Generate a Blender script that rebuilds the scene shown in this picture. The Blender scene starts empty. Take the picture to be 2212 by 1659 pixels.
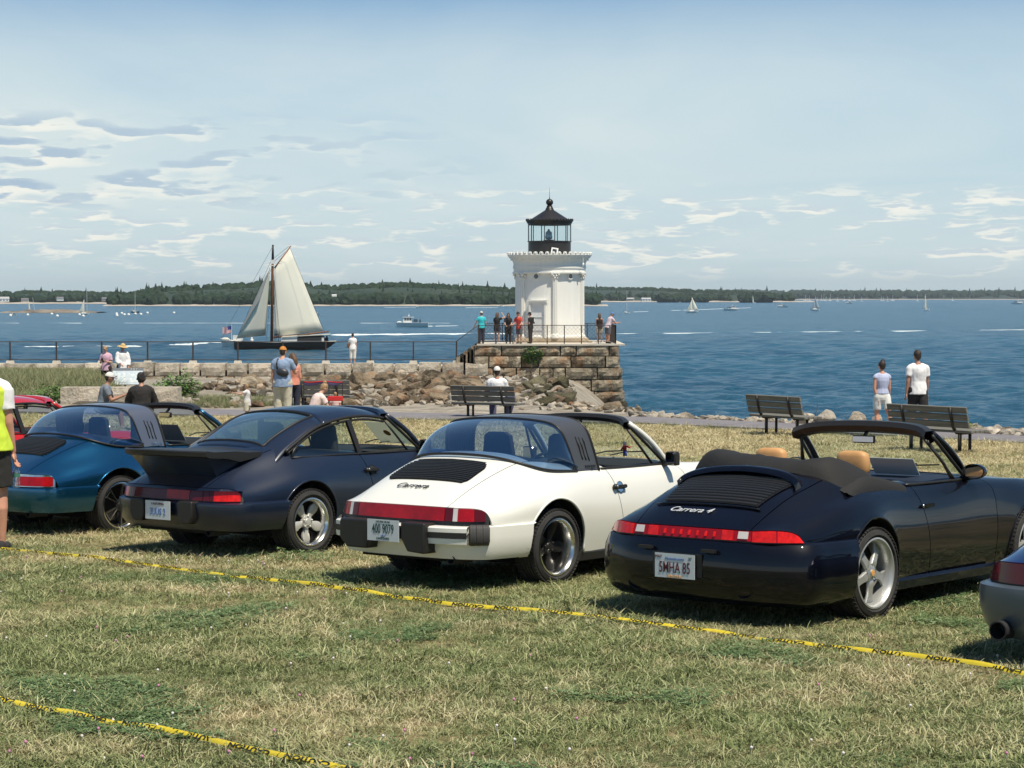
import bpy, bmesh, math, random
import numpy as np
from mathutils import Vector, Matrix, noise as mnoise
random.seed(7); np.random.seed(7)
R = math.radians
scene = bpy.context.scene
COL = scene.collection

# ------------------------------------------------------------------ camera
CAMH = 2.5; PITCH = R(2.466); FPX = 4400.0; CX, CY = 1106.0, 829.5
cam_data = bpy.data.cameras.new('camera'); cam = bpy.data.objects.new('camera', cam_data)
COL.objects.link(cam); scene.camera = cam
cam.location = (0, 0, CAMH); cam.rotation_euler = (math.pi/2 - PITCH, 0, 0)
cam_data.sensor_width = 36.0; cam_data.lens = 36.0*FPX/2212.0
cam_data.clip_start = 0.1; cam_data.clip_end = 30000

# ------------------------------------------------------------------ sun and sky
SUN_AZ, SUN_EL = R(39), R(64)            # direction TO the sun: (sin az, -cos az) seen from the scene, high summer noon
sd = Vector((math.sin(SUN_AZ)*math.cos(SUN_EL), -math.cos(SUN_AZ)*math.cos(SUN_EL), math.sin(SUN_EL)))
sun_l = bpy.data.lights.new('sun', 'SUN'); sun = bpy.data.objects.new('sun', sun_l); COL.objects.link(sun)
sun_l.energy = 5.0; sun_l.angle = R(0.5); sun_l.color = (1.0, 0.91, 0.76)
sun.rotation_euler = sd.to_track_quat('Z', 'Y').to_euler()
world = bpy.data.worlds.new('World'); scene.world = world; world.use_nodes = True
WN, WL = world.node_tree.nodes, world.node_tree.links
for n in list(WN): WN.remove(n)

def build_world():
    def N(t, **k):
        n = WN.new(t)
        for a, b in k.items(): setattr(n, a, b)
        return n
    def M(op, a, b=None, c=None, clamp=False):
        n = N('ShaderNodeMath', operation=op); n.use_clamp = clamp
        for i, v in enumerate((a, b, c)):
            if v is None: continue
            if isinstance(v, (int, float)): n.inputs[i].default_value = v
            else: WL.new(v, n.inputs[i])
        return n.outputs[0]
    def mix(f, a, b):
        n = N('ShaderNodeMix', data_type='RGBA')
        for s, v in ((0, f), (6, a), (7, b)):
            if isinstance(v, (int, float)): n.inputs[s].default_value = v
            elif isinstance(v, tuple): n.inputs[s].default_value = (*v, 1)
            else: WL.new(v, n.inputs[s])
        return n.outputs[2]
    def ramp(v, stops):
        n = N('ShaderNodeValToRGB'); WL.new(v, n.inputs[0]); e = n.color_ramp.elements
        while len(e) < len(stops): e.new(0.5)
        for i, (p, c) in enumerate(stops):
            e[i].position = p; e[i].color = (c, c, c, 1) if isinstance(c, (int, float)) else (*c, 1)
        return n.outputs[0]
    sky = N('ShaderNodeTexSky', sky_type='NISHITA', sun_disc=False)
    sky.sun_elevation = SUN_EL; sky.sun_rotation = math.pi - SUN_AZ
    sky.air_density = 1.0; sky.dust_density = 0.6; sky.ozone_density = 2.5
    tc = N('ShaderNodeTexCoord'); sep = N('ShaderNodeSeparateXYZ'); WL.new(tc.outputs['Generated'], sep.inputs[0])
    x, y, z = sep.outputs
    # haze of the lower sky, and the deeper blue above it (a summer sky over the sea)
    el = M('MAXIMUM', z, 0.0)
    # cirrus sheet: high plane
    hz = M('ADD', el, 0.035)
    u1 = M('DIVIDE', x, hz); v1 = M('DIVIDE', y, hz)
    cv = N('ShaderNodeCombineXYZ'); WL.new(u1, cv.inputs[0]); WL.new(v1, cv.inputs[1])
    def noi(vec, scale, detail, rough, dist=0.0, sc=(1, 1, 1), rot=0.0, loc=(0, 0, 0)):
        mp = N('ShaderNodeMapping'); mp.inputs['Scale'].default_value = sc; mp.inputs['Rotation'].default_value[2] = rot
        mp.inputs['Location'].default_value = loc; WL.new(vec, mp.inputs[0])
        n = N('ShaderNodeTexNoise'); n.inputs['Scale'].default_value = scale; n.inputs['Detail'].default_value = detail
        n.inputs['Roughness'].default_value = rough; n.inputs['Distortion'].default_value = dist; WL.new(mp.outputs[0], n.inputs[0])
        return n.outputs[0]
    ci = noi(cv.outputs[0], 0.50, 7, 0.56, 0.7, (1, 0.40, 1), R(18))
    ci2 = noi(cv.outputs[0], 0.16, 3, 0.5, 0.3, (1, 0.7, 1), 0, (3.1, 1.7, 0))
    cir = ramp(M('ADD', M('MULTIPLY', ci, 0.55), M('MULTIPLY', ci2, 0.75)), [(0.44, 0.0), (0.72, 1.0)])
    cirm = ramp(el, [(0.0, 0.35), (0.045, 0.75), (0.08, 0.9), (0.125, 0.5), (0.16, 0.10), (0.4, 0.15), (1.0, 0.1)])
    cirf = M('MULTIPLY', cir, cirm, clamp=True)
    # cumulus: small fair weather clouds low above the horizon, smaller the lower they stand; flat grey bases
    az = M('ARCTAN2', x, y)
    def cum(sx, sy, loc, lo, hi, thr, dv):
        c = N('ShaderNodeCombineXYZ'); WL.new(M('MULTIPLY', az, sx), c.inputs[0]); WL.new(M('MULTIPLY', el, sy), c.inputs[1])
        c2 = N('ShaderNodeCombineXYZ'); WL.new(M('MULTIPLY', az, sx), c2.inputs[0]); WL.new(M('MULTIPLY_ADD', el, sy, dv), c2.inputs[1])
        n1 = noi(c.outputs[0], 1.0, 4, 0.46, 0.0, (1, 1, 1), 0, loc); n2 = noi(c2.outputs[0], 1.0, 4, 0.46, 0.0, (1, 1, 1), 0, loc)
        bg = noi(c.outputs[0], 0.28, 2, 0.5, 0.0, (1, 1, 1), 0, (loc[1], loc[0], 0))
        v = M('ADD', M('MULTIPLY', n1, 0.72), M('MULTIPLY', bg, 0.28))
        bn = ramp(M('DIVIDE', M('SUBTRACT', el, lo), hi-lo), [(0.0, 0.0), (0.18, 1.0), (0.80, 1.0), (1.0, 0.0)])
        return v, M('SUBTRACT', n1, n2), bn
    left = ramp(M('MULTIPLY', az, -1.0), [(0.0, 0.0), (0.12, 0.55), (0.25, 1.0)])
    vA, dA, bA = cum(26, 105, (4.2, 1.1, 0), 0.040, 0.090, 0, 0.34); vB, dB, bB = cum(44, 200, (7.3, 2.2, 0), 0.006, 0.056, 0, 0.34)
    fA = M('MULTIPLY', M('MULTIPLY', ramp(M('ADD', vA, M('MULTIPLY', left, 0.02)), [(0.50, 0.0), (0.55, 0.7), (0.61, 1.0)]), bA), left, clamp=True)
    fB = M('MULTIPLY', ramp(vB, [(0.515, 0.0), (0.56, 0.75), (0.62, 1.0)]), bB, clamp=True)
    uA = ramp(dA, [(0.0, 0.0), (0.05, 1.0)]); uB = ramp(dB, [(0.01, 0.0), (0.08, 0.7)])
    STR = 0.082
    k = 1.0/STR
    skyc = sky.outputs[0]
    # blend the physical sky with the colours of this hazy seaside air by elevation
    grad = ramp(el, [(0.0, (0.53*k*.1, 0.665*k*.1, 0.70*k*.1)), (0.05, (0.52*k*.1, 0.67*k*.1, 0.735*k*.1)), (0.10, (0.37*k*.1, 0.57*k*.1, 0.72*k*.1)),
                     (0.145, (0.155*k*.1, 0.345*k*.1, 0.59*k*.1)), (0.30, (0.085*k*.1, 0.215*k*.1, 0.42*k*.1)), (0.75, (0.035*k*.1, 0.10*k*.1, 0.25*k*.1))])
    gm = N('ShaderNodeVectorMath', operation='SCALE'); WL.new(grad, gm.inputs[0]); gm.inputs[3].default_value = 10.0
    base = mix(0.90, skyc, gm.outputs[0])
    def col(c): return (c[0]*k, c[1]*k, c[2]*k)
    c1 = mix(cirf, base, col((0.66, 0.745, 0.745)))
    cA = mix(uA, col((0.90, 0.89, 0.80)), col((0.36, 0.48, 0.61))); cB = mix(uB, col((0.90, 0.89, 0.80)), col((0.44, 0.57, 0.67)))
    c2 = mix(M('MULTIPLY', fB, 0.92), c1, cB); c2 = mix(M('MULTIPLY', fA, 0.88), c2, cA)
    bg = N('ShaderNodeBackground'); WL.new(c2, bg.inputs[0]); bg.inputs[1].default_value = STR
    out = N('ShaderNodeOutputWorld'); WL.new(bg.outputs[0], out.inputs[0])
build_world()
scene.view_settings.view_transform = 'Standard'; scene.view_settings.look = 'None'
scene.view_settings.exposure = 0.12; scene.view_settings.gamma = 1.0
scene.view_settings.use_curve_mapping = False
scene.render.engine = 'CYCLES'
scene.cycles.max_bounces = 7; scene.cycles.transparent_max_bounces = 12; scene.cycles.use_denoising = True
scene.cycles.caustics_reflective = False; scene.cycles.caustics_refractive = False
scene.cycles.sample_clamp_indirect = 4.0

# ------------------------------------------------------------------ helpers
def at(u, v, Y):
    X = (u-CX)/FPX; up = -(v-CY)/FPX
    dy = math.cos(PITCH)+up*math.sin(PITCH); dz = -math.sin(PITCH)+up*math.cos(PITCH)
    t = Y/dy
    return Vector((X*t, Y, CAMH+dz*t))
def on(u, v, z):
    X = (u-CX)/FPX; up = -(v-CY)/FPX
    dy = math.cos(PITCH)+up*math.sin(PITCH); dz = -math.sin(PITCH)+up*math.cos(PITCH)
    t = (z-CAMH)/dz
    return Vector((X*t, dy*t, z))

_mats = {}
def nodes_of(m):
    m.use_nodes = True
    return m.node_tree.nodes, m.node_tree.links
def setp(b, **k):
    al = {'spec': 'Specular IOR Level', 'rough': 'Roughness', 'metal': 'Metallic', 'coat': 'Coat Weight', 'coatr': 'Coat Roughness',
          'trans': 'Transmission Weight', 'ior': 'IOR', 'sheen': 'Sheen Weight', 'alpha': 'Alpha', 'sub': 'Subsurface Weight'}
    for a, v in k.items(): b.inputs[al[a]].default_value = v
def mat(name, col, rough=0.6, var=0.0, vscale=8.0, bump=0.0, bscale=40.0, col2=None, detail=4, stretch=(1, 1, 1), coords='Object', bdist=0.01, **k):
    """plain procedural material: base colour with noise variation and fine relief"""
    if name in _mats: return _mats[name]
    m = bpy.data.materials.new(name); n, l = nodes_of(m); b = n['Principled BSDF']
    b.inputs['Base Color'].default_value = (*col, 1); b.inputs['Roughness'].default_value = rough
    setp(b, **k)
    if var or col2 or bump:
        tc = n.new('ShaderNodeTexCoord'); mp = n.new('ShaderNodeMapping'); mp.inputs['Scale'].default_value = stretch
        l.new(tc.outputs[coords], mp.inputs[0])
    if var or col2:
        t = n.new('ShaderNodeTexNoise'); t.inputs['Scale'].default_value = vscale; t.inputs['Detail'].default_value = detail
        t.inputs['Roughness'].default_value = 0.6
        l.new(mp.outputs[0], t.inputs[0])
        r = n.new('ShaderNodeValToRGB'); l.new(t.outputs[0], r.inputs[0])
        c2 = col2 if col2 else tuple(min(1, c*(1+var)) for c in col); c1 = col if col2 else tuple(c*(1-var) for c in col)
        r.color_ramp.elements[0].position = 0.35; r.color_ramp.elements[0].color = (*c1, 1)
        r.color_ramp.elements[1].position = 0.68; r.color_ramp.elements[1].color = (*c2, 1)
        l.new(r.outputs[0], b.inputs['Base Color'])
    if bump:
        t = n.new('ShaderNodeTexNoise'); t.inputs['Scale'].default_value = bscale; t.inputs['Detail'].default_value = 5
        l.new(mp.outputs[0], t.inputs[0])
        bp = n.new('ShaderNodeBump'); bp.inputs['Strength'].default_value = bump; bp.inputs['Distance'].default_value = bdist
        l.new(t.outputs[0], bp.inputs['Height']); l.new(bp.outputs[0], b.inputs['Normal'])
    _mats[name] = m
    return m
def paint(name, col, metal=0.0, rough=0.35, coat=1.0, flake=0.0, dust=0.0, coatr=0.03):
    if name in _mats: return _mats[name]
    m = bpy.data.materials.new(name); n, l = nodes_of(m); b = n['Principled BSDF']
    b.inputs['Base Color'].default_value = (*col, 1); setp(b, metal=metal, rough=rough, coat=coat, coatr=coatr)
    if dust:
        tc = n.new('ShaderNodeTexCoord'); t = n.new('ShaderNodeTexNoise'); t.inputs['Scale'].default_value = 3.0; t.inputs['Detail'].default_value = 8
        t.inputs['Roughness'].default_value = 0.7
        l.new(tc.outputs['Object'], t.inputs[0])
        r = n.new('ShaderNodeValToRGB'); l.new(t.outputs[0], r.inputs[0])
        r.color_ramp.elements[0].position = 0.4; r.color_ramp.elements[0].color = (coatr, coatr, coatr, 1)
        r.color_ramp.elements[1].position = 0.75; r.color_ramp.elements[1].color = (coatr+dust, coatr+dust, coatr+dust, 1)
        l.new(r.outputs[0], b.inputs['Coat Roughness'])
    if flake:
        tc = n.new('ShaderNodeTexCoord'); t = n.new('ShaderNodeTexNoise'); t.inputs['Scale'].default_value = 900; l.new(tc.outputs['Object'], t.inputs[0])
        bp = n.new('ShaderNodeBump'); bp.inputs['Strength'].default_value = flake; bp.inputs['Distance'].default_value = 0.002
        l.new(t.outputs[0], bp.inputs['Height']); l.new(bp.outputs[0], b.inputs['Normal'])
    _mats[name] = m
    return m
def glass(name, tint=(0.75, 0.85, 0.82), refl=1.0, haze=0.0, hazecol=(0.3, 0.4, 0.5)):
    if name in _mats: return _mats[name]
    m = bpy.data.materials.new(name); n, l = nodes_of(m)
    for x in list(n): n.remove(x)
    out = n.new('ShaderNodeOutputMaterial'); mx = n.new('ShaderNodeMixShader'); tr = n.new('ShaderNodeBsdfTransparent')
    tr.inputs[0].default_value = (*tint, 1)
    gl = n.new('ShaderNodeBsdfGlossy'); gl.inputs['Roughness'].default_value = 0.02; gl.inputs[0].default_value = (1, 1, 1, 1)
    fr = n.new('ShaderNodeLayerWeight'); fr.inputs[0].default_value = 0.5          # Schlick's curve, the same from both sides of the pane
    pw = n.new('ShaderNodeMath'); pw.operation = 'POWER'; pw.inputs[1].default_value = 5.0; l.new(fr.outputs['Facing'], pw.inputs[0])
    ma = n.new('ShaderNodeMath'); ma.operation = 'MULTIPLY_ADD'; ma.inputs[1].default_value = 0.94*refl; ma.inputs[2].default_value = 0.055*refl; ma.use_clamp = True
    l.new(pw.outputs[0], ma.inputs[0]); l.new(ma.outputs[0], mx.inputs[0])
    src = tr.outputs[0]
    if haze:
        df = n.new('ShaderNodeBsdfDiffuse'); df.inputs[0].default_value = (*hazecol, 1)
        m2 = n.new('ShaderNodeMixShader'); m2.inputs[0].default_value = haze
        l.new(tr.outputs[0], m2.inputs[1]); l.new(df.outputs[0], m2.inputs[2]); src = m2.outputs[0]
    l.new(src, mx.inputs[1]); l.new(gl.outputs[0], mx.inputs[2]); l.new(mx.outputs[0], out.inputs[0])
    _mats[name] = m
    return m

def tag(o, label=None, cat=None, group=None, kind=None):
    if label: o['label'] = label
    if cat: o['category'] = cat
    if group: o['group'] = group
    if kind: o['kind'] = kind
    return o
def empty(name, loc, rz=0.0, label=None, cat=None, group=None, scale=1.0):
    o = bpy.data.objects.new(name, None); COL.objects.link(o); o.location = loc; o.rotation_euler = (0, 0, rz)
    o.scale = (scale,)*3; o.empty_display_size = 0.2
    return tag(o, label, cat, group)
def link(name, me, parent=None, m=None, smooth=None):
    o = bpy.data.objects.new(name, me); COL.objects.link(o)
    if parent is not None: o.parent = parent
    if m is not None and not me.materials:
        for q in (m if isinstance(m, (list, tuple)) else [m]): me.materials.append(q)
    if smooth is not None:
        me.polygons.foreach_set('use_smooth', [smooth]*len(me.polygons))
    return o
def fix_normals(me):
    bm = bmesh.new(); bm.from_mesh(me); bmesh.ops.recalc_face_normals(bm, faces=bm.faces); bm.to_mesh(me); bm.free()
def smooth_by_angle(me, deg=35):
    me.polygons.foreach_set('use_smooth', [True]*len(me.polygons))
    bm = bmesh.new(); bm.from_mesh(me)
    a = R(deg)
    for e in bm.edges:
        e.smooth = not (len(e.link_faces) == 2 and e.calc_face_angle(0) > a)
    bm.to_mesh(me); bm.free()

class MB:
    """mesh builder"""
    def __init__(s): s.v = []; s.f = []; s.mi = []
    def add(s, verts, faces, mi=0):
        o = len(s.v); s.v.extend([tuple(p) for p in verts]); s.f.extend([tuple(o+i for i in f) for f in faces]); s.mi.extend([mi]*len(faces)); return s
    def box(s, c, d, rz=0.0, mi=0, taper=1.0, rot=None):
        x, y, z = d[0]/2, d[1]/2, d[2]/2
        vs = [Vector((sx*x*(taper if sz > 0 else 1), sy*y*(taper if sz > 0 else 1), sz*z)) for sz in (-1, 1) for sy in (-1, 1) for sx in (-1, 1)]
        mtx = rot if rot is not None else Matrix.Rotation(rz, 3, 'Z')
        vs = [mtx @ v + Vector(c) for v in vs]
        return s.add(vs, [(0, 2, 3, 1), (4, 5, 7, 6), (0, 1, 5, 4), (2, 6, 7, 3), (0, 4, 6, 2), (1, 3, 7, 5)], mi)
    def bar(s, a, b, w, h=None, mi=0, up=(0, 0, 1)):
        a, b = Vector(a), Vector(b); d = (b-a); L = d.length
        if L < 1e-6: return s
        d.normalize(); u = Vector(up)
        if abs(d.dot(u)) > 0.98: u = Vector((1, 0, 0))
        sx = d.cross(u).normalized(); sz = sx.cross(d).normalized()
        m3 = Matrix((d, sx, sz)).transposed()
        return s.box((a+b)/2, (L, w, h if h else w), rot=m3, mi=mi)
    def tube(s, pts, r, n=8, mi=0, cap=True, closed=False):
        pts = [Vector(p) for p in pts]; K = len(pts); rr = r if isinstance(r, (list, tuple)) else [r]*K
        rings = []; prev = None
        for i, p in enumerate(pts):
            a = pts[(i-1) % K] if (i > 0 or closed) else p; b = pts[(i+1) % K] if (i < K-1 or closed) else p
            d = (b-a); d = d.normalized() if d.length > 1e-9 else Vector((0, 0, 1))
            if prev is None:
                q = Vector((0, 0, 1)) if abs(d.z) < 0.9 else Vector((1, 0, 0)); sx = d.cross(q).normalized()
            else:
                sx = (prev - d*prev.dot(d)); sx = sx.normalized() if sx.length > 1e-6 else d.orthogonal().normalized()
            prev = sx; sy = d.cross(sx)
            rings.append([p + (sx*math.cos(2*math.pi*j/n)+sy*math.sin(2*math.pi*j/n))*rr[i] for j in range(n)])
        vs = [v for ring in rings for v in ring]; fs = []
        for i in range(K if closed else K-1):
            for j in range(n):
                a = i*n+j; b = i*n+(j+1) % n; c = ((i+1) % K)*n+(j+1) % n; d_ = ((i+1) % K)*n+j
                fs.append((a, b, c, d_))
        if cap and not closed: fs += [tuple(reversed(range(n))), tuple((K-1)*n+j for j in range(n))]
        return s.add(vs, fs, mi)
    def lathe(s, prof, n=24, axis='Z', c=(0, 0, 0), mi=0, a0=0.0, a1=2*math.pi):
        """prof: list of (radius, height)"""
        full = abs(a1-a0-2*math.pi) < 1e-6; cols = n if full else n+1; vs = []
        for r, h in prof:
            for j in range(cols):
                a = a0+(a1-a0)*j/n; p = (r*math.cos(a), r*math.sin(a), h)
                if axis == 'Y': p = (p[0], h, p[1])
                if axis == 'X': p = (h, p[0], p[1])
                vs.append((p[0]+c[0], p[1]+c[1], p[2]+c[2]))
        fs = []
        for i in range(len(prof)-1):
            for j in range(n):
                k = (j+1) % cols
                fs.append((i*cols+j, i*cols+k, (i+1)*cols+k, (i+1)*cols+j))
        return s.add(vs, fs, mi)
    def ball(s, c, r, n=10, m=6, mi=0, rot=None):
        r = r if isinstance(r, (tuple, list)) else (r, r, r); vs = []; fs = []
        for i in range(m+1):
            t = math.pi*i/m
            for j in range(n):
                a = 2*math.pi*j/n; p = Vector((r[0]*math.sin(t)*math.cos(a), r[1]*math.sin(t)*math.sin(a), r[2]*math.cos(t)))
                if rot is not None: p = rot @ p
                vs.append(p+Vector(c))
        for i in range(m):
            for j in range(n): fs.append((i*n+j, (i+1)*n+j, (i+1)*n+(j+1) % n, i*n+(j+1) % n))
        return s.add(vs, fs, mi)
    def prism(s, poly, o, ux, uy, h, mi=0):
        """polygon (2d) in plane o,ux,uy extruded by vector h"""
        o, ux, uy, h = Vector(o), Vector(ux), Vector(uy), Vector(h); n = len(poly)
        a = [o+ux*p[0]+uy*p[1] for p in poly]; b = [p+h for p in a]
        fs = [tuple(range(n)), tuple(reversed(range(n, 2*n)))]+[(i, i+n, (i+1) % n+n, (i+1) % n) for i in range(n)]
        return s.add(a+b, fs, mi)
    def grid(s, P, mi=0, closed_u=False):
        """P: array (nu, nv, 3)"""
        nu, nv = P.shape[:2]; fs = []
        for i in range(nu-1+(1 if closed_u else 0)):
            for j in range(nv-1): fs.append((i*nv+j, ((i+1) % nu)*nv+j, ((i+1) % nu)*nv+j+1, i*nv+j+1))
        return s.add(P.reshape(-1, 3).tolist(), fs, mi)
    def mesh(s, name, mats, smooth=None, fix=True, weld=False):
        me = bpy.data.meshes.new(name); me.from_pydata([tuple(map(float, v)) for v in s.v], [], s.f)
        for q in (mats if isinstance(mats, (list, tuple)) else [mats]): me.materials.append(q)
        if any(s.mi): me.polygons.foreach_set('material_index', s.mi)
        if weld:
            bm = bmesh.new(); bm.from_mesh(me); bmesh.ops.remove_doubles(bm, verts=bm.verts, dist=1e-4); bm.to_mesh(me); bm.free()
        if fix: fix_normals(me)
        if smooth is True: me.polygons.foreach_set('use_smooth', [True]*len(me.polygons))
        elif smooth: smooth_by_angle(me, smooth)
        me.update(); return me
    def build(s, name, mats, parent=None, smooth=None, fix=True, weld=False):
        return link(name, s.mesh(name, mats, smooth, fix, weld), parent)

def nspline(P, sub):
    """natural cubic interpolation of P (n,...) with `sub` steps per span -> ((n-1)*sub+1, ...)"""
    P = np.asarray(P, float); n = len(P); sh = P.shape[1:]; Q = P.reshape(n, -1)
    A = np.zeros((n, n)); B = np.zeros_like(Q); A[0, 0] = 1; A[-1, -1] = 1
    for i in range(1, n-1):
        A[i, i-1] = 1; A[i, i] = 4; A[i, i+1] = 1; B[i] = 6*(Q[i+1]-2*Q[i]+Q[i-1])
    Mx = np.linalg.solve(A, B); out = []
    for i in range(n-1):
        for k in range(sub):
            t = k/sub; a = 1-t
            out.append(a*Q[i]+t*Q[i+1]+((a**3-a)*Mx[i]+(t**3-t)*Mx[i+1])/6)
    out.append(Q[-1]); return np.array(out).reshape((-1,)+sh)
WORK = bpy.data.scenes.new('workbench')      # small side scene in which modifiers are evaluated; removed at the end
def eval_mesh(o):
    with bpy.context.temp_override(scene=WORK, view_layer=WORK.view_layers[0]):
        dg = bpy.context.evaluated_depsgraph_get(); dg.update()
        return bpy.data.meshes.new_from_object(o.evaluated_get(dg))
def text_mesh(s, size, depth=0.001, shear=0.0, bold=0.0, sx=1.0):
    cu = bpy.data.curves.new('lettering', 'FONT'); cu.body = s; cu.size = size; cu.extrude = depth; cu.shear = shear; cu.offset = bold
    cu.align_x = 'CENTER'; cu.align_y = 'CENTER'; cu.resolution_u = 3
    o = bpy.data.objects.new('lettering', cu); WORK.collection.objects.link(o)
    me = eval_mesh(o)
    bpy.data.objects.remove(o); bpy.data.curves.remove(cu)
    if sx != 1.0:
        for v in me.vertices: v.co.x *= sx
    me.materials.clear()
    return me
def add_text(s, size, loc, ux, uy, m, parent, name='lettering', **k):
    me = text_mesh(s, size, **k); me.materials.append(m)
    ux, uy = Vector(ux).normalized(), Vector(uy).normalized(); nz = ux.cross(uy).normalized(); uy = nz.cross(ux)
    M4 = Matrix((ux, uy, nz)).transposed().to_4x4(); M4.translation = Vector(loc)
    me.transform(M4)
    return link(name, me, parent)
def copy_tree(o, parent=None):
    c = o.copy(); COL.objects.link(c)
    if parent is not None: c.parent = parent
    for ch in [q for q in o.children]: copy_tree(ch, c)
    return c
def smoothstep(a, b, x):
    t = min(1, max(0, (x-a)/(b-a))); return t*t*(3-2*t)
# ================================================================== LAND, PATH, WATER
WATER = -4.5
def lerp_tab(tab, x):
    if x <= tab[0][0]: return tab[0][1]
    for (a, b), (c, d) in zip(tab, tab[1:]):
        if x <= c: return b+(d-b)*(x-a)/(c-a)
    return tab[-1][1]
BASE = [(0, 0.6), (40, -0.46), (50, -0.60), (58, -0.68), (75, -0.95), (100, -1.7), (118, -2.3), (127, -2.4)]
EDGE_FAR = [(-60, 58.5), (-30, 58.2), (-13, 57.4), (3.5, 51.3), (6.2, 48.6), (10.5, 43.0), (14, 38.5), (30, 20)]   # far edge of the path y(x)
EDGE_NEAR = [(-60, 55.2), (-30, 55.0), (-13, 54.2), (3.0, 48.4), (6.2, 45.2), (10.5, 39.8), (14, 35.4), (30, 17)]
def shore(x):            # y of the water's edge of the land
    return lerp_tab([(-60, 126.5), (4.6, 122), (5.2, 108), (4.9, 75), (4.4, 60), (5.4, 55.5), (8.5, 50.5), (12.5, 45.3), (16, 41), (40, 22)], x) if x > 4.6 else 126.5
def shore_x(y):
    return lerp_tab([(20, 40), (41, 15.4), (45.3, 12.1), (50.5, 8.2), (54, 5.4), (57, 3.7), (62, 2.3), (75, 2.2), (100, 2.9), (110, 3.2), (124, 4.2)], y)
def gz(x, y, rough=True):
    z = lerp_tab(BASE, y)
    n = mnoise.noise(Vector((x*0.35, y*0.35, 0)))*0.035 if y < 56 else mnoise.noise(Vector((x*0.5, y*0.35, 3)))*0.12
    z += n*(0.4 if y < 30 else 1)
    d = x-shore_x(y)
    if y > 38: z = z+(-6.2-z)*smoothstep(-1.0, 5.0, d)
    d2 = y-124.5
    if d2 > 0: z = z+(-6.2-z)*smoothstep(0, 4, d2)
    return z
def lawn_z(x, y): return gz(x, y)

def grass_ground_mat():
    m = bpy.data.materials.new('lawn soil and thatch'); n, l = nodes_of(m); b = n['Principled BSDF']; setp(b, rough=0.95, spec=0.15)
    g = n.new('ShaderNodeNewGeometry')
    def noi(s, d, r=0.6):
        t = n.new('ShaderNodeTexNoise'); t.inputs['Scale'].default_value = s; t.inputs['Detail'].default_value = d; t.inputs['Roughness'].default_value = r
        l.new(g.outputs['Position'], t.inputs[0]); return t.outputs[0]
    def ramp(v, st):
        r = n.new('ShaderNodeValToRGB'); l.new(v, r.inputs[0]); e = r.color_ramp.elements
        while len(e) < len(st): e.new(0.5)
        for i, (p, c) in enumerate(st): e[i].position = p; e[i].color = (*c, 1)
        return r.outputs[0]
    def mixc(f, a, b_):
        q = n.new('ShaderNodeMix'); q.data_type = 'RGBA'; l.new(f, q.inputs[0]); l.new(a, q.inputs[6]); l.new(b_, q.inputs[7]); return q.outputs[2]
    dry = ramp(noi(14, 6), [(0.3, (0.21, 0.165, 0.08)), (0.7, (0.42, 0.34, 0.175))])
    grn = ramp(noi(17, 6), [(0.3, (0.06, 0.075, 0.032)), (0.7, (0.16, 0.175, 0.075))])
    mp = n.new('ShaderNodeMapping'); mp.inputs['Scale'].default_value = (0.35, 1.0, 1); l.new(g.outputs['Position'], mp.inputs[0])
    t = n.new('ShaderNodeTexNoise'); t.inputs['Scale'].default_value = 0.55; t.inputs['Detail'].default_value = 6; t.inputs['Roughness'].default_value = 0.65; l.new(mp.outputs[0], t.inputs[0])
    f = n.new('ShaderNodeValToRGB'); l.new(t.outputs[0], f.inputs[0]); f.color_ramp.elements[0].position = 0.46; f.color_ramp.elements[1].position = 0.60
    l.new(mixc(f.outputs[0], dry, grn), b.inputs['Base Color'])
    bp = n.new('ShaderNodeBump'); bp.inputs['Strength'].default_value = 0.9; bp.inputs['Distance'].default_value = 0.05
    l.new(noi(30, 5, 0.7), bp.inputs['Height']); l.new(bp.outputs[0], b.inputs['Normal'])
    return m
M_SOIL = grass_ground_mat()
M_EARTH = mat('shore rubble ground', (0.20, 0.17, 0.13), 0.95, col2=(0.42, 0.38, 0.31), vscale=1.2, bump=0.8, bscale=5, bdist=0.2, coords='Object')
def build_ground():
    ys = list(np.arange(2, 60, 0.6))+list(np.arange(60, 132, 1.6)); xs = list(np.arange(-60, -14, 2.5))+list(np.arange(-14, 20, 0.55))+list(np.arange(20, 60, 3))
    P = np.array([[(x, y, gz(x, y)) for x in xs] for y in ys])
    me = MB().grid(P).mesh('lawn', [M_SOIL, M_EARTH], True)
    for p in me.polygons:
        c = p.center
        p.material_index = 1 if c.y > lerp_tab(EDGE_FAR, c.x)-1.2 else 0
        if p.normal.z < 0: pass
    o = link('lawn', me); tag(o, 'dry mown lawn sloping gently towards the sea', kind='structure')
build_ground()
M_ASPH = mat('asphalt', (0.165, 0.155, 0.165), 0.92, col2=(0.225, 0.212, 0.222), vscale=3, bump=0.4, bscale=180, bdist=0.005)
M_CONC = mat('pale concrete path', (0.50, 0.44, 0.36), 0.9, col2=(0.60, 0.53, 0.44), vscale=4, bump=0.3, bscale=90)
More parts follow.
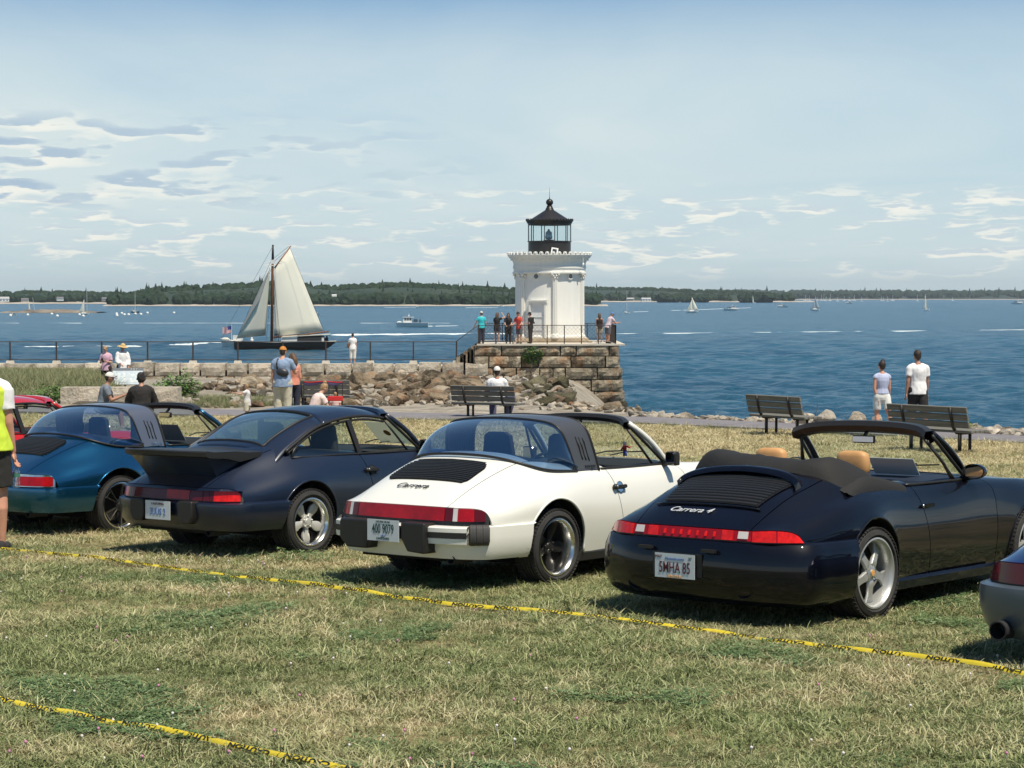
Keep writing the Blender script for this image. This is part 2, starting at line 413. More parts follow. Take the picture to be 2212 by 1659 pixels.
def build_path():
    xs = np.arange(-60, 26, 0.5); P = []
    for x in xs:
        a, b = lerp_tab(EDGE_NEAR, x), lerp_tab(EDGE_FAR, x); row = []
        for k in range(9):
            y = a+(b-a)*k/8; row.append((x, y, lerp_tab(BASE, y)+0.075+0.03*math.sin(math.pi*k/8)))
        row = [(x, a, row[0][2]-0.25)]+row+[(x, b, row[-1][2]-0.25)]
        P.append(row)
    o = MB().grid(np.array(P)).build('footpath', M_ASPH, smooth=30); tag(o, 'grey asphalt footpath along the shore', kind='structure')
    P = []
    for x in np.arange(10.2, 24, 0.5):
        a = lerp_tab(EDGE_NEAR, x)-1.35; b = lerp_tab(EDGE_NEAR, x)-0.02
        P.append([(x, a, lerp_tab(BASE, a)+0.0), (x, a, lerp_tab(BASE, a)+0.075), (x, b, lerp_tab(BASE, b)+0.085), (x, b, lerp_tab(BASE, b))])
    o = MB().grid(np.array(P)).build('concrete_apron', M_CONC); tag(o, 'pale concrete strip beside the asphalt footpath', kind='structure')
build_path()

# ------------------------------------------------------------------ water
def water_mat():
    m = bpy.data.materials.new('sea water'); n, l = nodes_of(m); b = n['Principled BSDF']
    setp(b, rough=0.225, ior=1.33, spec=0.5)
    g = n.new('ShaderNodeNewGeometry')
    def noi(sc, scale, d, r, dist=0.0, rot=0):
        mp = n.new('ShaderNodeMapping'); mp.inputs['Scale'].default_value = sc; mp.inputs['Rotation'].default_value[2] = rot
        l.new(g.outputs['Position'], mp.inputs[0])
        t = n.new('ShaderNodeTexNoise'); t.inputs['Scale'].default_value = scale; t.inputs['Detail'].default_value = d; t.inputs['Roughness'].default_value = r
        t.inputs['Distortion'].default_value = dist
        l.new(mp.outputs[0], t.inputs[0]); return t.outputs[0]
    r = n.new('ShaderNodeValToRGB'); l.new(noi((0.35, 1, 1), 0.035, 5, 0.65), r.inputs[0])
    r.color_ramp.elements[0].position = 0.35; r.color_ramp.elements[0].color = (0.011, 0.076, 0.140, 1)
    r.color_ramp.elements[1].position = 0.68; r.color_ramp.elements[1].color = (0.022, 0.116, 0.188, 1)
    l.new(r.outputs[0], b.inputs['Base Color'])
    h1 = noi((0.85, 1, 1), 1.5, 6, 0.68, 0.5, 0.12); h2 = noi((0.8, 1, 1), 4.5, 3, 0.6)
    h0 = noi((0.35, 1, 1), 0.10, 3, 0.6, 0.2, 0.1)
    s = n.new('ShaderNodeMath'); s.operation = 'MULTIPLY_ADD'; l.new(h2, s.inputs[0]); s.inputs[1].default_value = 0.24; l.new(h1, s.inputs[2])
    s2 = n.new('ShaderNodeMath'); s2.operation = 'MULTIPLY_ADD'; l.new(h0, s2.inputs[0]); s2.inputs[1].default_value = 2.2; l.new(s.outputs[0], s2.inputs[2])
    bp = n.new('ShaderNodeBump'); bp.inputs['Strength'].default_value = 0.9; bp.inputs['Distance'].default_value = 0.7
    l.new(s2.outputs[0], bp.inputs['Height']); l.new(bp.outputs[0], b.inputs['Normal'])
    return m
M_WATER = water_mat()
def build_water():
    rng = np.random.RandomState(3)
    waves = []
    for k in range(64):
        lam = 0.9*(1.13**k)*0.9 if k < 26 else rng.uniform(1.0, 5)
        lam = min(lam, 12); a = R(rng.normal(-82, 44)); amp = 0.0125*lam**0.62*rng.uniform(0.5, 1.3)*0.62
        waves.append((2*math.pi/lam*math.cos(a), 2*math.pi/lam*math.sin(a), rng.uniform(0, 6.28), amp, lam))
    ys = [36.0]
    while ys[-1] < 620: ys.append(ys[-1]+max(0.30, ys[-1]*ys[-1]*0.0000105+0.17) if ys[-1] > 90 else ys[-1]+1.5)
    ys = np.array(ys); nx = 520; t = np.linspace(-1, 1, nx)
    Y = np.repeat(ys[:, None], nx, 1); X = t[None, :]*(Y*0.29+6)
    Z = np.zeros_like(X); DX = np.zeros_like(X)
    dxs = (Y*0.29+6)*2/nx
    for kx, ky, ph, amp, lam in waves:
        w = np.clip((lam/np.maximum(dxs, np.gradient(ys)[:, None])-2.0)/2.0, 0, 1)
        th = kx*X+ky*Y+ph; Z += amp*w*(np.sin(th)+0.25*np.sin(2*th+0.6)); DX += amp*w*0.5*np.cos(th)
    fade = np.clip((620-Y)/200, 0, 1); Z *= fade
    P = np.stack([X+DX, Y, WATER+Z], -1)
    # outer skirt: sheet to beyond the far shores, one surface with the near waves
    mb = MB(); mb.grid(P)
    L = [(X[i, 0], ys[i], WATER) for i in range(len(ys))]; Rr = [(X[i, -1], ys[i], WATER) for i in range(len(ys))]
    nl = len(mb.v); mb.v += [(-900-2*y, y, WATER) for _, y, _ in L]; mb.v += [(900+2*y, y, WATER) for _, y, _ in L]
    n = len(ys); mb.f += [(nl+i, i*nx, (i+1)*nx, nl+i+1) for i in range(n-1)]
    mb.f += [(i*nx+nx-1, nl+n+i, nl+n+i+1, (i+1)*nx+nx-1) for i in range(n-1)]
    # far rows
    base = (n-1)*nx; yf = 7000
    k = len(mb.v); mb.v += [(-9000+18000*j/(nx-1), yf, WATER) for j in range(nx)]
    mb.f += [(base+j, base+j+1, k+j+1, k+j) for j in range(nx-1)]
    k2 = len(mb.v); mb.v += [(-9300, yf, WATER), (9300, yf, WATER)]
    mb.f += [(nl+n-1, base, k, k2), (base+nx-1, nl+2*n-1, k2+1, k+nx-1)]
    mb.mi = [0]*len(mb.f)
    me = mb.mesh('sea', M_WATER, True, fix=False)
    for p in me.polygons[:3]: pass
    bm = bmesh.new(); bm.from_mesh(me)
    for f in bm.faces:
        if f.normal.z < 0: f.normal_flip()
    bm.to_mesh(me); bm.free()
    o = link('sea', me); tag(o, 'deep blue choppy bay water', kind='structure')
build_water()
M_FOAM = mat('boat wake foam', (0.80, 0.84, 0.84), 0.8, col2=(0.55, 0.66, 0.70), vscale=0.6)
def wake(u0, v0, u1, v1, w0, w1, label, seed, gaps=0.0):
    """a streak of churned foam lying on the water, ragged on both sides"""
    a, b = on(u0, v0, WATER), on(u1, v1, WATER); rng = random.Random(seed); mb = MB()
    d = (b-a); L = d.length; d.normalize(); s = Vector((-d.y, d.x, 0)); n = max(10, int(L/1.1)); n = min(n, 600)
    for i in range(n):
        t = i/n; w = (w0+(w1-w0)*t)
        if mnoise.noise(Vector((t*14, seed*3.1, 0))) < gaps-0.5: continue
        c = a.lerp(b, t)+s*(mnoise.noise(Vector((t*9, seed, 4)))*w*0.8)
        for q in range(2):
            r = w*rng.uniform(0.2, 0.6); p = c+s*rng.uniform(-0.6, 0.6)*w+d*rng.uniform(-1, 1)*L/n; ln = L/n*rng.uniform(0.8, 2.6); hh = rng.uniform(0.04, 0.10)*min(w, 2.2)
            m = 7; ring = [p+d*(math.cos(6.283*k/m)*ln)+s*(math.sin(6.283*k/m)*r)+Vector((0, 0, 0.03)) for k in range(m)]
            mb.add([(v.x, v.y, WATER-0.12) for v in ring]+[(p.x+(v.x-p.x)*.5, p.y+(v.y-p.y)*.5, WATER+0.03+0.16*w*rng.random()) for v in ring], [(k, (k+1) % m, m+(k+1) % m, m+k) for k in range(m)]+[tuple(range(m, 2*m))])
    o = mb.build('boat_wake', M_FOAM, smooth=True, fix=False); tag(o, label, kind='stuff')
wake(728, 724, 1100, 721, 1.3, .9, 'wide white wake astern of the gaff sloop', 1, -.2)
wake(360, 746, 508, 738, 0.5, 1.0, 'white bow foam trailing left of the gaff sloop', 2, 0.30)
wake(30, 749, 340, 747, 0.25, 0.35, 'thin broken foam line near the left railing', 3, 0.45)
wake(926, 705, 990, 704, 0.6, 0.3, 'short wake behind the white lobster boat', 4, .2)
wake(1335, 721, 2240, 712, 0.12, 0.09, 'long thin wake line across the right bay', 5, .12)
wake(1370, 674, 1620, 665, 0.45, 0.7, 'wake behind the white motor cruiser', 6, 0.25)
wake(0, 698, 1000, 698, 0.16, 0.12, 'faint foam line across the left bay', 7, 0.45)
wake(1010, 665, 1080, 664, .7, 0.5, 'wake of the small launch left of the lighthouse', 8, .2)
wake(838, 664, 915, 664, .6, 0.5, 'wake of a far launch by the wooded island', 9, 0.25)

# ------------------------------------------------------------------ far shores: woods, beaches, hills
M_WOOD = mat('far woodland foliage', (0.013, 0.028, 0.017), 0.95, col2=(0.038, 0.062, 0.030), vscale=0.35, detail=6, spec=0.1)
M_WOOD2 = mat('far woodland pines', (0.014, 0.030, 0.018), 0.95, col2=(0.038, 0.062, 0.030), vscale=0.5, detail=6, spec=0.1)
M_BEACH = mat('pale shore stone', (0.34, 0.30, 0.24), 0.9, col2=(0.50, 0.45, 0.38), vscale=0.05, detail=6)
M_HILL = mat('far wooded hill', (0.016, 0.034, 0.022), 0.95, col2=(0.032, 0.055, 0.032), vscale=0.03, detail=8)
def ico_unit(sub, seed, cone=False):
    bm = bmesh.new(); bmesh.ops.create_icosphere(bm, subdivisions=sub, radius=1.0)
    for v in bm.verts:
        n = mnoise.noise(v.co*1.6+Vector((seed*7.3, 0, 0)))*0.45+mnoise.noise(v.co*4+Vector((seed*3, 5, 0)))*0.32
        v.co *= 1+n
        if cone:
            t = (v.co.z+1)/2; v.co.x *= max(0.04, 1.15-t*1.05); v.co.y *= max(0.04, 1.15-t*1.05); v.co.z *= 1.6
    vs = np.array([v.co[:] for v in bm.verts]); fs = np.array([[q.index for q in f.verts] for f in bm.faces]); bm.free()
    return vs, fs
_CR = [ico_unit(2, k) for k in range(8)]; _CC = [ico_unit(2, k+20, True) for k in range(6)]
def wood(name, label, top, u0, u1, Y, depth, tree_h, n, seed, vbase, pine=0.25):
    """one mass of woodland; `top`: (u, v) points of its outline in the view used to give the height along its length"""
    rng = random.Random(seed); V = []; F = []; off = 0; MI = []
    for i in range(n):
        u = rng.uniform(u0, u1); q = rng.random(); y = Y+depth*q
        vt = lerp_tab(top, u); p = at(u, vbase, y); ztop = at(u, vt, Y).z
        zmax = WATER+(ztop-WATER)*(0.30+0.70*min(1, q*1.25+0.05)) if q < 0.8 else ztop*y/Y*1.0
        isp = rng.random() < pine*.28
        h = tree_h*rng.uniform(0.62, 1.05)*(1.05 if isp else 1.0); r = h*(rng.uniform(0.30, 0.42) if isp else rng.uniform(0.42, 0.62))
        vs, fs = (_CC if isp else _CR)[rng.randrange(6)]
        cz = max(zmax-h*0.5, WATER+h*0.42+0.8)
        if isp: cz += h*0.12
        a = rng.uniform(0, 6.28); ca, sa = math.cos(a), math.sin(a)
        W = np.stack([(vs[:, 0]*ca-vs[:, 1]*sa)*r+p.x, (vs[:, 0]*sa+vs[:, 1]*ca)*r+y, vs[:, 2]*h*0.5+cz], -1)
        V.append(W); F.append(fs+off); off += len(vs); MI += [1 if isp else 0]*len(fs)
    me = bpy.data.meshes.new(name); me.from_pydata(np.concatenate(V).tolist(), [], np.concatenate(F).tolist())
    me.materials.append(M_WOOD); me.materials.append(M_WOOD2); me.polygons.foreach_set('material_index', MI)
    o = link(name, me, smooth=False); tag(o, label, kind='stuff')
def ridge(name, label, top, Y, depth, m, step=12, jag=0.6, kind='structure'):
    """land mass rising from the water; top = outline heights along u"""
    us = np.arange(top[0][0], top[-1][0]+step, step); P = []
    for i, u in enumerate(us):
        vt = lerp_tab(top, u); zt = at(u, vt, Y).z; zt += mnoise.noise(Vector((u*0.05, Y*0.01, 2)))*jag*(Y/1500)
        x = at(u, 650, Y).x
        row = []
        for k, (dd, hh) in enumerate(((-0.06, 0.0), (0.0, 0.03), (0.08, 0.35), (0.25, 0.75), (0.5, 0.97), (1.0, 1.0), (1.4, 0.6), (1.8, 0.0))):
            row.append((x, Y+depth*dd, WATER-0.6+(zt-WATER+0.6)*hh))
        P.append(row)
    o = MB().grid(np.array(P)).build(name, m, smooth=True); tag(o, label, kind=kind)
def beach(name, label, u0, u1, Y, h, seed, wob=1.0):
    P = []
    for u in np.arange(u0, u1+4, 4):
        x = at(u, 650, Y).x; n = mnoise.noise(Vector((u*0.03, seed, 0)))
        hh = h*(1+0.8*n); y = Y+n*8*wob
        P.append([(x, y-14, WATER-0.5), (x, y, WATER+hh*0.7), (x, y+9, WATER+hh), (x, y+40, WATER+hh*1.05)])
    o = MB().grid(np.array(P)).build(name, M_BEACH, smooth=True); tag(o, label, kind='structure')
# nearest wooded island (behind the sloop and the lighthouse)
T1 = [(235, 640), (300, 628), (345, 619), (440, 615), (500, 613), (560, 608), (640, 607), (660, 613), (720, 617), (800, 612), (860, 610), (930, 613), (1000, 616), (1060, 620), (1130, 622), (1200, 630), (1300, 645)]
ridge('island', 'low wooded island across the bay', [(u, v+9) for u, v in T1], 1480, 90, M_HILL)
wood('island_woodland', 'dense green woodland covering the nearest island', T1, 240, 1290, 1470, 110, 9.0, 1150, 11, 655)
beach('island_beach', 'pale rocky beach under the island woodland', 225, 1310, 1462, 1.0, 1)
# left mainland, farther
T2 = [(-30, 630), (60, 628), (140, 628), (200, 630), (270, 631), (330, 634)]
ridge('mainland_shore', 'low wooded mainland shore far left', [(u, v+5) for u, v in T2], 1900, 130, M_HILL)
wood('mainland_woodland', 'woodland on the far left mainland', T2, -20, 330, 1890, 150, 9.5, 420, 12, 655, 0.12)
beach('mainland_beach', 'pale beach below the far left houses', -30, 330, 1880, 1.5, 2)
# right, behind the lighthouse
T3 = [(1180, 624), (1262, 619), (1330, 621), (1400, 621), (1460, 624), (1520, 626), (1600, 628), (1680, 634), (1720, 638)]
ridge('headland', 'long wooded headland right of the lighthouse', [(u, v+5) for u, v in T3], 2500, 250, M_HILL)
wood('headland_woodland', 'hazy woodland on the headland right of the lighthouse', T3, 1190, 1710, 2480, 280, 11, 620, 13, 655, 0.1)
beach('headland_beach', 'pale shoreline of the headland', 1190, 1760, 2470, 1.3, 3)
T4 = [(1590, 643), (1612, 634), (1640, 632), (1662, 634), (1672, 643)]
wood('islet_woodland', 'small round dark grove on an islet', T4, 1602, 1662, 2250, 40, 11, 70, 14, 650, 0.1)
T5 = [(1415, 646), (1440, 638), (1470, 634), (1500, 637), (1535, 643)]
wood('point_woodland', 'dark trees on the low point behind the white sloop', T5, 1425, 1530, 2300, 30, 9, 70, 15, 652, 0.1)
T6 = [(1500, 625), (1600, 626), (1700, 628), (1760, 631), (1850, 631.5), (1950, 629), (2000, 630), (2100, 628), (2160, 626.5), (2212, 628), (2300, 627)]
ridge('far_hills', 'faint blue wooded hills along the right horizon', T6, 5200, 900, M_HILL, jag=0.4)
T7 = [(1700, 639), (1800, 638), (1900, 638), (2000, 638), (2060, 635), (2150, 633), (2300, 633)]
ridge('far_shore', 'lower wooded shore at the right', T7, 4270, 500, M_HILL, step=6, jag=0.5)
wood('far_woodland', 'hazy blue woodland along the far right shore', [(u, v+1.5) for u, v in T7], 1690, 2290, 4300, 420, 17, 560, 16, 650, 0.2)
wood('far_ridge_woodland', 'faint blue woodland on the farthest right hills', T6, 1520, 2290, 5250, 700, 24, 620, 17, 648, 0.1)
beach('far_beach', 'faint pale line of the far right shore', 1690, 2300, 4250, 1.1, 5, 3)

# ------------------------------------------------------------------ summer sea haze
def build_haze():
    q = MB(); q.box((0, 3660, 24.5), (19200, 7380, 62)); m = bpy.data.materials.new('sea haze'); n, l = nodes_of(m); n.remove(n['Principled BSDF'])
    v = n.new('ShaderNodeVolumePrincipled'); v.inputs['Density'].default_value = HAZE; v.inputs['Color'].default_value = (.80, .90, 1.0, 1); v.inputs['Anisotropy'].default_value = 0.25
    l.new(v.outputs[0], n['Material Output'].inputs['Volume']); o = q.build('haze', m); tag(o, 'thin blue summer haze over the bay', kind='stuff')
HAZE = 0.72e-4
build_haze()
# ================================================================== LIGHTHOUSE, PIER, BREAKWATER
M_WHITE = mat('white painted iron', (0.80, 0.795, 0.74), 0.5, col2=(0.75, 0.745, 0.70), vscale=1.6, stretch=(3, 3, .22), bump=0.10, bscale=9)
M_WHITE2 = mat('white painted door', (0.72, 0.73, 0.72), 0.5, var=0.06, vscale=2)
M_LBLACK = mat('black painted iron', (0.020, 0.018, 0.017), 0.42, var=0.2, vscale=3)
M_RAIL = mat('rusty black railing', (0.028, 0.022, 0.018), 0.7, col2=(0.05, 0.03, 0.02), vscale=6)
M_LGLASS = glass('lantern glass', (0.88, 0.94, 0.95), 0.8)
M_LENS = mat('lantern lens', (0.25, 0.42, 0.52), 0.1, coat=1.0)
def granite(name, c1, c2, stain, rs=0.5, dk_=.85):
    m = bpy.data.materials.new(name); n, l = nodes_of(m); b = n['Principled BSDF']; setp(b, rough=0.9, spec=0.2)
    g = n.new('ShaderNodeNewGeometry'); oi = n.new('ShaderNodeObjectInfo')
    ad = n.new('ShaderNodeVectorMath'); ad.operation = 'ADD'; l.new(g.outputs['Position'], ad.inputs[0])
    cb = n.new('ShaderNodeCombineXYZ'); mu = n.new('ShaderNodeMath'); mu.operation = 'MULTIPLY'; mu.inputs[1].default_value = 37.0
    l.new(oi.outputs['Random'], mu.inputs[0]); l.new(mu.outputs[0], cb.inputs[0]); l.new(mu.outputs[0], cb.inputs[2]); l.new(cb.outputs[0], ad.inputs[1])
    def noi(s, d, sc=(1, 1, 1), r=0.62):
        mp = n.new('ShaderNodeMapping'); mp.inputs['Scale'].default_value = sc; l.new(ad.outputs[0], mp.inputs[0])
        t = n.new('ShaderNodeTexNoise'); t.inputs['Scale'].default_value = s; t.inputs['Detail'].default_value = d; t.inputs['Roughness'].default_value = r; l.new(mp.outputs[0], t.inputs[0]); return t.outputs[0]
    def ramp(v, st):
        r = n.new('ShaderNodeValToRGB'); l.new(v, r.inputs[0]); e = r.color_ramp.elements
        while len(e) < len(st): e.new(0.5)
        for i, (p, c) in enumerate(st): e[i].position = p; e[i].color = (*c, 1)
        return r.outputs[0]
    def mixc(f, a, b_):
        q = n.new('ShaderNodeMix'); q.data_type = 'RGBA'
        for s_, v in ((0, f), (6, a), (7, b_)):
            if isinstance(v, tuple): q.inputs[s_].default_value = (*v, 1)
            else: l.new(v, q.inputs[s_])
        return q.outputs[2]
    base = ramp(noi(2.2, 7), [(0.3, c1), (0.7, c2)])
    st = ramp(noi(0.9, 5, (1, 1, 0.5)), [(0.50, (0, 0, 0)), (0.68, (rs, rs, rs))])
    c = mixc(st, base, stain)
    dk = ramp(noi(1.4, 6, (1, 1, 0.6), 0.7), [(0.50, (0, 0, 0)), (0.60, (dk_, dk_, dk_))])
    c = mixc(dk, c, tuple(x*0.28 for x in c1))
    lw = n.new('ShaderNodeMath'); lw.operation = 'MULTIPLY_ADD'; l.new(oi.outputs['Random'], lw.inputs[0]); lw.inputs[1].default_value = .5; lw.inputs[2].default_value = .72
    vm = n.new('ShaderNodeVectorMath'); vm.operation = 'SCALE'; l.new(c, vm.inputs[0]); l.new(lw.outputs[0], vm.inputs[3]); c = vm.outputs[0]
    l.new(c, b.inputs['Base Color'])
    bp = n.new('ShaderNodeBump'); bp.inputs['Strength'].default_value = 1.0; bp.inputs['Distance'].default_value = 0.16; l.new(noi(7, 6, r=0.7), bp.inputs['Height']); l.new(bp.outputs[0], b.inputs['Normal'])
    return m
M_GRAN = granite('pale granite block', (0.50, 0.44, 0.35), (0.76, 0.69, 0.57), (0.48, 0.32, 0.18), 0.30, .30)
M_GRAN2 = granite('weathered rusty granite', (0.22, 0.185, 0.13), (0.54, 0.47, 0.35), (0.33, 0.15, 0.06), 0.80, .80)
M_GRAN3 = granite('weedy dark tide granite', (0.055, 0.050, 0.035), (0.13, 0.115, 0.08), (0.05, 0.04, 0.02), 0.6)
M_PATIO = mat('sandstone plinth', (0.42, 0.34, 0.24), 0.85, col2=(0.52, 0.44, 0.33), vscale=2)
M_SLAB = mat('pale platform slab', (0.50, 0.46, 0.38), 0.9, col2=(0.62, 0.57, 0.49), vscale=1.5)
def rough_block(name, w, d, h, parent, loc, m, seed, rough=0.06, rz=0.0):
    """hewn block: subdivided, edges slightly eased, rock-faced front"""
    mb = MB(); nx, nz = max(2, min(6, int(w/0.28))), 3
    xs = np.linspace(-w/2, w/2, nx+1); zs = np.linspace(-h/2, h/2, nz+1); e = 0.035
    V = []; 
    def idx(i, k, s): return (i*(nz+1)+k)*2+s
    for i, x in enumerate(xs):
        for k, z in enumerate(zs):
            ex = i in (0, nx); ez = k in (0, nz)
            nn = mnoise.noise(Vector((x*2.1+seed*5.1, z*3.1, seed)))*rough+mnoise.noise(Vector((x*6+seed, z*6, 3)))*rough*.5
            y = -d/2 + (0.05 if (ex or ez) else -abs(nn)*1.3)
            xx = x-(e*.4 if i == nx else (-e*.4 if i == 0 else 0)); zz = z-(e*.3 if k == nz else (-e*.3 if k == 0 else 0))
            V.append((xx+mnoise.noise(Vector((z*3, seed, x)))*.02, y, zz+mnoise.noise(Vector((x*2, seed, 7)))*.02)); V.append((xx, d/2, zz))
    F = []
    for i in range(nx):
        for k in range(nz):
            F.append((idx(i, k, 0), idx(i+1, k, 0), idx(i+1, k+1, 0), idx(i, k+1, 0)))
            F.append((idx(i, k, 1), idx(i, k+1, 1), idx(i+1, k+1, 1), idx(i+1, k, 1)))
    for i in range(nx): F += [(idx(i, 0, 0), idx(i, 0, 1), idx(i+1, 0, 1), idx(i+1, 0, 0)), (idx(i, nz, 0), idx(i+1, nz, 0), idx(i+1, nz, 1), idx(i, nz, 1))]
    for k in range(nz): F += [(idx(0, k, 0), idx(0, k+1, 0), idx(0, k+1, 1), idx(0, k, 1)), (idx(nx, k, 0), idx(nx, k, 1), idx(nx, k+1, 1), idx(nx, k+1, 0))]
    mb.add(V, F); me = mb.mesh(name, m, None, fix=False); o = link(name, me, parent); o.location = loc; o.rotation_euler = (0, 0, rz); return o

LY = 126.0; LX = at(1187, 650, LY).x; SC = LY/FPX           # metres per view pixel at the tower
def zpx(v, Y=LY): return at(1187, v, Y).z
def build_lighthouse():
    zb = zpx(729); t = empty('lighthouse', (LX, LY, zb), 0, 'white fluted lighthouse with a black lantern on the granite pier', 'lighthouse')
    def Z(v): return zpx(v)-zb
    Rb = 73*SC
    # tower wall with shallow fluted panels
    mb = MB(); prof = [(Rb+.10, -.02), (Rb+.10, .10), (Rb+.03, .16), (Rb+.02, .22), (Rb, .3), (Rb*.985, Z(620)), (Rb*.975, Z(592)+.02)]
    mb.lathe(prof, 64); mb.build('wall', M_WHITE, t, smooth=35)
    # engaged columns with bases and leafy capitals, six round the tower (one facing right of the viewer)
    for k in range(6):
        a = R(-90+8+60*k); ca, sa = math.cos(a), math.sin(a); rc = Rb-.02
        c = MB(); cx, cy = ca*rc, sa*rc
        for q in range(9):
            b = 2*math.pi*q/9; c.tube([(cx+math.cos(b)*.16, cy+math.sin(b)*.16, .28), (cx+math.cos(b)*.145, cy+math.sin(b)*.145, Z(600))], .062, 6)
        c.lathe([(.001, .3), (.15, .3), (.14, Z(600)), (.001, Z(600))], 12, c=(cx, cy, 0)); c.build('column', M_WHITE, t, smooth=40)
        c = MB(); c.lathe([(.001, 0), (.30, 0), (.30, .12), (.25, .15), (.26, .20), (.22, .24), (.19, .30), (.001, .30)], 16, c=(cx, cy, 0)); c.build('column_base', M_WHITE, t, smooth=40)
        c = MB(); z0, z1 = Z(606), Z(590.5); c.lathe([(.001, z0), (.17, z0), (.17, z0+.04), (.14, z0+.06), (.22, z1-.03), (.001, z1-.03)], 14, c=(cx, cy, 0))
        for row, (zz, rr_, n_) in enumerate(((z0+.14, .20, 8), (z0+.27, .235, 8))):
            for q in range(n_):
                b = 2*math.pi*(q+.5*row)/n_; c.ball((cx+math.cos(b)*rr_, cy+math.sin(b)*rr_, zz), (.065, .065, .085), 6, 5)
        for q in range(4):
            b = a+math.pi/4+math.pi/2*q; c.ball((cx+math.cos(b)*.29, cy+math.sin(b)*.29, z1-.09), (.085, .085, .075), 8, 6)
        c.box((cx, cy, z1-.015), (.56, .56, .05), rz=a); c.build('capital', M_WHITE, t, smooth=40)
    # frieze, dentils, cornice
    mb = MB(); mb.lathe([(Rb*.97, Z(592)), (Rb+.20, Z(591)), (Rb+.20, Z(587.5)), (Rb+.13, Z(587)), (Rb+.13, Z(581)), (Rb+.17, Z(580.5)), (Rb+.17, Z(575)), (Rb+.14, Z(574.5)), (Rb+.15, Z(567)), (Rb+.19, Z(566.5)), (Rb+.20, Z(563.5)),
        (Rb+.27, Z(563)), (Rb+.32, Z(558)), (Rb+.42, Z(557.5)), (Rb+.44, Z(555)), (Rb+.50, Z(553)), (Rb+.52, Z(551.5)), (Rb+.46, Z(550.8)), (.5, Z(551))], 72); mb.build('cornice', M_WHITE, t, smooth=30)
    for k in range(56):
        a = 2*math.pi*k/56; d = MB(); d.box(((Rb+.285)*math.cos(a), (Rb+.285)*math.sin(a), Z(560.5)), (.09, .085, .13), rz=a); d.build('dentil', M_WHITE, t)
    for k in range(44):
        a = 2*math.pi*(k+.5)/44; d = MB(); cx, cy = (Rb+.47)*math.cos(a), (Rb+.47)*math.sin(a)
        tt = Vector((-math.sin(a), math.cos(a), 0)); nn = Vector((math.cos(a), math.sin(a), 0))
        poly = [(-.13, -.01), (.13, -.01), (.125, .08), (.10, .14), (.05, .175), (-.05, .175), (-.10, .14), (-.125, .08)]
        d.prism(poly, Vector((cx, cy, Z(551)))-nn*.02, tt, (0, 0, 1), nn*.05); d.ball(Vector((cx, cy, Z(551)+.09))+nn*.03, (.06, .06, .06), 8, 5); d.build('antefix', M_WHITE, t, smooth=40)
    # round windows
    for ang, nm in ((-90-32, 0), (-90+38, 0), (-90+98, 0), (-90+158, 0)):
        pass
    for u, ang in ((1158, None), (1230, None)):
        s_ = (u-1187)*SC/(Rb); a = -math.pi/2+math.asin(max(-1, min(1, s_))); nn = Vector((math.cos(a), math.sin(a), 0)); p = nn*(Rb-.02)+Vector((0, 0, Z(597.5)))
        w = MB(); w.lathe([(.15, .0), (.15, .07), (.19, .075), (.205, .05), (.21, 0)], 22); me = w.mesh('window_frame', M_WHITE, 40); M4 = nn.to_track_quat('Z', 'Y').to_matrix().to_4x4(); M4.translation = p
        me.transform(M4); fr = link('round_window', me, t)
        w = MB(); w.lathe([(.001, .03), (.15, .03)], 22); me = w.mesh('pane', M_LENS if False else mat('dark pane', (.03, .06, .08), .1, coat=1.0)); me.transform(M4); link('pane', me, fr)
    # door with frame and pediment, facing left of the viewer
    a = -math.pi/2+math.asin((1161-1187)*SC/Rb); nn = Vector((math.cos(a), math.sin(a), 0)); tt = Vector((-math.sin(a), math.cos(a), 0)); p0 = nn*(Rb-.03)
    d = MB(); hw = .44; zd = Z(651)
    d.prism([(-hw-.11, .02), (-hw, .02), (-hw, zd-.12), (hw, zd-.12), (hw, .02), (hw+.11, .02), (hw+.11, zd+.02), (-hw-.11, zd+.02)], p0, tt, (0, 0, 1), nn*.16)
    d.box(p0+nn*.10+Vector((0, 0, zd+.05)), (2*hw+.42, .24, .07), rz=a+math.pi/2); fr = d.build('door_frame', M_WHITE, t)
    d = MB(); d.prism([(-hw, .02), (hw, .02), (hw, zd-.12), (-hw, zd-.12)], p0, tt, (0, 0, 1), nn*.05); dd = d.build('door', M_WHITE2, t)
    for zz in (.5, 1.3): d = MB(); d.box(p0+nn*.065+Vector((0, 0, zz)), (2*hw-.1, .03, .06), rz=a+math.pi/2); d.build('door_batten', M_WHITE2, dd)
    # lantern: black drum, glazing, cornice, roof, ball, spike
    Rl = 46*SC
    g = MB(); g.lathe([(.001, Z(550)), (Rl+.03, Z(550)), (Rl+.03, Z(546)), (Rl, Z(545.5)), (Rl, Z(523)), (Rl+.05, Z(522.5)), (Rl+.05, Z(521)), (.001, Z(521))], 32); g.build('lantern_drum', M_LBLACK, t, smooth=30)
    for k in range(10):
        a = R(-90+13)+2*math.pi*k/10; b = MB(); b.bar(((Rl-.01)*math.cos(a), (Rl-.01)*math.sin(a), Z(521.5)), ((Rl-.01)*math.cos(a), (Rl-.01)*math.sin(a), Z(486)), .055); b.build('glazing_bar', M_LBLACK, t)
        a2 = a+2*math.pi/10; q = [(Rl*.985*math.cos(a), Rl*.985*math.sin(a)), (Rl*.985*math.cos(a2), Rl*.985*math.sin(a2))]
        g = MB(); g.add([(q[0][0], q[0][1], Z(521.5)), (q[1][0], q[1][1], Z(521.5)), (q[1][0], q[1][1], Z(486)), (q[0][0], q[0][1], Z(486))], [(0, 1, 2, 3)]); g.build('pane', M_LGLASS, t)
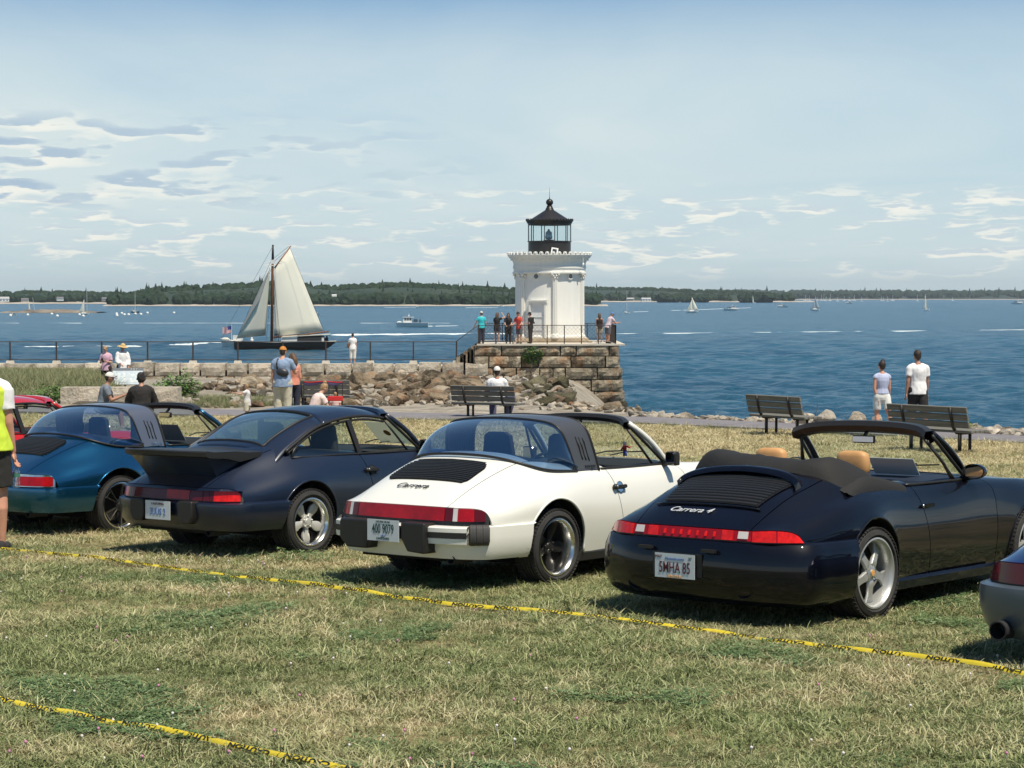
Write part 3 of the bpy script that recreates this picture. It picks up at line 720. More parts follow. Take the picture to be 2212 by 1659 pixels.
    g = MB(); g.lathe([(Rl-.02, Z(486.5)), (Rl+.02, Z(486.5)), (Rl+.03, Z(483)), (Rl+.07, Z(482.5)), (Rl+.10, Z(479)), (Rl+.14, Z(478.5)), (Rl+.15, Z(476.5)), (Rl+.08, Z(476)), (Rl-.02, Z(476.5)), (Rl*.55, Z(464)), (.28, Z(454)), (.24, Z(451)), (.20, Z(448)), (.16, Z(446)), (.001, Z(446))], 40); g.build('lantern_roof', M_LBLACK, t, smooth=30)
    for k in range(40):
        a = 2*math.pi*k/40; d = MB(); d.ball(((Rl+.12)*math.cos(a), (Rl+.12)*math.sin(a), Z(475.2)), (.045, .045, .08), 6, 4); d.build('roof_crest', M_LBLACK, t, smooth=True)
    g = MB(); g.lathe([(.16, Z(446.5)), (.19, Z(445)), (.12, Z(443.5)), (.10, Z(442))], 20); g.ball((0, 0, Z(437)), (.225, .225, .215), 20, 12); g.build('ball_finial', M_LBLACK, t, smooth=40)
    g = MB(); g.tube([(0, 0, Z(430)), (0, 0, Z(424)), (0, 0, Z(405))], [.035, .015, .008], 6); g.build('lightning_rod', M_LBLACK, t)
    g = MB(); g.lathe([(.30, Z(520)), (.34, Z(518)), (.001, Z(518))], 16, c=(-.05, 0, 0)); g.build('lens_pedestal', M_LBLACK, t)
    g = MB(); g.lathe([(.001, Z(518)), (.19, Z(517)), (.24, Z(512)), (.21, Z(507)), (.20, Z(502)), (.09, Z(499)), (.06, Z(496)), (.001, Z(494))], 16, c=(-.05, 0, 0)); g.build('beacon_lens', M_LENS, t, smooth=True)
    # solar panel and small lamp bracket on the gallery
    g = MB(); g.box((.27, -(Rl+.22), Z(545)), (.42, .05, .50), rot=Matrix.Rotation(R(-14), 3, 'X') @ Matrix.Rotation(R(10), 3, 'Y')); sp = g.build('solar_panel', M_WHITE, t)
    g = MB(); g.box((.27, -(Rl+.25), Z(545)), (.26, .02, .33), rot=Matrix.Rotation(R(-14), 3, 'X') @ Matrix.Rotation(R(10), 3, 'Y')); g.build('panel_cell', mat('dark cell', (.03, .05, .08), .3), sp)
    g = MB(); a = R(-90+52); g.tube([((Rb+.48)*math.cos(a), (Rb+.48)*math.sin(a), Z(558)), ((Rb+.48)*math.cos(a), (Rb+.48)*math.sin(a), Z(570))], .015, 5); g.ball(((Rb+.48)*math.cos(a), (Rb+.48)*math.sin(a), Z(572.5)), (.07, .07, .12), 8, 6); g.build('hanging_lamp', M_WHITE, t, smooth=40)
build_lighthouse()

# ---- granite pier
PY = 120.2       # front face depth
def build_pier():
    root = empty('granite_pier', (at(1190, 745, PY).x, PY, WATER), 0, 'square stone pier of rusty stained granite blocks under the lighthouse', 'pier')
    ox = root.location.x
    rows = [(746, 769), (769.5, 794), (794.5, 819.5), (820, 844.5), (845, 868), (868.5, 892), (892.5, 905)]
    xl = [1025, 1024, 1024, 1022, 1110, 1115, 1115]; xr = [1338, 1340, 1345, 1346, 1350, 1356, 1358]
    rng = random.Random(5); seed = 1
    for ri, (v0, v1) in enumerate(rows):
        z1, z0 = at(1190, v0, PY).z, at(1190, v1, PY).z; y = PY-ri*.05
        a, b = at(xl[ri], v0, PY).x, at(xr[ri], v0, PY).x; x = a
        while x < b-.05:
            w = rng.uniform(.7, 2.1) if ri not in (0,) else rng.uniform(.9, 2.0); w = min(w, b-x)
            if b-(x+w) < .5: w = b-x
            rough_block('block', w-.035, 1.0, z1-z0-.02, root, (x+w/2-ox, y+.5-PY+rng.uniform(-.07, .05), (z0+z1)/2-WATER), M_GRAN2 if ri < 5 else M_GRAN3, seed, .13); seed += 1; x += w
        # right flank
        yy = PY+1.0; 
        while yy < PY+10:
            w = rng.uniform(1.0, 1.9); rough_block('block', w-.03, 1.0, z1-z0-.02, root, (b-.5-ox+.02, yy+w/2-PY, (z0+z1)/2-WATER), M_GRAN2 if ri < 5 else M_GRAN3, seed, .08, rz=math.pi/2); seed += 1; yy += w
        yy = PY+1.0
        while yy < PY+10 and ri < 4:
            w = rng.uniform(1.0, 1.9); rough_block('block', w-.03, 1.0, z1-z0-.02, root, (a+.5-ox-.02, yy+w/2-PY, (z0+z1)/2-WATER), M_GRAN2, seed, .08, rz=-math.pi/2); seed += 1; yy += w
    c = MB(); zc = at(1190, 746, PY).z-WATER; c.box((0, 5.6, zc/2-.1), (8.0, 9.6, zc)); c.build('core', M_GRAN2, root)
    c = MB(); c.box((.0-.0, 5.3, zc+.03), (8.75, 10.7, .09)); c.build('deck_slab', M_SLAB, root)
    cl = at(1206, 735, LY); 
    pb = MB(); zt = zpx(729)-WATER
    pb.box((LX+.15-ox, LY-PY, (zc+.07+zt)/2-.18), (4.05*1.18, 4.6, .26)); pb.box((LX-ox+.1, LY-PY, zt-.13), (4.45, 4.45, .26)); pb.build('plinth', M_PATIO, root)
build_pier()

def rail_run(parent, pts, h, post_every, mid=(0.08,), lattice=0.0, pr=.03, rr=.022, posts=True, latr=.006):
    """railing along a polyline: posts, top rail, low rail, lattice of thin crossed wires"""
    pts = [Vector(p) for p in pts]
    for a, b in zip(pts, pts[1:]):
        L = (b-a).length; n = max(1, round(L/post_every)); d = (b-a)
        for k in range(n+1):
            p = a+d*(k/n); q = MB(); q.bar(p, p+Vector((0, 0, h)), pr*2); q.build('post', M_RAIL, parent)
        q = MB(); q.tube([a+Vector((0, 0, h)), b+Vector((0, 0, h))], rr, 6); q.build('top_rail', M_RAIL, parent, smooth=True)
        for m_ in mid: q = MB(); q.tube([a+Vector((0, 0, m_*1.0)), b+Vector((0, 0, m_*1.0))], rr*.8, 6); q.build('low_rail', M_RAIL, parent, smooth=True)
        if lattice:
            q = MB(); lo, hi = mid[0], h; H = hi-lo; nn = int((L+H)/lattice); dn = d/L
            for k in range(nn):
                s0 = -H+k*lattice
                a0, a1 = max(0, s0), min(L, s0+H)
                if a1 <= a0: continue
                q.tube([a+dn*a0+Vector((0, 0, lo+a0-s0)), a+dn*a1+Vector((0, 0, lo+a1-s0))], latr, 3, cap=False)
                q.tube([a+dn*a0+Vector((0, 0, hi-(a0-s0))), a+dn*a1+Vector((0, 0, hi-(a1-s0)))], latr, 3, cap=False)
            o = q.build('mesh_infill', M_RAIL, parent, fix=False)
def build_rails():
    t = empty('pier_railing', at(1190, 745, PY), 0, 'black iron railing with diamond lattice round the lighthouse pier', 'railing'); o = t.location.copy()
    zd = at(1190, 745, PY).z+.05
    def P(u, Y): return Vector((at(u, 745, Y).x, Y, zd))-o
    fl, fr_ = P(1034, PY+.5), P(1330, PY+.5)
    rail_run(t, [fl, fr_], 1.10, 1.08, (.12,), .24, latr=.007)
    bl, br = Vector((fl.x, PY+9.6-o.y, fl.z)), Vector((fr_.x, PY+9.6-o.y, fr_.z))
    rail_run(t, [fr_, br], 1.10, 1.3, (.12,), .24, latr=.007); rail_run(t, [br, bl], 1.10, 1.3, (.12,), .24, latr=.007); rail_run(t, [Vector((fl.x, 3.2, fl.z)), bl], 1.10, 1.3, (.12,), .24, latr=.007)
    # stair rail down to the breakwater
    s = empty('stair_railing', at(986, 775, PY+1.5), 0, 'sloping black handrail with mesh beside the pier steps', 'railing'); so = s.location.copy()
    zw = at(986, 777, PY+1.5).z
    a, b = Vector((at(986, 775, PY+1).x, PY+1, zw)), Vector((at(1034, 745, PY+1).x, PY+1, zd))
    rail_run(s, [a-so, b-so], 1.12, 3, (.12,), .12, pr=.045, latr=.004)
    # steps
    st = empty('stone_steps', Vector((a.x, PY+2, zw)), 0, 'dark stone steps climbing from the breakwater to the pier', 'steps')
    n = 6
    for k in range(n):
        q = MB(); x0 = a.x+(b.x-a.x)*k/n; z0 = (zd-zw)*(k+1)/n; q.box((x0+.17-a.x, -.1, z0/2-.3), ((b.x-a.x)/n+.12, 2.2, z0+.6)); q.build('step', M_GRAN3 if k % 2 else M_GRAN2, st)
build_rails()

# ---- breakwater wall of big blocks, walkway, fence
WY = 120.0
def build_breakwater():
    root = empty('breakwater', (at(500, 800, WY).x, WY, at(500, 812, WY).z), 0, 'long breakwater of pale squared granite blocks left of the lighthouse', 'sea wall'); o = root.location.copy()
    rng = random.Random(9); seed = 300
    z1, z0 = at(500, 784.5, WY).z, at(500, 812.5, WY).z
    x = at(-40, 800, WY).x; xe = at(1020, 800, WY).x
    while x < xe:
        w = rng.uniform(1.15, 1.65); lift = rng.uniform(-.04, .05)
        rough_block('block', w-.10, 1.4, z1-z0-.02+lift, root, (x+w/2-o.x, .7+rng.uniform(-.08, .06), (z0+z1)/2-o.z+lift/2), M_GRAN, seed, .10); seed += 1; x += w
    # second course, partly exposed
    z2 = at(500, 838, WY).z; x = at(235, 800, WY).x
    while x < at(790, 800, WY).x:
        w = rng.uniform(1.3, 3.4); rough_block('block', w-.05, 1.4, z0-z2-.03, root, (x+w/2-o.x, .55, (z0+z2)/2-o.z), M_GRAN2 if rng.random() < .5 else M_GRAN, seed, .10); seed += 1; x += w
    wv = MB(); wv.box(((at(490, 800, WY).x)-o.x, 2.6, (z1-o.z)/2-.2-.15), (at(1020, 800, WY).x-at(-60, 800, WY).x+2, 3.2, z1-o.z+.3)); wv.build('walkway', M_SLAB, root)
    # footings of the fence posts
    f = empty('breakwater_fence', (at(500, 780, WY+2.6).x, WY+2.6, z1-.12), 0, 'black post and chain link fence along the top of the breakwater', 'fence'); fo = f.location.copy()
    xs = [-76, 22, 122, 220, 319, 417, 514, 611, 704, 800, 893, 986]
    pts = [Vector((at(u, 778, WY+2.6).x, WY+2.6, z1-.08)) for u in xs]
    for p in pts:
        q = MB(); q.box(p-fo+Vector((0, 0, .05)), (.50, .30, .20), taper=.8); q.build('footing', M_SLAB, f)
        q = MB(); q.bar(p-fo, p-fo+Vector((0, 0, 1.30)), .085); q.build('post', M_RAIL, f)
    a, b = pts[0]-fo, pts[-1]-fo
    q = MB(); q.tube([a+Vector((0, 0, 1.28)), b+Vector((0, 0, 1.28))], .030, 6); q.build('top_rail', M_RAIL, f)
    q = MB(); q.tube([a+Vector((0, 0, .20)), b+Vector((0, 0, .20))], .028, 6); q.build('low_rail', M_RAIL, f)
    q = MB(); L = (b-a).length; H = 1.06; stp = .13; dn = (b-a)/L
    for k in range(int((L+H)/stp)):
        s0 = -H+k*stp; a0, a1 = max(0, s0), min(L, s0+H)
        if a1 <= a0: continue
        for sg in (0, 1):
            za, zb2 = (.2+a0-s0, .2+a1-s0) if sg == 0 else (1.26-(a0-s0), 1.26-(a1-s0)); p, r_ = a+dn*a0, a+dn*a1
            q.add([(p.x, p.y, za-.004), (r_.x, r_.y, zb2-.004), (r_.x, r_.y, zb2+.004), (p.x, p.y, za+.004)], [(0, 1, 2, 3)])
    q.build('chain_link', M_RAIL, f, fix=False)['kind'] = 'stuff'
    # the fence goes on over the lower left
build_breakwater()
# ================================================================== CARS
M_BLACKP = mat('black trim', (0.016, 0.015, 0.014), 0.45)
M_RUBBER = mat('tyre rubber', (0.030, 0.029, 0.028), 0.78, var=0.25, vscale=20)
M_BLACKF = mat('black cloth', (0.022, 0.022, 0.024), 0.95, bump=0.3, bscale=200)
M_INT = mat('dark cabin trim', (0.018, 0.018, 0.020), 0.7)
M_WELL = mat('wheel well', (0.010, 0.009, 0.008), 0.95)
M_CHROME = mat('polished alloy', (0.72, 0.72, 0.70), 0.22, metal=1.0, var=0.12, vscale=30)
M_SILVER = mat('silver painted alloy', (0.52, 0.53, 0.52), 0.38, metal=0.55, coat=0.4)
M_MIRROR = mat('mirror glass', (0.8, 0.8, 0.8), 0.03, metal=1.0)
M_RED = mat('red lamp lens', (0.36, 0.003, 0.008), 0.25, coat=0.25, spec=0.3, var=0.2, vscale=12)
M_REDD = mat('dark red reflector', (0.10, 0.003, 0.006), 0.2, coat=0.3, spec=0.3)
M_REDB = mat('bright red lens', (0.72, 0.012, 0.008), 0.2, coat=0.4, spec=0.3, var=0.25, vscale=25)
M_CLEAR = mat('clear lamp lens', (0.62, 0.58, 0.55), 0.15, coat=1.0)
M_TAN = mat('tan leather', (0.58, 0.31, 0.12), 0.55, var=0.12, vscale=6)
M_PAPER = mat('paper sheet', (0.78, 0.78, 0.70), 0.9)
def _seethrough(m, f, c):
    n, l = m.node_tree.nodes, m.node_tree.links; b = n['Principled BSDF']; t = n.new('ShaderNodeBsdfTranslucent'); x = n.new('ShaderNodeMixShader'); x.inputs[0].default_value = f
    t.inputs[0].default_value = (*c, 1); l.new(b.outputs[0], x.inputs[1]); l.new(t.outputs[0], x.inputs[2]); l.new(x.outputs[0], n['Material Output'].inputs[0])
_seethrough(M_PAPER, .5, (.85, .85, .75))
M_GLASS = glass('car glass', (0.82, 0.90, 0.86), 1.0)
M_GLASSR = glass('rear window glass', (0.50, 0.64, 0.80), 1.6, 0.16, (0.04, 0.13, 0.34))
M_GLASSB = glass('coupe rear glass', (0.50, 0.62, 0.66), 1.5, 0.20, (0.10, 0.20, 0.28))
M_PLATE = mat('number plate white', (0.62, 0.66, 0.68), 0.45)
M_INKR = mat('maroon plate ink', (0.10, 0.015, 0.02), 0.6)
M_INKG = mat('dark green plate ink', (0.015, 0.06, 0.05), 0.6)
M_INKB = mat('blue plate ink', (0.06, 0.16, 0.45), 0.6)
M_INKK = mat('black plate ink', (0.02, 0.02, 0.025), 0.6)
M_GOLD = mat('orange plate ink', (0.75, 0.38, 0.10), 0.6)
M_TEALS = mat('teal sticker', (0.10, 0.42, 0.36), 0.6)

SUBU, SUBV = 8, 6
def body_net(kind):
    """half body control net [station][rail] = (x, y, z); rails centre, deck, deck edge, belt, fender crest, flank, waist, sill"""
    wide = {'G': 0.0, 'T': 0.028, 'N': 0.040, 'S': 0.02}[kind]
    zt = {'G': 0.0, 'T': -0.01, 'N': 0.012, 'S': 0.0}[kind]
    S = [
     [(-.875,0,.672),(-.868,.30,.671),(-.852,.48,.669),(-.82,.61,.666),(-.765,.700,.662),(-.712,.760,.630),(-.685,.788,.560),(-.680,.792,.530)],
     [(-.72,0,.775),(-.715,.30,.773),(-.69,.50,.760),(-.64,.64,.722),(-.575,.735,.680),(-.52,.797,.618),(-.48,.812,.555),(-.47,.812,.530)],
     [(-.47,0,.903),(-.465,.30,.897),(-.44,.52,.868),(-.38,.66,.795),(-.31,.765,.728),(-.25,.826,.645),(-.22,.832,.545),(-.22,.832,.500)],
     [(-.20,0,1.010),(-.195,.30,1.000),(-.17,.54,.958),(-.12,.675,.862),(-.05,.780,.772),(0,.842,.668),(.02,.844,.530),(.03,.838,.400)],
     [(.06,0,1.060),(.06,.30,1.048),(.07,.555,.992),(.12,.685,.896),(.20,.780,.790),(.24,.834,.667),(.27,.830,.480),(.30,.800,.270)],
     [(.46,0,.990),(.46,.30,.985),(.46,.565,.958),(.47,.692,.902),(.49,.768,.805),(.51,.812,.662),(.53,.812,.470),(.55,.770,.235)],
     [(.94,0,.945),(.94,.30,.940),(.93,.58,.930),(.92,.690,.898),(.945,.752,.812),(.985,.795,.662),(1.04,.798,.460),(1.09,.755,.230)],
     [(1.42,0,.940),(1.42,.30,.938),(1.40,.58,.928),(1.39,.688,.900),(1.41,.750,.815),(1.43,.792,.662),(1.46,.796,.460),(1.48,.752,.230)],
     [(2.00,0,.935),(1.97,.30,.932),(1.90,.55,.925),(1.83,.680,.902),(1.83,.748,.822),(1.83,.790,.662),(1.84,.794,.460),(1.86,.752,.230)],
     [(2.35,0,.862),(2.34,.30,.862),(2.32,.49,.868),(2.28,.600,.888),(2.27,.700,.868),(2.27,.800,.680),(2.27,.812,.460),(2.27,.770,.300)],
     [(2.72,0,.765),(2.72,.28,.765),(2.72,.44,.775),(2.70,.550,.838),(2.68,.660,.825),(2.64,.780,.640),(2.63,.792,.460),(2.62,.760,.300)],
     [(3.02,0,.655),(3.02,.26,.655),(3.00,.40,.665),(2.98,.500,.765),(2.96,.620,.755),(2.90,.745,.600),(2.88,.755,.440),(2.88,.735,.300)],
     [(3.22,0,.500),(3.21,.26,.500),(3.19,.40,.505),(3.16,.500,.560),(3.10,.620,.560),(3.02,.715,.510),(3.00,.722,.420),(3.00,.715,.300)],
    ]
    P = np.array(S, float)
    if kind == 'N': P[8, 3:, 0] += .10; P[9:, :, 0] += .24
    P[8, 4:, 0] += .17; P[8, 3, 0] += .06; P[7, 3:, 0] += .06; P[9:, :, 0] += .15
    wgt = np.array([0, 0, .15, .35, .75, 1, 1, 1])
    ww = np.array([.6, .8, 1, 1, .9, .5, .15, .1, .1, .3, .3, .2, .2])
    P[:, :, 1] += wide*ww[:, None]*wgt[None, :]
    P[:3, :, 2] += zt
    if kind == 'N':
        P[:9, 4, 2] += np.array([.0, .012, .02, .03, .03, .02, .0, 0, 0]); P[:4, 0:3, 2] -= 0.01
        P[9:12, 3:5, 2] -= 0.02
    return P
def cut_circle(V, F, cx, cz, r, ymin=0.45, zfloor=None):
    """remove the part of a side surface inside the wheel arch; snaps the border on to the arch"""
    V = V.copy(); d = np.hypot(V[:, 0]-cx, V[:, 2]-cz); ins = (d < r) & (np.abs(V[:, 1]) > ymin)
    keep = []; touched = set()
    for f in F:
        k = sum(bool(ins[i]) for i in f)
        if k == len(f): continue
        c = V[list(f)].mean(0)
        if k >= 3 and math.hypot(c[0]-cx, c[2]-cz) < r*0.985: continue
        keep.append(f); touched.update(i for i in f if ins[i])
    for i in touched:
        s = r/max(d[i], 1e-6); V[i, 0] = cx+(V[i, 0]-cx)*s; V[i, 2] = cz+(V[i, 2]-cz)*s
    return V, keep
def panel(G, i0, i1, j0, j1, name, m, parent, side=1, gap=0.004, arches=(), lip=0.016, zmin=None, offs=0.0):
    """panel of the body surface between fine grid indices, with a small gap all round and turned-in edges"""
    S = G[i0:i1+1, j0:j1+1].copy()
    # shrink the border for the shut line
    def pull(a, b, g):
        d = b-a; L = np.linalg.norm(d, axis=-1, keepdims=True)+1e-9; return a+d/L*np.minimum(g, L*0.4)
    if i0 > 0: S[0] = pull(S[0], S[1], gap)
    if i1 < G.shape[0]-1: S[-1] = pull(S[-1], S[-2], gap)
    if j0 > 0: S[:, 0] = pull(S[:, 0], S[:, 1], gap)
    if j1 < G.shape[1]-1: S[:, -1] = pull(S[:, -1], S[:, -2], gap)
    nu, nv = S.shape[:2]; V = S.reshape(-1, 3); F = [(i*nv+j, (i+1)*nv+j, (i+1)*nv+j+1, i*nv+j+1) for i in range(nu-1) for j in range(nv-1)]
    for (cx, cz, r) in arches: V, F = cut_circle(V, F, cx, cz, r)
    if zmin is not None:
        V = V.copy(); keep = []; fx, fz = zmin
        ins = (V[:, 2] < fz) & (V[:, 0] < fx)
        tt = set()
        for f in F:
            if all(ins[i] for i in f): continue
            keep.append(f); tt.update(i for i in f if ins[i])
        for i in tt: V[i, 2] = fz
        F = keep
    if side < 0: V = V.copy(); V[:, 1] *= -1
    me = bpy.data.meshes.new(name); me.from_pydata(V.tolist(), [], F)
    bm = bmesh.new(); bm.from_mesh(me); bmesh.ops.delete(bm, geom=[v for v in bm.verts if not v.link_faces], context='VERTS')
    bmesh.ops.remove_doubles(bm, verts=bm.verts, dist=2e-4)
    bmesh.ops.recalc_face_normals(bm, faces=bm.faces)
    # make them face outwards
    c = Vector((1.1, 0, 0.45)); s = sum(f.normal.dot(f.calc_center_median()-c)*f.calc_area() for f in bm.faces)
    if s < 0: bmesh.ops.reverse_faces(bm, faces=bm.faces)
    bm.normal_update()
    be = [e for e in bm.edges if e.is_boundary]
    nrm = {v: v.normal.copy() for e in be for v in e.verts}
    if lip:
        r = bmesh.ops.extrude_edge_only(bm, edges=be); nv_ = [g for g in r['geom'] if isinstance(g, bmesh.types.BMVert)]
        old = list(nrm.keys()); 
        for v in nv_:
            best = None
            for e in v.link_edges:
                o = e.other_vert(v)
                if o in nrm: best = o
            if best is not None: v.co = best.co - nrm[best]*lip
    for f in bm.faces: f.smooth = True
    for e in be: e.smooth = False
    bm.to_mesh(me); bm.free(); me.materials.append(m)
    return link(name, me, parent)
def arch_points(G, cx, cz, r, a0, a1, n, side, extra=0.0):
    """points on the wheel arch lying on the flank surface"""
    V = G.reshape(-1, 3); V = V[(V[:, 1] > 0.6)]
    pts = []
    for k in range(n+1):
        a = R(a0+(a1-a0)*k/n); x, z = cx+r*math.cos(a), cz+r*math.sin(a)
        d = (V[:, 0]-x)**2+(V[:, 2]-max(z, 0.30))**2; ii = np.argsort(d)[:4]; w = 1/(d[ii]+1e-4); y = float((V[ii, 1]*w).sum()/w.sum())
        pts.append(Vector((x, (y+extra)*side, z)))
    return pts
def plan_curve(pts, n=10):
    C = nspline(np.array(pts, float), n); M_ = C[::-1].copy(); M_[:, 1] *= -1
    return np.concatenate([M_, C[1:]]) # from -y side round the tail to +y side
def sweep_plan(name, plan, prof, m, parent, arches=(), mi=None, zf=None, close=True, smooth=40):
    """prof: list of (outward offset, z). plan runs from right side round the tail to the left side"""
    n = len(plan); T = np.gradient(plan, axis=0); T /= np.linalg.norm(T, axis=1, keepdims=True); Nn = np.stack([-T[:, 1], T[:, 0]], 1)
    if (Nn[n//2, 0]) > 0: Nn = -Nn
    P = np.zeros((n, len(prof), 3))
    for j, (o, z) in enumerate(prof):
        P[:, j, 0] = plan[:, 0]+Nn[:, 0]*o; P[:, j, 1] = plan[:, 1]+Nn[:, 1]*o; P[:, j, 2] = z if zf is None else zf(plan, z)
    nv = len(prof); V = P.reshape(-1, 3); F = [(i*nv+j, (i+1)*nv+j, (i+1)*nv+j+1, i*nv+j+1) for i in range(n-1) for j in range(nv-1)]
    for (cx, cz, r) in arches: V, F = cut_circle(V, F, cx, cz, r, 0.3)
    mb = MB(); mb.add(V.tolist(), F)
    me = mb.mesh(name, m, None, fix=True)
    bm = bmesh.new(); bm.from_mesh(me); bmesh.ops.delete(bm, geom=[v for v in bm.verts if not v.link_faces], context='VERTS'); bm.to_mesh(me); bm.free()
    smooth_by_angle(me, smooth)
    return link(name, me, parent)

# ---- wheels (axis along local Y, outer face at +y = side)
def make_wheel(kind, parent, x, y, side, D=0.63, W=0.215):
    w = empty('wheel', (x, y, D/2), 0); w.parent = parent; w.rotation_euler = (0, R(random.uniform(0, 70)), 0)
    r = D/2; rr = {'fuchs': 0.218, 'fuchsb': 0.226, 'cup': 0.246, 'five': 0.235, 'plain': 0.215}[kind]; hw = W/2
    t = MB(); prof = [(rr-.004, -hw+.02), (rr+.02, -hw+.004), (r-.05, -hw-.006), (r-.018, -hw+.006), (r-.004, -hw+.025)]
    for k in range(5):
        a = -hw+.03+(W-.06)*k/5; b = -hw+.03+(W-.06)*(k+1)/5
        prof += [(r, a+.006), (r, b-.006)]+([(r-.008, b-.004), (r-.008, b+.004)] if k < 4 else [])
    prof += [(r-.004, hw-.025), (r-.018, hw-.006), (r-.05, hw+.006), (rr+.02, hw-.004), (rr-.004, hw-.02)]
    t.lathe(prof, 60, 'Y')
    # tread blocks: shallow lateral grooves modelled as small ribs across the shoulder
    for k in range(60):
        a = 2*math.pi*k/60; c = Vector((math.cos(a)*(r+.0015), side*(hw-.028), math.sin(a)*(r+.0015)))
        tt = Vector((-math.sin(a), 0, math.cos(a))); m3 = Matrix((tt, Vector((0, 1, 0)), Vector((math.cos(a), 0, math.sin(a))))).transposed()
        t.box(c, (r*2*math.pi/60*0.72, 0.05, 0.006), rot=m3)
        c2 = Vector((math.cos(a)*(r+.0015), -side*(hw-.028), math.sin(a)*(r+.0015))); t.box(c2, (r*2*math.pi/60*0.72, 0.05, 0.006), rot=m3)
    t.build('tyre', M_RUBBER, w, smooth=32)
    o = side
    lipm = M_CHROME if kind in ('fuchs', 'fuchsb') else (M_SILVER if kind in ('cup', 'plain') else M_CHROME)
    rim = MB(); dish = {'fuchs': .055, 'fuchsb': .095, 'cup': .06, 'five': .02, 'plain': .04}[kind]
    rim.lathe([(rr+.006, o*(hw-.012)), (rr+.008, o*(hw-.004)), (rr-.004, o*(hw-.002)), (rr-.012, o*(hw-.010)), (rr-.024, o*(hw-.03)), (rr-.030, o*(hw-dish-.02)), (rr-.034, o*(hw-.15)), (rr-.034, -o*hw)], 56, 'Y')
    rim.build('rim', lipm, w, smooth=30)
    disc = MB(); disc.lathe([(0.001, o*(hw-.15)), (rr-.034, o*(hw-.15))], 32, 'Y'); disc.build('brake_disc', M_WELL, w)
    yo = o*(hw-dish)
    def petal(outline, ang, h0, h1, mb, rb=0.004):
        n = len(outline); ca, sa = math.cos(ang), math.sin(ang)
        def tr(p, y): return (p[0]*ca-p[1]*sa, y, p[0]*sa+p[1]*ca)
        cx = sum(p[0] for p in outline)/n; cy = sum(p[1] for p in outline)/n
        A = [tr(p, h0(p)-o*0.022) for p in outline]; B = [tr(p, h0(p)-o*rb) for p in outline]
        C = [tr((cx+(p[0]-cx)*0.86, cy+(p[1]-cy)*0.80), h0(p)) for p in outline]
        fs = [(i, (i+1) % n, n+(i+1) % n, n+i) for i in range(n)]+[(n+i, n+(i+1) % n, 2*n+(i+1) % n, 2*n+i) for i in range(n)]+[tuple(range(2*n, 3*n))]
        mb.add(A+B+C, fs)
    R1 = rr-.030
    if kind in ('fuchs', 'fuchsb'):
        ms = M_BLACKP if kind == 'fuchsb' else mat('bright satin alloy', (.66, .65, .60), .35, metal=.35, coat=.3)
        for k in range(5):
            s = MB(); ol = []
            for q, hwid in ((.030, .020), (.060, .024), (.095, .034), (.130, .045), (.160, .046), (R1, .030)): ol.append((q, hwid))
            ol = ol+[(a, -b) for a, b in reversed(ol)]
            petal(ol, 2*math.pi*k/5+.3, lambda p: yo-o*(0.018*math.sin(math.pi*min(1, max(0, (math.hypot(*p)-.03)/(R1-.03))))-0.0), None, s)
            s.build('spoke', ms, w, smooth=40)
        h = MB(); h.lathe([(.001, yo+o*.012), (.028, yo+o*.010), (.034, yo), (.06, yo-o*.004), (.066, yo-o*.03)], 24, 'Y')
        for k in range(5):
            a = 2*math.pi*(k+.5)/5+.3; h.ball((math.cos(a)*.052, yo+o*.004, math.sin(a)*.052), (.009, .010, .009), 8, 5)
        h.build('hub_cap', ms, w, smooth=40)
    elif kind == 'cup':
        for k in range(5):
            s = MB(); ol = [(.045, .034), (.075, .036), (.11, .031), (.145, .030), (.175, .037), (R1+.004, .062)]
            ol = ol+[(a, -b) for a, b in reversed(ol)]
            petal(ol, 2*math.pi*k/5+.25, lambda p: yo+o*(0.020*math.cos(math.pi*0.5*min(1, math.hypot(*p)/R1))), None, s, 0.010)
            s.build('spoke', M_SILVER, w, smooth=50)
        h = MB(); h.lathe([(.001, yo+o*.030), (.024, yo+o*.029), (.026, yo+o*.022), (.052, yo+o*.020), (.072, yo+o*.008), (.074, yo-o*.02)], 30, 'Y')
        h.build('hub', M_SILVER, w, smooth=40)
        for k in range(5):
            a = 2*math.pi*(k+.5)/5+.25; q = MB(); q.lathe([(.001, 0), (.009, 0), (.013, o*.006), (.016, o*.007)], 12, 'Y', (math.cos(a)*.050, yo+o*.0145, math.sin(a)*.050)); q.build('wheel_bolt', M_CHROME, w, smooth=40)
        c = MB(); c.lathe([(.001, yo+o*.034), (.021, yo+o*.033), (.0215, yo+o*.028)], 20, 'Y'); c.build('centre_cap', M_GOLD, w, smooth=40)
    elif kind == 'five':
        for k in range(5):
            a0 = 2*math.pi*k/5
            for sg in (-1, 1):
                s = MB(); ol = [(.04, .012), (R1+.004, .052), (R1+.004, .034), (.06, .0)]; ol = [(a, b*sg) for a, b in ol]
                if sg < 0: ol = ol[::-1]
                petal(ol, a0, lambda p: yo+o*0.004, None, s, 0.006); s.build('spoke', M_BLACKP, w, smooth=40)
                e = MB(); p0, p1 = (.055, .006*sg), (R1+.002, .047*sg); ca, sa = math.cos(a0), math.sin(a0)
                e.bar((p0[0]*ca-p0[1]*sa, yo+o*.006, p0[0]*sa+p0[1]*ca), (p1[0]*ca-p1[1]*sa, yo+o*.006, p1[0]*sa+p1[1]*ca), .008, .006); e.build('spoke_edge', M_CHROME, w)
            e = MB(); ca, sa = math.cos(a0), math.sin(a0); q0, q1 = (R1-.004, .045), (R1-.004, -.045)
            e.bar((q0[0]*ca-q0[1]*sa, yo+o*.006, q0[0]*sa+q0[1]*ca), (q1[0]*ca-q1[1]*sa, yo+o*.006, q1[0]*sa+q1[1]*ca), .008, .006); e.build('spoke_edge', M_CHROME, w)
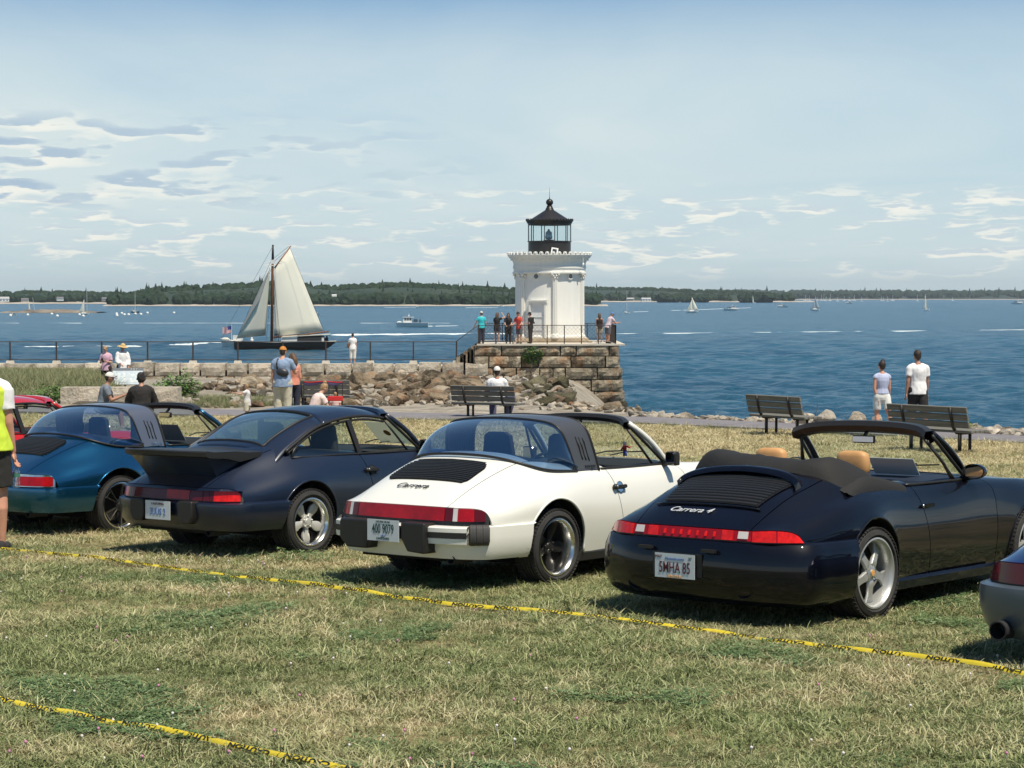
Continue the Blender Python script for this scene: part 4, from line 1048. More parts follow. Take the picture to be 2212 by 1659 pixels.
        h = MB(); h.lathe([(.001, yo+o*.016), (.030, yo+o*.015), (.036, yo+o*.006), (.060, yo+o*.002), (.062, yo-o*.02)], 24, 'Y'); h.build('hub', M_BLACKP, w, smooth=40)
    else:
        h = MB(); h.lathe([(.001, yo+o*.016), (.06, yo+o*.01), (rr-.03, yo)], 24, 'Y'); h.build('hub', M_SILVER, w, smooth=40)
    return w

def seat(parent, x, y, m, high=1.03, kind='tomb'):
    s = MB(); rows = []
    prof = [(0.0, .30, .23, .09), (.0, .42, .24, .09), (-.04, .62, .235, .075), (-.08, .80, .215, .065), (-.105, .90, .175, .06), (-.115, 1.0, .165, .06), (-.125, high-.03, .145, .05), (-.127, high, .10, .03)]
    P = []
    for dx, z, hw, th in prof:
        ring = []
        for k in range(16):
            a = 2*math.pi*k/16; c, sn = math.cos(a), math.sin(a)
            ring.append((x+dx+th*math.copysign(abs(sn)**.7, sn), y+hw*math.copysign(abs(c)**.55, c), z))
        P.append(ring)
    P.append([(x-.127, y, high+.003)]*16)
    A = np.array(P); B = np.concatenate([A, A[:, :1]], 1); s.grid(B)
    s.box((x+.22, y, .33), (.46, .48, .14), taper=.92)
    return s.build('seat', m, parent, smooth=40, weld=True)

def headrest_seat(parent, x, y, m):
    s = MB(); P = []
    prof = [(0.0, .35, .23, .08), (-.03, .62, .235, .07), (-.06, .78, .21, .06), (-.075, .90, .18, .05), (-.08, .93, .14, .045)]
    for dx, z, hw, th in prof:
        P.append([(x+dx+th*math.copysign(abs(math.sin(2*math.pi*k/16))**.7, math.sin(2*math.pi*k/16)), y+hw*math.copysign(abs(math.cos(2*math.pi*k/16))**.55, math.cos(2*math.pi*k/16)), z) for k in range(17)])
    P.append([(x-.08, y, .96)]*17); s.grid(np.array(P)); s.box((x+.22, y, .33), (.46, .48, .14), taper=.92)
    o = s.build('seat', m, parent, smooth=40, weld=True)
    h = MB(); P = []
    for z, sc in ((.96, .55), (.985, .85), (1.02, 1.0), (1.07, 1.0), (1.115, .93), (1.14, .78), (1.153, .45), (1.155, .02)):
        P.append([(x-.10+.055*sc*math.copysign(abs(math.sin(2*math.pi*k/20))**.7, math.sin(2*math.pi*k/20)), y+.135*(sc**.7)*math.copysign(abs(math.cos(2*math.pi*k/20))**.55, math.cos(2*math.pi*k/20)), z) for k in range(21)])
    h.grid(np.array(P)); h.build('headrest', m, parent, smooth=True, weld=True)
    return o

def script_badge(s, size, loc, ux, uy, m, parent, sx=1.25): 
    return add_text(s, size, loc, ux, uy, m, parent, 'badge_lettering', shear=0.45, depth=0.002, sx=sx, bold=0.0)

def surf_frame(G, fi, fj, side=1):
    """point and tangents on the fine body grid at float indices"""
    i, j = int(fi), int(fj); a, b = fi-i, fj-j
    p = (G[i, j]*(1-a)*(1-b)+G[i+1, j]*a*(1-b)+G[i, j+1]*(1-a)*b+G[i+1, j+1]*a*b)
    return Vector(p)
def on_body(G, x, z=None, y=None):
    """closest body grid point by (x,z) on the flank or (x,y) on the deck -> point, normal (left side)"""
    nu, nv = G.shape[:2]
    if z is not None: d = (G[:, SUBV*3:, 0]-x)**2+(G[:, SUBV*3:, 2]-z)**2; i, j = np.unravel_index(d.argmin(), d.shape); j += SUBV*3
    else: d = (G[:, :SUBV*4, 0]-x)**2+(G[:, :SUBV*4, 1]-y)**2; i, j = np.unravel_index(d.argmin(), d.shape)
    i = min(max(i, 1), nu-2); j = min(max(j, 1), nv-2)
    du = Vector(G[i+1, j]-G[i-1, j]); dv = Vector(G[i, j+1]-G[i, j-1]); n = du.cross(dv).normalized()
    if n.z < 0 and z is None: n = -n
    if z is not None and n.y < 0: n = -n
    p = Vector(G[i, j])
    # slide in the tangent plane to the requested coordinates
    if z is not None: dx, dz = x-p.x, z-p.z; p = Vector((x, p.y-(n.x*dx+n.z*dz)/max(n.y, .2), z))
    else: dx, dy = x-p.x, y-p.y; p = Vector((x, y, p.z-(n.x*dx+n.y*dy)/max(n.z, .2)))
    return p, n
def build_car(kind, top, body_m, loc, theta, label, wheel='fuchs', scale=1.0, lid='grille', glass_m=None, bar_m=None, tail='G', seat_m=None, bumper_m=None, group='sports cars parked on the lawn', front=True, plate=None):
    """kind: G narrow 80s body, T wide turbo body, N nineties body; top: coupe / targa / cabrio.  Local X forward, origin under the rear axle"""
    root = empty('parked_car', loc, math.pi/2-theta, label, 'car', group, scale)
    # sit on the sloping lawn: nose towards the sea is lower, right side (uphill) a little higher
    fw = Vector((math.sin(theta), math.cos(theta), -.0265*math.cos(theta))).normalized(); lf = Vector((-math.cos(theta), math.sin(theta), -.0265*math.sin(theta)))
    lf = (lf-fw*lf.dot(fw)).normalized(); root.rotation_euler = Matrix((fw, lf, fw.cross(lf))).transposed().to_euler()
    G0 = body_net(kind); A = nspline(G0, SUBU); A = nspline(A.transpose(1, 0, 2), SUBV).transpose(1, 0, 2)   # fine grid
    G = A; U, V = SUBU, SUBV; WX = 0.115
    Dw = 0.612 if kind != 'N' else 0.645
    WX += .05 if kind == 'N' else 0
    ax_r = (WX, Dw/2+.005, 0.392 if kind != 'T' else .385); ax_f = (2.272+WX+(.24 if kind == 'N' else 0), Dw/2, 0.372)
    yw = 0.715+{'G': .0, 'T': .03, 'N': .035, 'S': 0.0}[kind]
    bl = 0.530 if kind != 'N' else 0.0
    glass_m = glass_m or M_GLASSR; bumper_m = bumper_m or body_m; seat_m = seat_m or M_INT
    # ---- panels
    for sd_ in (1, -1):
        panel(G, 0, 6*U, 2*V, 7*V, 'quarter_panel', body_m, root, sd_, arches=[ax_r], zmin=(-0.05, 0.530 if kind != 'N' else .588))
        d = panel(G, 6*U, 8*U, 3*V, 7*V, 'door', body_m, root, sd_)
        if front: panel(G, 8*U, 12*U, 2*V, 7*V, 'front_fender', body_m, root, sd_, arches=[ax_f])
        # door handle
        p, n = on_body(G, 0.985, z=.745)
        if sd_ < 0: p.y *= -1; n.y *= -1
        h = MB(); fx = Vector((1, 0, 0)); up = Vector((0, 0, 1))
        if kind != 'N':
            h.bar(p+n*.028+fx*-.045, p+n*.028+fx*.085, .020, .024); h.ball(p+n*.020+fx*-.055, (.030, .024, .026), 10, 6); h.ball(p+n*.018+fx*.085, (.016, .022, .018), 8, 5)
            ho = h.build('door_handle', M_BLACKP, d, smooth=50)
            q = MB(); q.lathe([(.001, .001), (.045, .001), (.050, .004)], 20, 'Z'); me = q.mesh('handle_recess', M_MIRROR if top == 'targa' and kind == 'G' and body_m.name.startswith('white') else M_INT)
            M4 = n.to_track_quat('Z', 'X').to_matrix().to_4x4(); M4.translation = p+fx*.03+n*.004; me.transform(M4); link('handle_recess', me, d)
            q = MB(); q.ball(p+n*.045+fx*-.055, (.011, .006, .011), 10, 6); q.build('door_lock', M_CHROME, d, smooth=True)
        else:
            h.bar(p+n*.020+fx*-.02, p+n*.020+fx*.11, .018, .026); h.build('door_handle', body_m, d, smooth=50)
            q = MB(); q.ball(p+n*.022+fx*-.045, (.014, .010, .014), 10, 6); q.build('door_lock', M_CHROME, d, smooth=True)
        # sill
        s = MB(); P = []
        for x in np.arange(.42, 2.10, .12):
            y = .762+{'G': 0, 'T': .02, 'N': .03, 'S': 0}[kind]
            P.append([(x, sd_*(y-.01), .245), (x, sd_*(y+.015), .225), (x, sd_*(y+.012), .165), (x, sd_*(y-.04), .15), (x, sd_*.45, .15)])
        s.grid(np.array(P)); s.build('sill', M_BLACKP if kind != 'N' else body_m, root, smooth=40)
        # wheel arch lips and wells
        for (cx, cz, r), a0, a1, nm in ((ax_r, -22 if kind != 'N' else -22, 196, 'rear'), (ax_f, -20, 200, 'front')):
            if nm == 'front' and not front: continue
            a0 = math.degrees(math.asin(max(-1, (0.235-cz)/r))); a1 = 180-math.degrees(math.asin(max(-1, (0.28-cz)/r)))
            pts = arch_points(G, cx, cz, r, a0, a1, 30, sd_, 0.0)
            l_ = MB(); l_.tube([q+Vector((0, sd_*.0, 0)) for q in pts], .009, 8); l_.build('wheel_arch', body_m, root, smooth=True)
            wl = MB(); P = [[(q.x+(q.x-cx)*.02, q.y-sd_*.004, q.z+(q.z-cz)*.02), (q.x+(q.x-cx)*.03, sd_*.50, q.z+(q.z-cz)*.03), (cx+(q.x-cx)*.1, sd_*.48, cz+(q.z-cz)*.1)] for q in pts]
            wl.grid(np.array(P)); wl.build('wheel_well', M_WELL, root, smooth=40)
    # lid and hood spanning both sides
    def full(i0, i1, j1, nm, m):
        H = G[i0:i1+1, 0:j1+1]; L = H[:, ::-1].copy(); L[:, :, 1] *= -1
        S = np.concatenate([L, H[:, 1:]], 1)
        GG = S; nu, nv = S.shape[:2]
        S = S.copy()
        def pull(a, b, g):
            dd = b-a; LL = np.linalg.norm(dd, axis=-1, keepdims=True)+1e-9; return a+dd/LL*np.minimum(g, LL*.4)
        S[:, 0] = pull(S[:, 0], S[:, 1], .004); S[:, -1] = pull(S[:, -1], S[:, -2], .004)
        S[-1] = pull(S[-1], S[-2], .004)
        if i0 > 0: S[0] = pull(S[0], S[1], .004)
        mb = MB(); mb.grid(S); me = mb.mesh(nm, m, True, fix=True)
        bm = bmesh.new(); bm.from_mesh(me); bm.normal_update()
        if sum(f.normal.z for f in bm.faces) < 0: bmesh.ops.reverse_faces(bm, faces=bm.faces)
        bm.normal_update(); be = [e for e in bm.edges if e.is_boundary]; nr = {v: v.normal.copy() for e in be for v in e.verts}
        rr_ = bmesh.ops.extrude_edge_only(bm, edges=be)
        for v in [g for g in rr_['geom'] if isinstance(g, bmesh.types.BMVert)]:
            for e in v.link_edges:
                o = e.other_vert(v)
                if o in nr: v.co = o.co-nr[o]*.016
        for e in be: e.smooth = False
        for f in bm.faces: f.smooth = True
        bm.to_mesh(me); bm.free(); return link(nm, me, root)
    lid_o = full(0, 4*U, 2*V, 'engine_lid', body_m)
    full(4*U, 6*U if top == 'coupe' else 5*U, 3*V, 'rear_shelf', M_INT if top != 'coupe' else M_INT)
    if front: full(8*U, 12*U, 2*V, 'hood', body_m)
    # ---- floor pan / underside
    f = MB(); f.box((1.4, 0, .20), (2.9, 1.2, .08)); f.box((-.36, 0, .29), (.80, 1.05, .12)); f.box((1.2, 0, .20), (1.4, 1.46, .08)); f.build('underbody', M_WELL, root)
    # ---- tail band
    edge = G[0, :6*V+V//2]                                        # top edge of the tail lamps (half)
    n_ = len(edge)
    E_ = np.concatenate([edge[::-1]*np.array([1, -1, 1]), edge[1:]])
    T_ = np.gradient(E_[:, :2], axis=0); T_ /= np.linalg.norm(T_, axis=1, keepdims=True)+1e-9; N_ = np.stack([-T_[:, 1], T_[:, 0]], 1)
    if N_[len(E_)//2, 0] > 0: N_ = -N_
    zb = (.532 if kind != 'G' or tail != 'G' else .556) if kind != 'N' else .586
    def band(y0, y1, m, nm, out=.004, parent=root, z1=None, z0=None, label=None):
        sel = [k for k in range(len(E_)) if y0-1e-6 <= E_[k, 1] <= y1+1e-6]
        P = []
        def lerpE(y):
            k = int(np.searchsorted(E_[:, 1], y)); k = min(max(k, 1), len(E_)-1); t = (y-E_[k-1, 1])/(E_[k, 1]-E_[k-1, 1]+1e-9); t = min(1, max(0, t))
            return E_[k-1]*(1-t)+E_[k]*t, N_[k-1]*(1-t)+N_[k]*t
        yy = [y0]+[E_[k, 1] for k in sel if y0+.004 < E_[k, 1] < y1-.004]+[y1]
        for y in yy:
            e, nn = lerpE(y); zt_ = e[2]-.006 if z1 is None else min(z1, e[2]-.006); zl = zb if z0 is None else z0
            if zt_ < zl+.004: zt_ = zl+.004
            low = .018
            P.append([(e[0]+nn[0]*(-.02), e[1]+nn[1]*(-.02), zt_), (e[0]+nn[0]*out, e[1]+nn[1]*out, zt_), (e[0]+nn[0]*(out+low), e[1]+nn[1]*(out+low), zl), (e[0]-nn[0]*.02, e[1]-nn[1]*.02, zl)])
        b_ = MB(); b_.grid(np.array(P)); kk = len(P)
        b_.f += [(0, 1, 2, 3), tuple((kk-1)*4+q for q in (3, 2, 1, 0))]; b_.mi += [0, 0]
        oo = b_.build(nm, m, parent, smooth=35)
        return oo
    ym = .775+{'G': 0, 'T': .028, 'N': .04, 'S': .02}[kind]
    band(-ym, ym, M_BLACKP, 'tail_panel', 0.0, z0=.532 if kind != 'N' else None)
    if tail == 'G' and kind == 'T':
        band(-ym+.004, ym-.004, body_m, 'tail_upper_trim', .010, z0=.632)
    if tail == 'G':
        band(-.46, .46, M_REDD if kind == 'T' else M_RED, 'reflector', .006, z0=.540 if kind == 'T' else .562, z1=.63 if kind == 'T' else None)
        for s in (-1, 1):
            def yy(a, b): return (a, b) if s > 0 else (-b, -a)
            tl = empty('tail_light', (0, 0, 0)); tl.parent = root
            a, b = yy(.468, .535); band(a, b, M_REDD, 'lamp_lens', .007, tl, z0=.540 if kind == 'T' else .562, z1=.63 if kind == 'T' else None)
            a, b = yy(.538, .575); band(a, b, M_CLEAR if kind != 'T' else M_REDD, 'reversing_lens', .007, tl, z0=.540 if kind == 'T' else .562, z1=.63 if kind == 'T' else None)
            a, b = yy(.578, .69); band(a, b, M_REDB if kind == 'T' else M_RED, 'brake_lens', .007, tl, z0=.540 if kind == 'T' else .562, z1=.63 if kind == 'T' else None)
            a, b = yy(.692, ym-.02); band(a, b, M_REDB if kind == 'T' else M_REDD, 'indicator_lens', .007, tl, z0=.540 if kind == 'T' else .562, z1=.63 if kind == 'T' else None)
        if kind == 'T':
            band(-.30, .0, M_RED, 'reflector_brighter_red', .007, z0=.545)  # brighter red stretch right of centre on the dark reflector
    elif tail == 'N':
        band(-.50, .50, M_RED, 'reflector', .006, z0=.598)
        for k in range(7):
            y = -.21+.07*k; band(y-.010, y+.010, M_REDB, 'reflector_ridge', .0085, z0=.618, z1=.655)
        for s in (-1, 1):
            def yy(a, b): return (a, b) if s > 0 else (-b, -a)
            tl = empty('tail_light', (0, 0, 0)); tl.parent = root
            a, b = yy(.27, .36); band(a, b, M_REDB, 'fog_lens', .010, tl, z0=.600)
            a, b = yy(.40, .475); band(a, b, M_CLEAR, 'reversing_lens', .010, tl, z0=.614, z1=.662)
            a, b = yy(.506, ym-.01); band(a, b, M_REDB, 'lamp_lens', .012, tl, z0=.596)
            a, b = yy(.66, .67); band(a, b, M_RED, 'lens_rib', .013, tl, z0=.596)
    elif tail == 'B':      # backdated: plain body panel with small lamps at the corners
        band(-.37, .37, body_m, 'tail_fascia', .006, z0=.534)
        for s in (-1, 1):
            def yy(a, b): return (a, b) if s > 0 else (-b, -a)
            tl = empty('tail_light', (0, 0, 0)); tl.parent = root
            a, b = yy(.36, ym-.005); band(a, b, M_CHROME, 'lamp_bezel', .009, tl, z0=.536)
            a, b = yy(.372, ym-.017); band(a, b, M_RED, 'lamp_lens', .014, tl, z0=.545, z1=.64)
    elif tail == 'S':
        band(-ym+.01, ym-.01, M_REDD, 'reflector', .006, z0=.540)
    # ---- bumper
    yb = .812+{'G': 0, 'T': .03, 'N': .045, 'S': .02}[kind]
    plan = plan_curve([(-.872, 0), (-.865, .30), (-.842, .50), (-.785, .66), (-.69, yb-.045), (-.52, yb-.010), (-.32, yb+.012), (-.12, yb+.020)], 5)
    arch = [ax_r]
    if kind in ('G', 'T', 'S'):
        if kind == 'G' and tail == 'G':
            o1 = sweep_plan('rear_bumper', plan, [(-.03, .532), (.012, .530), (.030, .520), (.034, .44), (.028, .33), (-.01, .262), (-.10, .25)], bumper_m, root, arch)
            pc = plan[(plan[:, 1] > -.665) & (plan[:, 1] < .665)]
            sweep_plan('bumper_blade', pc, [(0, .526), (.095, .523), (.112, .512), (.112, .480), (.100, .476)], bumper_m, root)
            sweep_plan('bumper_strip', pc, [(.10, .478), (.118, .475), (.118, .437), (.10, .434)], M_BLACKP, root)
            sweep_plan('bumper_lower', pc, [(.100, .436), (.112, .432), (.106, .388), (.03, .384)], bumper_m, root)
            for s in (-1, 1):
                # overriders either side of the plate
                y = .375 if s > 0 else -.255; e = .155 if s > 0 else .125; q = MB(); ol = [(-e, .545), (e, .545), (e+.01, .51), (e+.01, .39), (e*.55, .315), (-e*.9, .315), (-e, .38)]
                if s < 0: ol = [(-e-.0, .545), (e, .545), (e, .40), (e*.7, .315), (-e, .31), (-e-.0, .38)]
                if s < 0: ol = [(-e, .545), (e, .545), (e, .42), (e*.45, .315), (-e, .305)]
                q.prism(ol, (-.845, y, 0), (0, 1, 0), (0, 0, 1), (-.175, 0, 0))
                oo = q.build('bumper_guard', M_BLACKP, root, smooth=30); bv = oo.modifiers.new('bevel', 'BEVEL'); bv.width = .014; bv.segments = 3
                # corner bellows
                sel = plan[(plan[:, 1]*s > .70) & (plan[:, 0] < -.50)]
                if len(sel) > 1:
                    sel = sel if s > 0 else sel
                    for k in range(5):
                        t = k/5; a = sel[0]*(1-t)+sel[-1]*t; b = sel[0]*(1-t-.13)+sel[-1]*(t+.13)
                        dd = b-a; nn = np.array([-dd[1], dd[0]]); nn = nn/np.linalg.norm(nn); nn = nn if (nn[1]*s > 0) else -nn
                        pass
                cpt = [(-.785, .665), (-.762, .692), (-.735, .715), (-.70, .738)]
                be_ = MB()
                for k in range(9):
                    t = k/8*(len(cpt)-1); i = min(int(t), len(cpt)-2); fr_ = t-i; cx_ = cpt[i][0]*(1-fr_)+cpt[i+1][0]*fr_; cy_ = cpt[i][1]*(1-fr_)+cpt[i+1][1]*fr_
                    tx = cpt[i+1][0]-cpt[i][0]; ty = cpt[i+1][1]-cpt[i][1]; L_ = math.hypot(tx, ty); nx_, ny_ = -ty/L_, tx/L_
                    if ny_ < 0: nx_, ny_ = -nx_, -ny_
                    of = .055; be_.tube([(cx_+nx_*of, s*(cy_+ny_*of), .388), (cx_+nx_*(of+.02), s*(cy_+ny_*(of+.02)), .41), (cx_+nx_*(of+.02), s*(cy_+ny_*(of+.02)), .51), (cx_+nx_*of, s*(cy_+ny_*of), .528)], .017, 8)
                be_.build('bumper_bellows', mat('grey rubber bellows', (.06, .058, .056), .7), root, smooth=True)
            q = MB(); q.box((-.93, .045, .46), (.12, .34, .10)); q.build('plate_mount', M_BLACKP, root)
            zpl, xpl = .470, -1.030
        elif tail == 'B':
            sweep_plan('rear_bumper', plan, [(-.03, .532), (.03, .530), (.052, .522), (.056, .50), (.050, .42), (.034, .33), (-.01, .27), (-.08, .26)], bumper_m, root, arch)
            zpl, xpl = .40, -.93
        elif kind == 'T':
            sweep_plan('rear_bumper', plan, [(-.03, .532), (.04, .528), (.070, .516), (.074, .490), (.066, .43), (.045, .33), (0, .27), (-.08, .26)], bumper_m, root, arch)
            for s in (-1, 1):
                y = s*.33; q = MB(); q.prism([(-.09, .535), (.09, .535), (.10, .50), (.10, .40), (.05, .33), (-.07, .33), (-.10, .40)], (-.85, y, 0), (0, 1, 0), (0, 0, 1), (-.125, 0, 0))
                oo = q.build('bumper_guard', M_BLACKP, root, smooth=30); bv = oo.modifiers.new('bevel', 'BEVEL'); bv.width = .014; bv.segments = 3
            zpl, xpl = .44, -.985
        else:
            sweep_plan('rear_bumper', plan, [(-.03, .532), (.05, .528), (.085, .515), (.09, .47), (.085, .38), (.05, .27), (-.01, .20), (-.1, .19)], bumper_m, root, arch)
            zpl, xpl = .42, -.96
        ex = MB(); ex.lathe([(.033, -.84), (.038, -.84), (.038, -.6), (.033, -.6), (.033, -.84)], 18, 'X', (0, -.50, .255)); ex.build('exhaust_pipe', M_INT, root, smooth=40)
    else:
        sweep_plan('rear_bumper', plan, [(-.03, .594), (.016, .591), (.036, .578), (.066, .50), (.080, .40), (.070, .29), (.030, .195), (-.04, .150), (-.2, .14)], bumper_m, root, arch, smooth=50)
        for s in (-1, 1):
            q = MB(); q.box((-.955, .06+s*.27, .520), (.035, .11, .022)); q.build('plate_lamp', M_BLACKP, root)
            e = MB(); P = []
            for xx, rw, rh in ((-.93, .062, .040), (-.95, .066, .044), (-.93, .058, .036), (-.78, .055, .033)):
                P.append([(xx, s*.46+rw*math.cos(2*math.pi*k/20), .232+rh*math.sin(2*math.pi*k/20)) for k in range(21)])
            e.grid(np.array(P)+np.array([.05, 0, .02])); e.build('exhaust_pipe', M_INT, root, smooth=40)
        pl_ = MB(); pl_.box((-.94, .06, .41), (.02, .42, .16)); pl_.build('plate_recess', M_BLACKP, root)
        zpl, xpl = .400, -.965
    # ---- plate
    if plate:
        pw, ph = .34, .17; ypl = {'G': .045, 'N': .07}.get(kind, 0.02)
        pe = MB(); pe.box((xpl, ypl, zpl), (.004, pw, ph)); po = pe.build('license_plate', M_PLATE, root)
        xs_ = xpl-.0035; ux, uy = (0, -1, 0), (0, 0, 1)
        for (s_, sz, yy_, zz_, mm_, kw) in plate: add_text(s_, sz*1.1, (xs_, ypl-yy_*1.1, zpl+zz_*1.1), ux, uy, mm_, po, **kw)
        po['label'] = 'white number plate'
    # ---- engine lid furniture
    def deck(x, y): return on_body(G, x, y=abs(y))
    def deckp(x, y, h=0.0):
        p, n = deck(x, y)
        if y < 0: p.y = -abs(p.y); n.y = -n.y
        return p+n*h
    if lid == 'grille':
        g = MB(); x0, x1 = -.58, -.235
        def wid(t): return .425-.01*t
        P = []
        for k in range(9):
            t = k/8; x = x0+(x1-x0)*t; w_ = wid(t)*(1-.16*max(0, (t-.7)/.3)**2-.10*max(0, (.2-t)/.2)**2); P.append([tuple(deckp(x+.0*abs(y), y, .004)) for y in np.linspace(-w_, w_, 11)])
        g.grid(np.array(P)); gp = g.build('grille', M_WELL, lid_o, smooth=True)
        for k in range(13):
            t = (k+.5)/13; x = x0+(x1-x0)*t; w_ = wid(t)*(1-.16*max(0, (t-.7)/.3)**2-.10*max(0, (.2-t)/.2)**2); s = MB(); P = []
            for y in np.linspace(-w_, w_, 11):
                a = deckp(x-.008, y, .006); b = deckp(x-.004, y, .016); c = deckp(x+.006, y, .016); dd = deckp(x+.010, y, .006); P.append([tuple(a), tuple(b), tuple(c), tuple(dd)])
            s.grid(np.array(P)); s.build('grille_slat', M_BLACKP, lid_o, smooth=30)
    if lid == 'whale':
        # broad flat rubber-edged spoiler over the lid
        w_ = MB(); P = []
        for y in np.linspace(-.56, .62, 25):
            t = abs(y)/.60; xe = -1.06+.17*t**3; zt_ = .968+.010*(1-t*t)
            xf = -.14-.10*t**2
            P.append([(xf, y, 1.00-.04*t), (xf-.18, y, .990-.03*t), (-.55, y, zt_+.008), (xe+.10, y, zt_+.010), (xe+.02, y, zt_+.022), (xe, y, zt_+.012), (xe+.005, y, zt_-.028), (xe+.06, y, zt_-.045), (-.66, y, .915), (-.50, y, .88), (-.25, y, .92)])
        w_.grid(np.array(P)); n11 = 11; w_.f += [tuple(range(n11)), tuple(24*n11+q for q in reversed(range(n11)))]; w_.mi += [0, 0]
        w_.build('spoiler', M_BLACKP, lid_o, smooth=45)
        w_ = MB(); P = []
        for y in np.linspace(-.50, .52, 15):
            t = abs(y)/.5; P.append([(-.97+.08*t, y, .935), (-.86+.06*t, y, .865-.01*t), (-.79+.05*t, y*.97, .80-.02*t), (-.74+.03*t, y*.95, .755-.02*t), (-.66, y*.94, .765), (-.40, y, .90)])
        w_.grid(np.array(P)); k5 = 6; w_.f += [tuple(range(k5)), tuple(14*k5+q for q in reversed(range(k5)))]; w_.mi += [0, 0]
        w_.build('spoiler_base', body_m, lid_o, smooth=45)
    if lid == 'raised':
        # nineties lid: raised hoop with slats beneath
        P = []; x0, x1 = -.60, -.16
        g = MB(); x0, x1 = -.64, -.22
        for k in range(9):
            t = k/8; x = x0+(x1-x0)*t; w_ = .40+.06*t; P.append([tuple(deckp(x, y, .008)) for y in np.linspace(-w_, w_, 13)])
        g.grid(np.array(P)); g.build('grille', mat('grille black', (.012, .012, .013), .4), lid_o, smooth=True)
        for k in range(12):
            t = (k+.5)/12; x = x0+(x1-x0)*t; w_ = .39+.06*t; s = MB(); P = []
            for y in np.linspace(-w_, w_, 13):
                a = deckp(x-.010, y, .010); b = deckp(x-.006, y, .017); c = deckp(x+.008, y, .017); dd = deckp(x+.012, y, .010); P.append([tuple(a), tuple(b), tuple(c), tuple(dd)])
            s.grid(np.array(P)); s.build('grille_slat', M_BLACKP, lid_o, smooth=30)
        hp = []
        for k in range(33):
            a = math.pi*k/32; y = .50*math.cos(a); t = math.sin(a)**.55; x = -.34+.16*t
            hp.append(deckp(x, max(-.50, min(.50, y)), .010+.036*t))
        P = []
        for i, q in enumerate(hp):
            a = math.pi*i/32; t = math.sin(a)**.55
            P.append([(q.x-.045*t-.01, q.y*(1-.02), q.z-.02), (q.x-.035*t, q.y, q.z+.012), (q.x, q.y*1.01, q.z+.022), (q.x+.06*t+.01, q.y*1.01, q.z+.004), (q.x+.09*t+.02, q.y*1.02, q.z-.035)])
        h_ = MB(); h_.grid(np.array(P)); h_.build('spoiler', body_m, lid_o, smooth=50)
        b_ = MB(); b_.tube([deckp(-.665, y, .010) for y in np.linspace(-.44, .44, 15)], .008, 8); b_.build('grille_trim', body_m, lid_o, smooth=True)
    # ---- greenhouse
    wm = M_BLACKP if top != 'coupe' else body_m
    y3 = .0
    base_c = [(2.07, 0, .945), (2.06, .22, .944), (2.02, .42, .94), (1.95, .57, .930), (1.87, .655, .912)]
    head_c = [(1.55, 0, 1.325), (1.545, .20, 1.321), (1.53, .36, 1.311), (1.50, .48, 1.292), (1.45, .560, 1.258)]
    if kind == 'N': head_c = [(x, y*1.06, z) for x, y, z in head_c]
    bc, hc = nspline(base_c, 4), nspline(head_c, 4)
    def mirr(c): q = c[::-1].copy(); q[:, 1] *= -1; return np.concatenate([q, c[1:]])
    bc, hc = mirr(bc), mirr(hc)
    P = np.stack([bc*(1-t)+hc*t+np.array([.012*math.sin(math.pi*t), 0, .02*math.sin(math.pi*t)]) for t in np.linspace(0, 1, 7)], 1)
    ws = MB(); ws.grid(P); ws.build('windscreen', M_GLASS, root, smooth=True)
    f_ = MB()
    Hh = mirr(nspline(head_c, 4)); hd = MB(); P = []
    for i, q in enumerate(Hh):
        P.append([tuple(q+np.array(o_)*(1.35 if kind == 'N' else 1.0)) for o_ in ((.012, 0, -.045), (.020, 0, .000), (-.01, 0, .020), (-.08, 0, .018), (-.10, 0, -.010), (-.085, 0, -.040), (-.03, 0, -.052), (.012, 0, -.045))])
    hd.grid(np.array(P)); hd.build('windscreen_header', M_BLACKP if top == 'cabrio' else wm, root, smooth=45)
    for s in (-1, 1):
        a = MB(); b0, h0 = np.array(base_c[-1]), np.array(head_c[-1]); pts = [b0*(1-t)+h0*t+np.array([.015, .012, .02])*math.sin(math.pi*t) for t in np.linspace(-.03, 1.02, 8)]
        a.tube([(q[0], q[1]*s, q[2]) for q in pts], .026, 8); a.build('windscreen_pillar', body_m if not (top == 'cabrio') else body_m, root, smooth=True)
        a = MB(); pts = [b0*(1-t)+h0*t+np.array([.015-.03, .0, .01])*math.sin(math.pi*t)+np.array([-.034, .012, -.008]) for t in np.linspace(0, 1, 8)]
        a.tube([(q[0], q[1]*s, q[2]) for q in pts], .014, 6); a.build('pillar_seal', M_BLACKP, root, smooth=True)
        # quarter light bar and glass
        a = MB(); a.tube([(1.64, s*.672, .905), (1.53, s*.622, 1.055), (1.41, s*.568, 1.210)], .011, 6); a.build('quarter_light_frame', M_BLACKP, root, smooth=True)
        g = MB(); g.add([(1.64, s*.672, .905), (1.85, s*.660, .912), (1.44, s*.555, 1.225), (1.41, s*.568, 1.210)], [(0, 1, 2, 3)]); g.build('quarter_light', M_GLASS, root)
        b_ = MB(); P = []
        rng_ = np.linspace(.86 if top != 'coupe' else .02, 1.86, 12)
        b_.tube([(x, s*(.694 if x > .5 else .69), .905 if x > .5 else .90) for x in rng_], .010, 6); b_.build('belt_trim', M_BLACKP, root, smooth=True)
